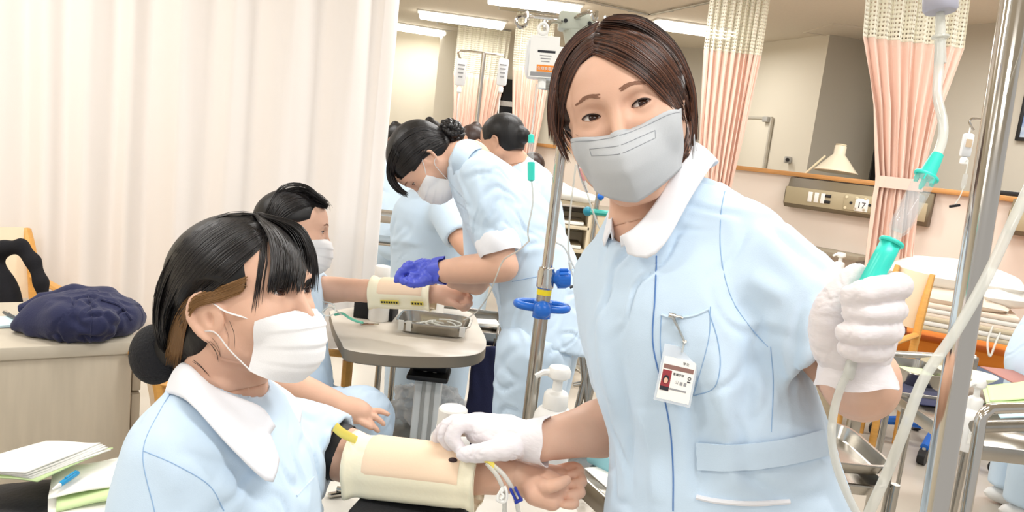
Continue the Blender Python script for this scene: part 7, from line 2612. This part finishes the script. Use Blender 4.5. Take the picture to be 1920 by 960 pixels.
for i in range(4):
    a = i * math.pi / 2 + .4
    MB().tube([(bq[0] + 0.12 * math.cos(a), bq[1] + 0.12 * math.sin(a), 0.40), (bq[0] + 0.2 * math.cos(a), bq[1] + 0.2 * math.sin(a), 0.0)], 0.012, 8).build('leg', M_chrome, stl)


def sheet_pts(pix4, lift, curl=0.012, n_=10, seed=0, wave=0.002):
    a, b, c, d = [np.array(x) for x in pix4]                 # tl, tr, br, bl as points
    r_ = np.random.default_rng(seed)
    P = []
    for t in np.linspace(0, 1, n_):
        row = []
        for s_ in np.linspace(0, 1, n_):
            p = (a * (1 - s_) + b * s_) * (1 - t) + (d * (1 - s_) + c * s_) * t
            row.append(p + UP * (lift + curl * (s_ ** 3) * (1 - t) + wave * math.sin(s_ * 5 + t * 3 + seed)))
        P.append(row)
    return np.array(P)


def paper(name, label, pxs, z, m, lift=0.0, curl=0.01, seed=0, thick=0.0006, lines=0, parent=None):
    pts = [at_z(x, y, z) for x, y in pxs]
    c = sum(pts) / 4
    r = parent or thing(name, label, 'paper', c)
    P = sheet_pts(pts, lift, curl, seed=seed)
    MB().grid(P, thick).build('sheet', m, r, smooth=True)
    for i in range(lines):
        t = 0.18 + 0.68 * i / max(lines - 1, 1)
        k_ = int(t * 9)
        f = t * 9 - k_
        e = 0.55 + 0.35 * ((i * 37) % 10) / 10
        L_ = [P[k_, j] * (1 - f) + P[min(k_ + 1, 9), j] * f + UP * 0.0008 for j in range(1, max(3, int(9 * e)))]
        MB().tube(L_, 0.0012, 4, flat=0.2).build('printed_line', M_ink_soft, r)
    return r


hp_ = paper('handout_pile', 'upper stack of printed handouts curling at the corner, bottom left', [(92, 838), (212, 846), (70, 905), (-70, 890)], PZ + 0.045, M_paper_green, 0.0, 0.006, 1, 0.003)
for i in range(5):
    paper(None, None, [(90 - i, 836 - i * 2), (208 - 5 * i, 848 - 3 * i), (60 - 3 * i, 898 - 2 * i), (-70, 884 - 2 * i)], PZ + 0.050 + 0.0028 * i, M_paper, 0, 0.003 + 0.001 * i, i + 2, 0.0025, 9 if i == 4 else 0, hp_)
lp_ = paper('handout_pile', 'lower stack of handouts on green paper under the blue pen, bottom left', [(110, 878), (235, 868), (232, 935), (105, 958)], PZ + 0.012, M_paper_green, 0, 0.004, 8, 0.004)
paper(None, None, [(100, 876), (238, 862), (225, 910), (90, 936)], PZ + 0.022, M_paper, 0, 0.006, 9, 0.002, 7, lp_)
paper(None, None, [(90, 930), (225, 925), (225, 960), (90, 975)], PZ + 0.002, M_paper, 0, 0.004, 4, 0.004, 0, lp_)
pq1, pq2 = at_z(98, 918, PZ + 0.033), at_z(146, 886, PZ + 0.036)
bp_ = thing('ballpoint_pen', 'blue ballpoint pen lying on the lower stack of handouts', 'pen', (pq1 + pq2) / 2)
pdir = unit(pq2 - pq1)
pl_ = np.linalg.norm(pq2 - pq1)
M_penb = mat('pen_blue', (28, 150, 206), 0.3)
MB().lathe([(0.001, 0), (0.003, 0.008), (0.0042, 0.02)], pq1, pdir, 12).build('tip', M_white, bp_)
MB().lathe([(0.0045, 0.02), (0.0052, 0.026), (0.0052, pl_ - 0.004), (0.004, pl_)], pq1, pdir, 14).build('barrel', M_penb, bp_)
MB().box(pq1 + pdir * (pl_ - 0.02) + UP * 0.006, (0.03, 0.004, 0.002), (pdir, np.cross(UP, pdir), UP)).build('clip', M_penb, bp_)
# stool of the front student, and the oak chair of the second one
st2 = thing('round_stool', 'low round stool the front student sits on, below the frame', 'stool', (sb[0], sb[1], 0))
MB().lathe([(0.16, 0.36), (0.18, 0.375), (0.18, 0.40), (0.16, 0.405)], (sb[0], sb[1], 0), UP, 28).build('seat', M_grey, st2)
MB().cyl((sb[0], sb[1], 0.05), (sb[0], sb[1], 0.36), 0.025).build('column', M_chrome, st2)
star_base(st2, (sb[0], sb[1]), 0.2, M_chrome, h=0.05, caster=0.02)
q = at(492, 800, 2.30)
c4 = thing('wooden_chair', 'oak chair under the second student, one upright showing beside the black bun', 'chair', (q[0], q[1], 0))
chair(c4, q, math.pi / 2, 0.72)

# ---------------------------------------------------------------- right side: trolleys, chair, bed, stands
RZ = 0.66
rA, rB = at_z(1668, 742, RZ), at_z(1812, 842, RZ)          # long edge towards the viewer
rd = unit(np.r_[(rB - rA)[:2], 0])
rp = np.array([-rd[1], rd[0], 0])
if rp[0] < 0:
    rp = -rp
rc = thing('dressing_trolley', 'steel dressing trolley with a raised rail behind the thick pole', 'trolley', np.r_[((rA + rB) / 2)[:2], 0])
Lr = np.linalg.norm(rB - rA)
cs2 = [rA, rA + rd * Lr, rA + rd * Lr + rp * 0.62, rA + rp * 0.62]
trolley_top(rc, cs2, RZ)
MB().box(np.r_[((cs2[0] + cs2[2]) / 2)[:2], 0.22], (Lr, 0.5, 0.012), (rd, rp, UP), 0.003).build('lower_shelf', M_steel, rc)
for t in (0.22, 0.34):
    p = rA + rd * Lr * t
    MB().cyl(np.r_[p[:2], 0.22], np.r_[p[:2], RZ - .01], 0.007, n=10).build('guard_rod', M_steel, rc)
pr = [at(1806, 985, 1.92), at(1832, 830, 1.92), at(1838, 790, 1.92), at(1850, 772, 1.92), at(1870, 766, 1.93), at(1980, 764, 1.95)]
MB().tube(pr, 0.0145, 14, res=40).build('handle_rail', M_chrome, rc)
MB().cyl(pr[0], np.r_[pr[0][:2], 0.05], 0.0145, n=14).build('handle_post', M_chrome, rc)
MB().tube([at(1824, 800, 1.95), at(1980, 796, 1.98)], 0.016, 10).build('side_rail', M_steel, rc)
zo = lambda x, y, dz=0.0: at_z(x, y, RZ + 0.004 + dz)
q = zo(1712, 712)
k_ = thing('steel_basin', 'rectangular steel tray with a pale cloth, on the dressing trolley\'s far corner', 'tray', q)
steel_tray(k_, q, 0.24, 0.17, 0.055, RZ + 0.004, (rd, rp, UP))
MB().box(q + UP * 0.03 + rd * .02, (0.12, 0.10, 0.02), (rd, rp, UP), 0.006).build('cloth', M_paper_green, k_)
q = zo(1722, 728)
nv = thing('navy_folder', 'navy folder under the steel tray on the dressing trolley', 'folder', q)
MB().box(q + rd * 0.08 - rp * 0.02, (0.26, 0.16, 0.004), (rd, rp, UP), 0.001).build('cover', M_navy, nv)
q = zo(1800, 714)
kd = thing('kidney_dish', 'pale cream kidney dish behind the thick pole on the dressing trolley', 'dish', q)
MB().lathe([(0.0, 0.004), (0.07, 0.005), (0.10, 0.028), (0.108, 0.036), (0.112, 0.034), (0.102, 0.022), (0.075, 0.0), (0.0, 0.0)], q, UP, 32, sx=1.25, sy=0.75, hint=rd, cap=False).build('bowl', mat('dish_cream', (238, 236, 214), 0.35), kd)
b_, q = bottle('white lotion bottle with label in front of the dressing trolley\'s papers', 1822, 782, RZ, 2.18, r=0.036, h=0.125, cap=0.020, pump=True, neck=0.018)
lbq = at(1818, 748, 2.13)
MB().box(np.r_[q[:2], RZ + 0.055] - np.r_[CF[:2], 0] * 0.0365 - CR * 0.004, (0.034, 0.002, 0.05), (unit(np.r_[CR[:2], 0]), unit(np.r_[CF[:2], 0]), UP)).build('label', M_paper, b_)
for i in range(4):
    MB().box(np.r_[q[:2], RZ + 0.07 - 0.010 * i] - np.r_[CF[:2], 0] * 0.038 - CR * 0.006, (0.022 - 0.003 * i, 0.001, 0.003), (unit(np.r_[CR[:2], 0]), unit(np.r_[CF[:2], 0]), UP)).build('printed_line', M_ink_soft, b_)
gp = paper('leaflet', 'pale green leaflets spread on the dressing trolley at the frame edge', [(1842, 728), (1935, 722), (1960, 760), (1850, 762)], RZ + 0.012, M_paper_green, 0, 0.006, 12, 0.003)
paper(None, None, [(1850, 724), (1925, 716), (1945, 748), (1856, 752)], RZ + 0.018, M_paper_green, 0, 0.006, 13, 0.002, 0, gp)
tp_ = paper('drape_sheet', 'pale teal drape sheet hanging over the dressing trolley\'s near corner', [(1866, 768), (1975, 756), (1985, 784), (1876, 784)], RZ + 0.030, mat('drape_teal', (190, 222, 232), 0.7), 0, 0.008, 15, 0.004)
rd_ = thing('red_folder', 'dull red folder on the far side of the dressing trolley', 'folder', zo(1880, 700))
MB().box(zo(1885, 704) + rp * 0.03, (0.22, 0.14, 0.005), (rd, rp, UP), 0.001).build('cover', mat('folder_red', (176, 122, 112), 0.6), rd_)
# small steel two-tray stand low beside the nurse
tB = at(1602, 905, 1.75)
low = thing('tray_stand', 'low steel stand with two stacked trays beside the nurse\'s belt', 'tray stand', np.r_[tB[:2], 0])
zt1, zt2 = at(1600, 872, 1.75)[2], at(1602, 912, 1.75)[2]
for z_ in (zt1, zt2):
    o_ = np.r_[tB[:2], 0] + [-0.06, 0.06, 0]
    steel_tray(low, o_, 0.22, 0.26, 0.035, z_, None, M_steel)
for sx_ in (-0.14, 0.08):
    for sy_ in (-0.08, 0.2):
        MB().cyl((tB[0] + sx_ - .03, tB[1] + sy_, 0.06), (tB[0] + sx_ - .03, tB[1] + sy_, zt1), 0.010, n=10).build('leg', M_steel, low)
        MB().cyl((tB[0] + sx_ - .045, tB[1] + sy_, 0.03), (tB[0] + sx_ - .015, tB[1] + sy_, 0.03), 0.03, n=12).build('caster', M_blackp, low)
# caster leg of a bed table between the nurse's elbow and the trolley
q = at_z(1590, 850, 0.03)
tl = thing('bed_table', 'bedside table on a caster frame behind the nurse\'s elbow', 'table', q)
zt3 = 0.78
MB().box((q[0], q[1], (zt3 + .07) / 2 + .0), (0.06, 0.04, zt3 - .07), None, 0.006).build('column', M_steel, tl)
MB().box((q[0], q[1] + 0.02, 0.075), (0.05, 0.5, 0.035), None, 0.008).build('base_frame', M_steel, tl)
MB().box((q[0] - 0.22, q[1] + .05, zt3 + .015), (0.5, 0.36, 0.03), None, 0.01).build('table_top', M_table2, tl)
for dy_ in (-0.2, 0.24):
    MB().cyl((q[0] - .02, q[1] + dy_, 0.035), (q[0] + .02, q[1] + dy_, 0.035), 0.035, n=14).build('caster', M_blackp, tl)
q = at(1566, 520, 4.2)
bottle('small white pump bottle between the raised sleeve and the gloved fist', 1566, 540, q[2] - 0.06, 4.2, r=0.052, h=0.115, cap=0.026, pump=True, neck=0.022)
tsq = at(1566, 540, 4.2)
sbx = thing('side_cabinet', 'beige cabinet hidden by the raised sleeve, carrying a small pump bottle', 'cabinet', (tsq[0], tsq[1], 0))
zz = q[2] - 0.06
MB().box((tsq[0] - .1, tsq[1] + .05, zz / 2), (0.36, 0.36, zz - .004), None, 0.006).build('body', M_beige, sbx)
MB().box((tsq[0] - .1, tsq[1] - .135, zz * .7), (0.32, 0.02, zz * .4), None, 0.004).build('drawer', M_beige, sbx)
# drip stand with a blue star base, near the bed
q = at_z(1765, 850, 0.03)
bs = thing('drip_stand', 'drip stand on a blue star base, standing behind the dressing trolley', 'drip stand', (q[0], q[1], 0))
c_ = q + [0.05, 0.12, 0]
star_base(bs, c_, 0.31, M_blue, h=0.085, leg_r=0.026, caster=0.04, rot=0.2)
MB().lathe([(0.05, 0.10), (0.055, 0.13), (0.035, 0.16), (0.02, 0.18)], (c_[0], c_[1], 0), UP, 20).build('hub', M_blue, bs)
ptop = at(1838, 222, pix(c_ + UP * 1.5)[2])
MB().cyl((c_[0], c_[1], 0.1), (c_[0], c_[1], 1.78), 0.013, n=14).build('pole', M_steel, bs)
dS = pix(np.r_[c_[:2], 1.75])[2]
hkq = at(1822, 226, dS)
MB().tube([np.r_[c_[:2], 1.775], np.r_[hkq[:2], 1.775], np.r_[hkq[:2], 1.74], np.r_[hkq[:2], 1.72] + [0.02, 0, 0]], 0.006, 8, res=16).build('hook', M_chrome, bs)
for py, px in ((470, 1803), (512, 1796)):
    z_ = at(px, py, dS)[2]
    MB().lathe([(0.018, -0.02), (0.02, -0.015), (0.02, 0.02), (0.016, 0.025)], np.r_[c_[:2], z_], UP, 16).build('collar', M_chrome, bs)
    MB().sphere(np.r_[c_[:2], z_] - np.r_[CR[:2], 0] * 0.04, (0.022, 0.022, 0.022), 14, 10).build('knob', mat('knob_navy', (50, 70, 150), 0.35), bs)
    MB().cyl(np.r_[c_[:2], z_], np.r_[c_[:2], z_] - np.r_[CR[:2], 0] * 0.03, 0.008, n=10).build('screw', M_blackp, bs)
q = np.r_[hkq[:2], 1.62]
sb_ = thing('infusion_bag', 'small white infusion bag on the stand behind the thick pole', 'infusion bag', q)
MB().box(q + UP * 0.02, (0.055, 0.03, 0.12), None, 0.012).build('bag', MATS['bag_pale'], sb_)
MB().tube([q + UP * 0.08, q + UP * 0.11], 0.004, 8).build('eyelet', M_white, sb_)
MB().box(q + [0, -0.017, 0.03], (0.03, 0.003, 0.04)).build('printed_label', mat('label_tan', (214, 190, 160), 0.5), sb_)
MB().lathe([(0.012, -0.04), (0.018, -0.05), (0.018, -0.075), (0.006, -0.08)], q, UP, 12).build('port', M_white, sb_)
MB().tube([q - UP * 0.08, at(1815, 300, dS), at(1811, 325, dS)], 0.0035, 6, res=10).build('tube', M_tube, sb_)
MB().lathe([(0.004, 0.0), (0.012, -0.01), (0.012, -0.07), (0.004, -0.08)], at(1811, 325, dS), UP, 12).build('drip_chamber', M_clear, sb_)
MB().tube([at(1808, 348, dS), at(1800, 368, dS), at(1790, 384, dS)], 0.003, 6, res=10).build('tube', M_tube, sb_)
MB().box(at(1790, 386, dS), (0.055, 0.012, 0.014), (unit(CR + CU * .15), CF, unit(CU - CR * .15)), 0.003).build('clip', M_blackp, sb_)
# oak chair at the bed, seen from behind its back's side
q = at(1700, 560, 4.15)
c2 = thing('wooden_chair', 'oak chair with cream back beside the bed, right of the gloved fist', 'chair', (q[0], q[1], 0))


def side_chair(root, pL, pR, d):
    a, b = at(*pL, d), at(*pR, d - 0.12)
    u = unit(np.r_[(b - a)[:2], 0])
    n = np.array([-u[1], u[0], 0])
    P = []
    for h in np.linspace(0, 1, 10):
        row = []
        for s_ in np.linspace(0, 1, 12):
            p = a * (1 - s_) + b * s_
            row.append(np.r_[p[:2], 0] + UP * (a[2] * (1 - s_) + b[2] * s_ - 0.30 * (1 - h)) + n * (0.05 * (h ** 2) + 0.03 * (s_ - .5) ** 2 * 4))
        P.append(row)
    MB().grid(np.array(P), 0.028).build('backrest', M_seat, root)
    for e, k in ((a, -1), (b, 1)):
        c = np.r_[e[:2], 0]
        MB().tube([c + n * -.02, c + UP * 0.42 - n * .03, c + UP * (e[2] - 0.2), c + UP * (e[2] + 0.005) + n * 0.06], [0.018, 0.026, 0.028, 0.018], 10, res=20, flat=0.75).build('leg', M_oak, root)
        MB().tube([c - n * 0.42, c - n * 0.42 + UP * 0.6], 0.018, 10).build('leg', M_oak, root)
        MB().tube([c - n * 0.45 + UP * 0.62, c - n * 0.0 + UP * 0.62], 0.020, 10, flat=0.7).build('armrest', M_oak, root)
        MB().tube([c - n * 0.42 + UP * 0.36, c + UP * 0.36], 0.018, 8).build('stretcher', M_oak, root)
    cc3 = (np.r_[a[:2], 0] + np.r_[b[:2], 0]) / 2 - n * 0.22
    MB().box(cc3 + UP * 0.42, (np.linalg.norm((b - a)[:2]), 0.42, 0.06), (u, n, UP), 0.02).build('seat', M_seat, root)


side_chair(c2, (1676, 500), (1742, 518), 4.1)
# the bed: orange blanket, rail, stacked pillows
BZ = 0.47
bA, bB, bC, bD = at_z(1672, 598, BZ), at_z(1955, 650, BZ), at_z(1955, 700, BZ), at_z(1640, 650, BZ)
bed = thing('hospital_bed', 'bed with an orange cover and metal frame at the right, pillows heaped on it', 'bed', np.r_[((bA + bC) / 2)[:2], 0])
bc3 = np.r_[((bA + bB + bC + bD) / 4)[:2], 0] + [0.18, 0.32, 0]
bu = unit(np.r_[(bB - bA)[:2], 0])
bv_ = np.array([-bu[1], bu[0], 0])
MB().box(bc3 + UP * (BZ - 0.06), (1.5, 0.92, 0.12), (bu, bv_, UP), 0.03).build('mattress', mat('bed_orange', (236, 138, 40), 0.7, bump=0.1, bscale=200), bed)
MB().box(bc3 + UP * (BZ - 0.15), (1.52, 0.94, 0.06), (bu, bv_, UP), 0.008).build('bed_frame', M_blackp, bed)
MB().box(bc3 - bv_ * 0.47 + UP * (BZ - 0.14) + bu * .1, (0.9, 0.02, 0.10), (bu, bv_, UP), 0.01).build('side_panel', mat('bed_blue_grey', (150, 168, 204), 0.5), bed)
for s_ in (-1, 1):
    for t_ in (-1, 1):
        MB().cyl(bc3 + bu * s_ * 0.68 + bv_ * t_ * 0.4 + UP * 0.05, bc3 + bu * s_ * 0.68 + bv_ * t_ * 0.4 + UP * (BZ - .15), 0.025, n=12).build('leg', M_steel, bed)
        MB().cyl(bc3 + bu * s_ * 0.68 + bv_ * (t_ * 0.4 - .02) + UP * 0.045, bc3 + bu * s_ * 0.68 + bv_ * (t_ * 0.4 + .02) + UP * 0.045, 0.045, n=14).build('caster', M_blackp, bed)
r0, r1 = at(1655, 662, 3.55), at(1830, 672, 3.4)
MB().cyl(r0, r1, 0.016, n=12).build('side_rail', M_alu, bed)
MB().cyl(r0 - UP * .045, r1 - UP * .045, 0.010, n=12).build('side_rail', M_alu, bed)
for t in (0.15, 0.5, 0.62, 0.95):
    p = r0 * (1 - t) + r1 * t
    MB().box(p - UP * 0.03, (0.06, 0.03, 0.08), (bu, bv_, UP), 0.006).build('rail_bracket', M_ivory if t in (0.5, 0.62) else M_steel, bed)


def pillow(label, px, py, d, w, dp, h, m, ang=0.0, name='pillow', seed=1, cat='pillow'):
    c = at(px, py, d)
    r = thing(name, label, cat, c)
    u = bu * math.cos(ang) + bv_ * math.sin(ang)
    v = np.cross(UP, u)
    P = []
    for s_ in np.linspace(-1, 1, 25):
        row = []
        for t in np.linspace(-1, 1, 25):
            k = (max(0, 1 - abs(s_) ** 2.6) * max(0, 1 - abs(t) ** 2.6)) ** 0.55
            pin = 1 - 0.06 * (abs(s_) * abs(t)) - 0.05 * (1 - abs(t)) * abs(s_) ** 4 * -1
            wz = 0.006 * math.sin(6 * s_ + seed) * math.sin(5 * t + seed)
            row.append((s_ * w / 2 * pin, t * dp / 2 * pin, k * h / 2, wz))
        P.append(row)
    P = np.array(P)
    topv = c + P[..., :1] * u + P[..., 1:2] * v + (P[..., 2:3] + P[..., 3:4] * (P[..., 2:3] > 1e-4)) * UP
    botv = c + P[..., :1] * u + P[..., 1:2] * v - P[..., 2:3] * 0.85 * UP
    MB().grid(topv).grid(botv[:, ::-1]).build('cushion', m, r, smooth=True)
    return r


M_pil = mat('pillow_white', (246, 243, 236), 0.8, bump=0.1, bscale=200)
M_pil2 = mat('pillow_cream', (238, 222, 204), 0.8, bump=0.1, bscale=200)
pillow('topmost white pillow on the heap at the bed\'s head', 1782, 518, 4.62, 0.76, 0.45, 0.21, M_pil, 0.05, seed=1)
pillow('cream pillow under the white one, beside the chair', 1766, 554, 4.60, 0.70, 0.45, 0.14, M_pil2, -0.05, seed=2)
pillow('white pillow sticking out of the heap toward the frame edge', 1868, 552, 4.50, 0.36, 0.40, 0.16, M_pil, 0.5, seed=3)
for i, (px, py, w, m, lb) in enumerate(((1776, 578, 0.72, M_pil2, 'folded cream blanket directly below the pillows'), (1776, 602, 0.74, M_beige, 'folded tan blanket at the bottom of the heap on the bed'))):
    c = at(px, py, 4.58)
    fb = thing('folded_blanket', lb, 'blanket', c)
    for j in range(3):
        MB().box(c + UP * (-0.03 + 0.029 * j), (w - 0.015 * j, 0.44, 0.030), (bu, bv_, UP), 0.011).build('fold_layer', m if j != 1 else M_pil, fb)
mh = at(1868, 575, 4.40)
mn = thing('practice_hand', 'pale rubber practice hand resting on the pillows by the frame edge', 'model hand', mh)
F = field_over([at(1840, 560, 4.40), at(1905, 600, 4.35)], 0.08, 0.006)
F.chain([at(1825, 556, 4.42), at(1850, 566, 4.40)], [0.0442, 0.0468], .01)
for dy_ in (-12, -3, 7, 17):
    F.chain([at(1850, 566 + dy_ * .6, 4.39), at(1872, 568 + dy_, 4.37), at(1888, 574 + dy_ * 1.1, 4.36)], [.017, .015, .012], .008)
link_mesh('hand_shell', *F.mesh(1), mat('rubber_cream', (240, 218, 188), 0.55), mn)
loop_tube('thin looped tubes hanging from the practice hand beside the bed', [(1872, 584, 4.36), (1862, 610, 4.3), (1852, 640, 4.25), (1856, 668, 4.2), (1868, 640, 4.25), (1880, 612, 4.3), (1890, 580, 4.36)], 0.006)
q = at(1918, 800, 1.35)
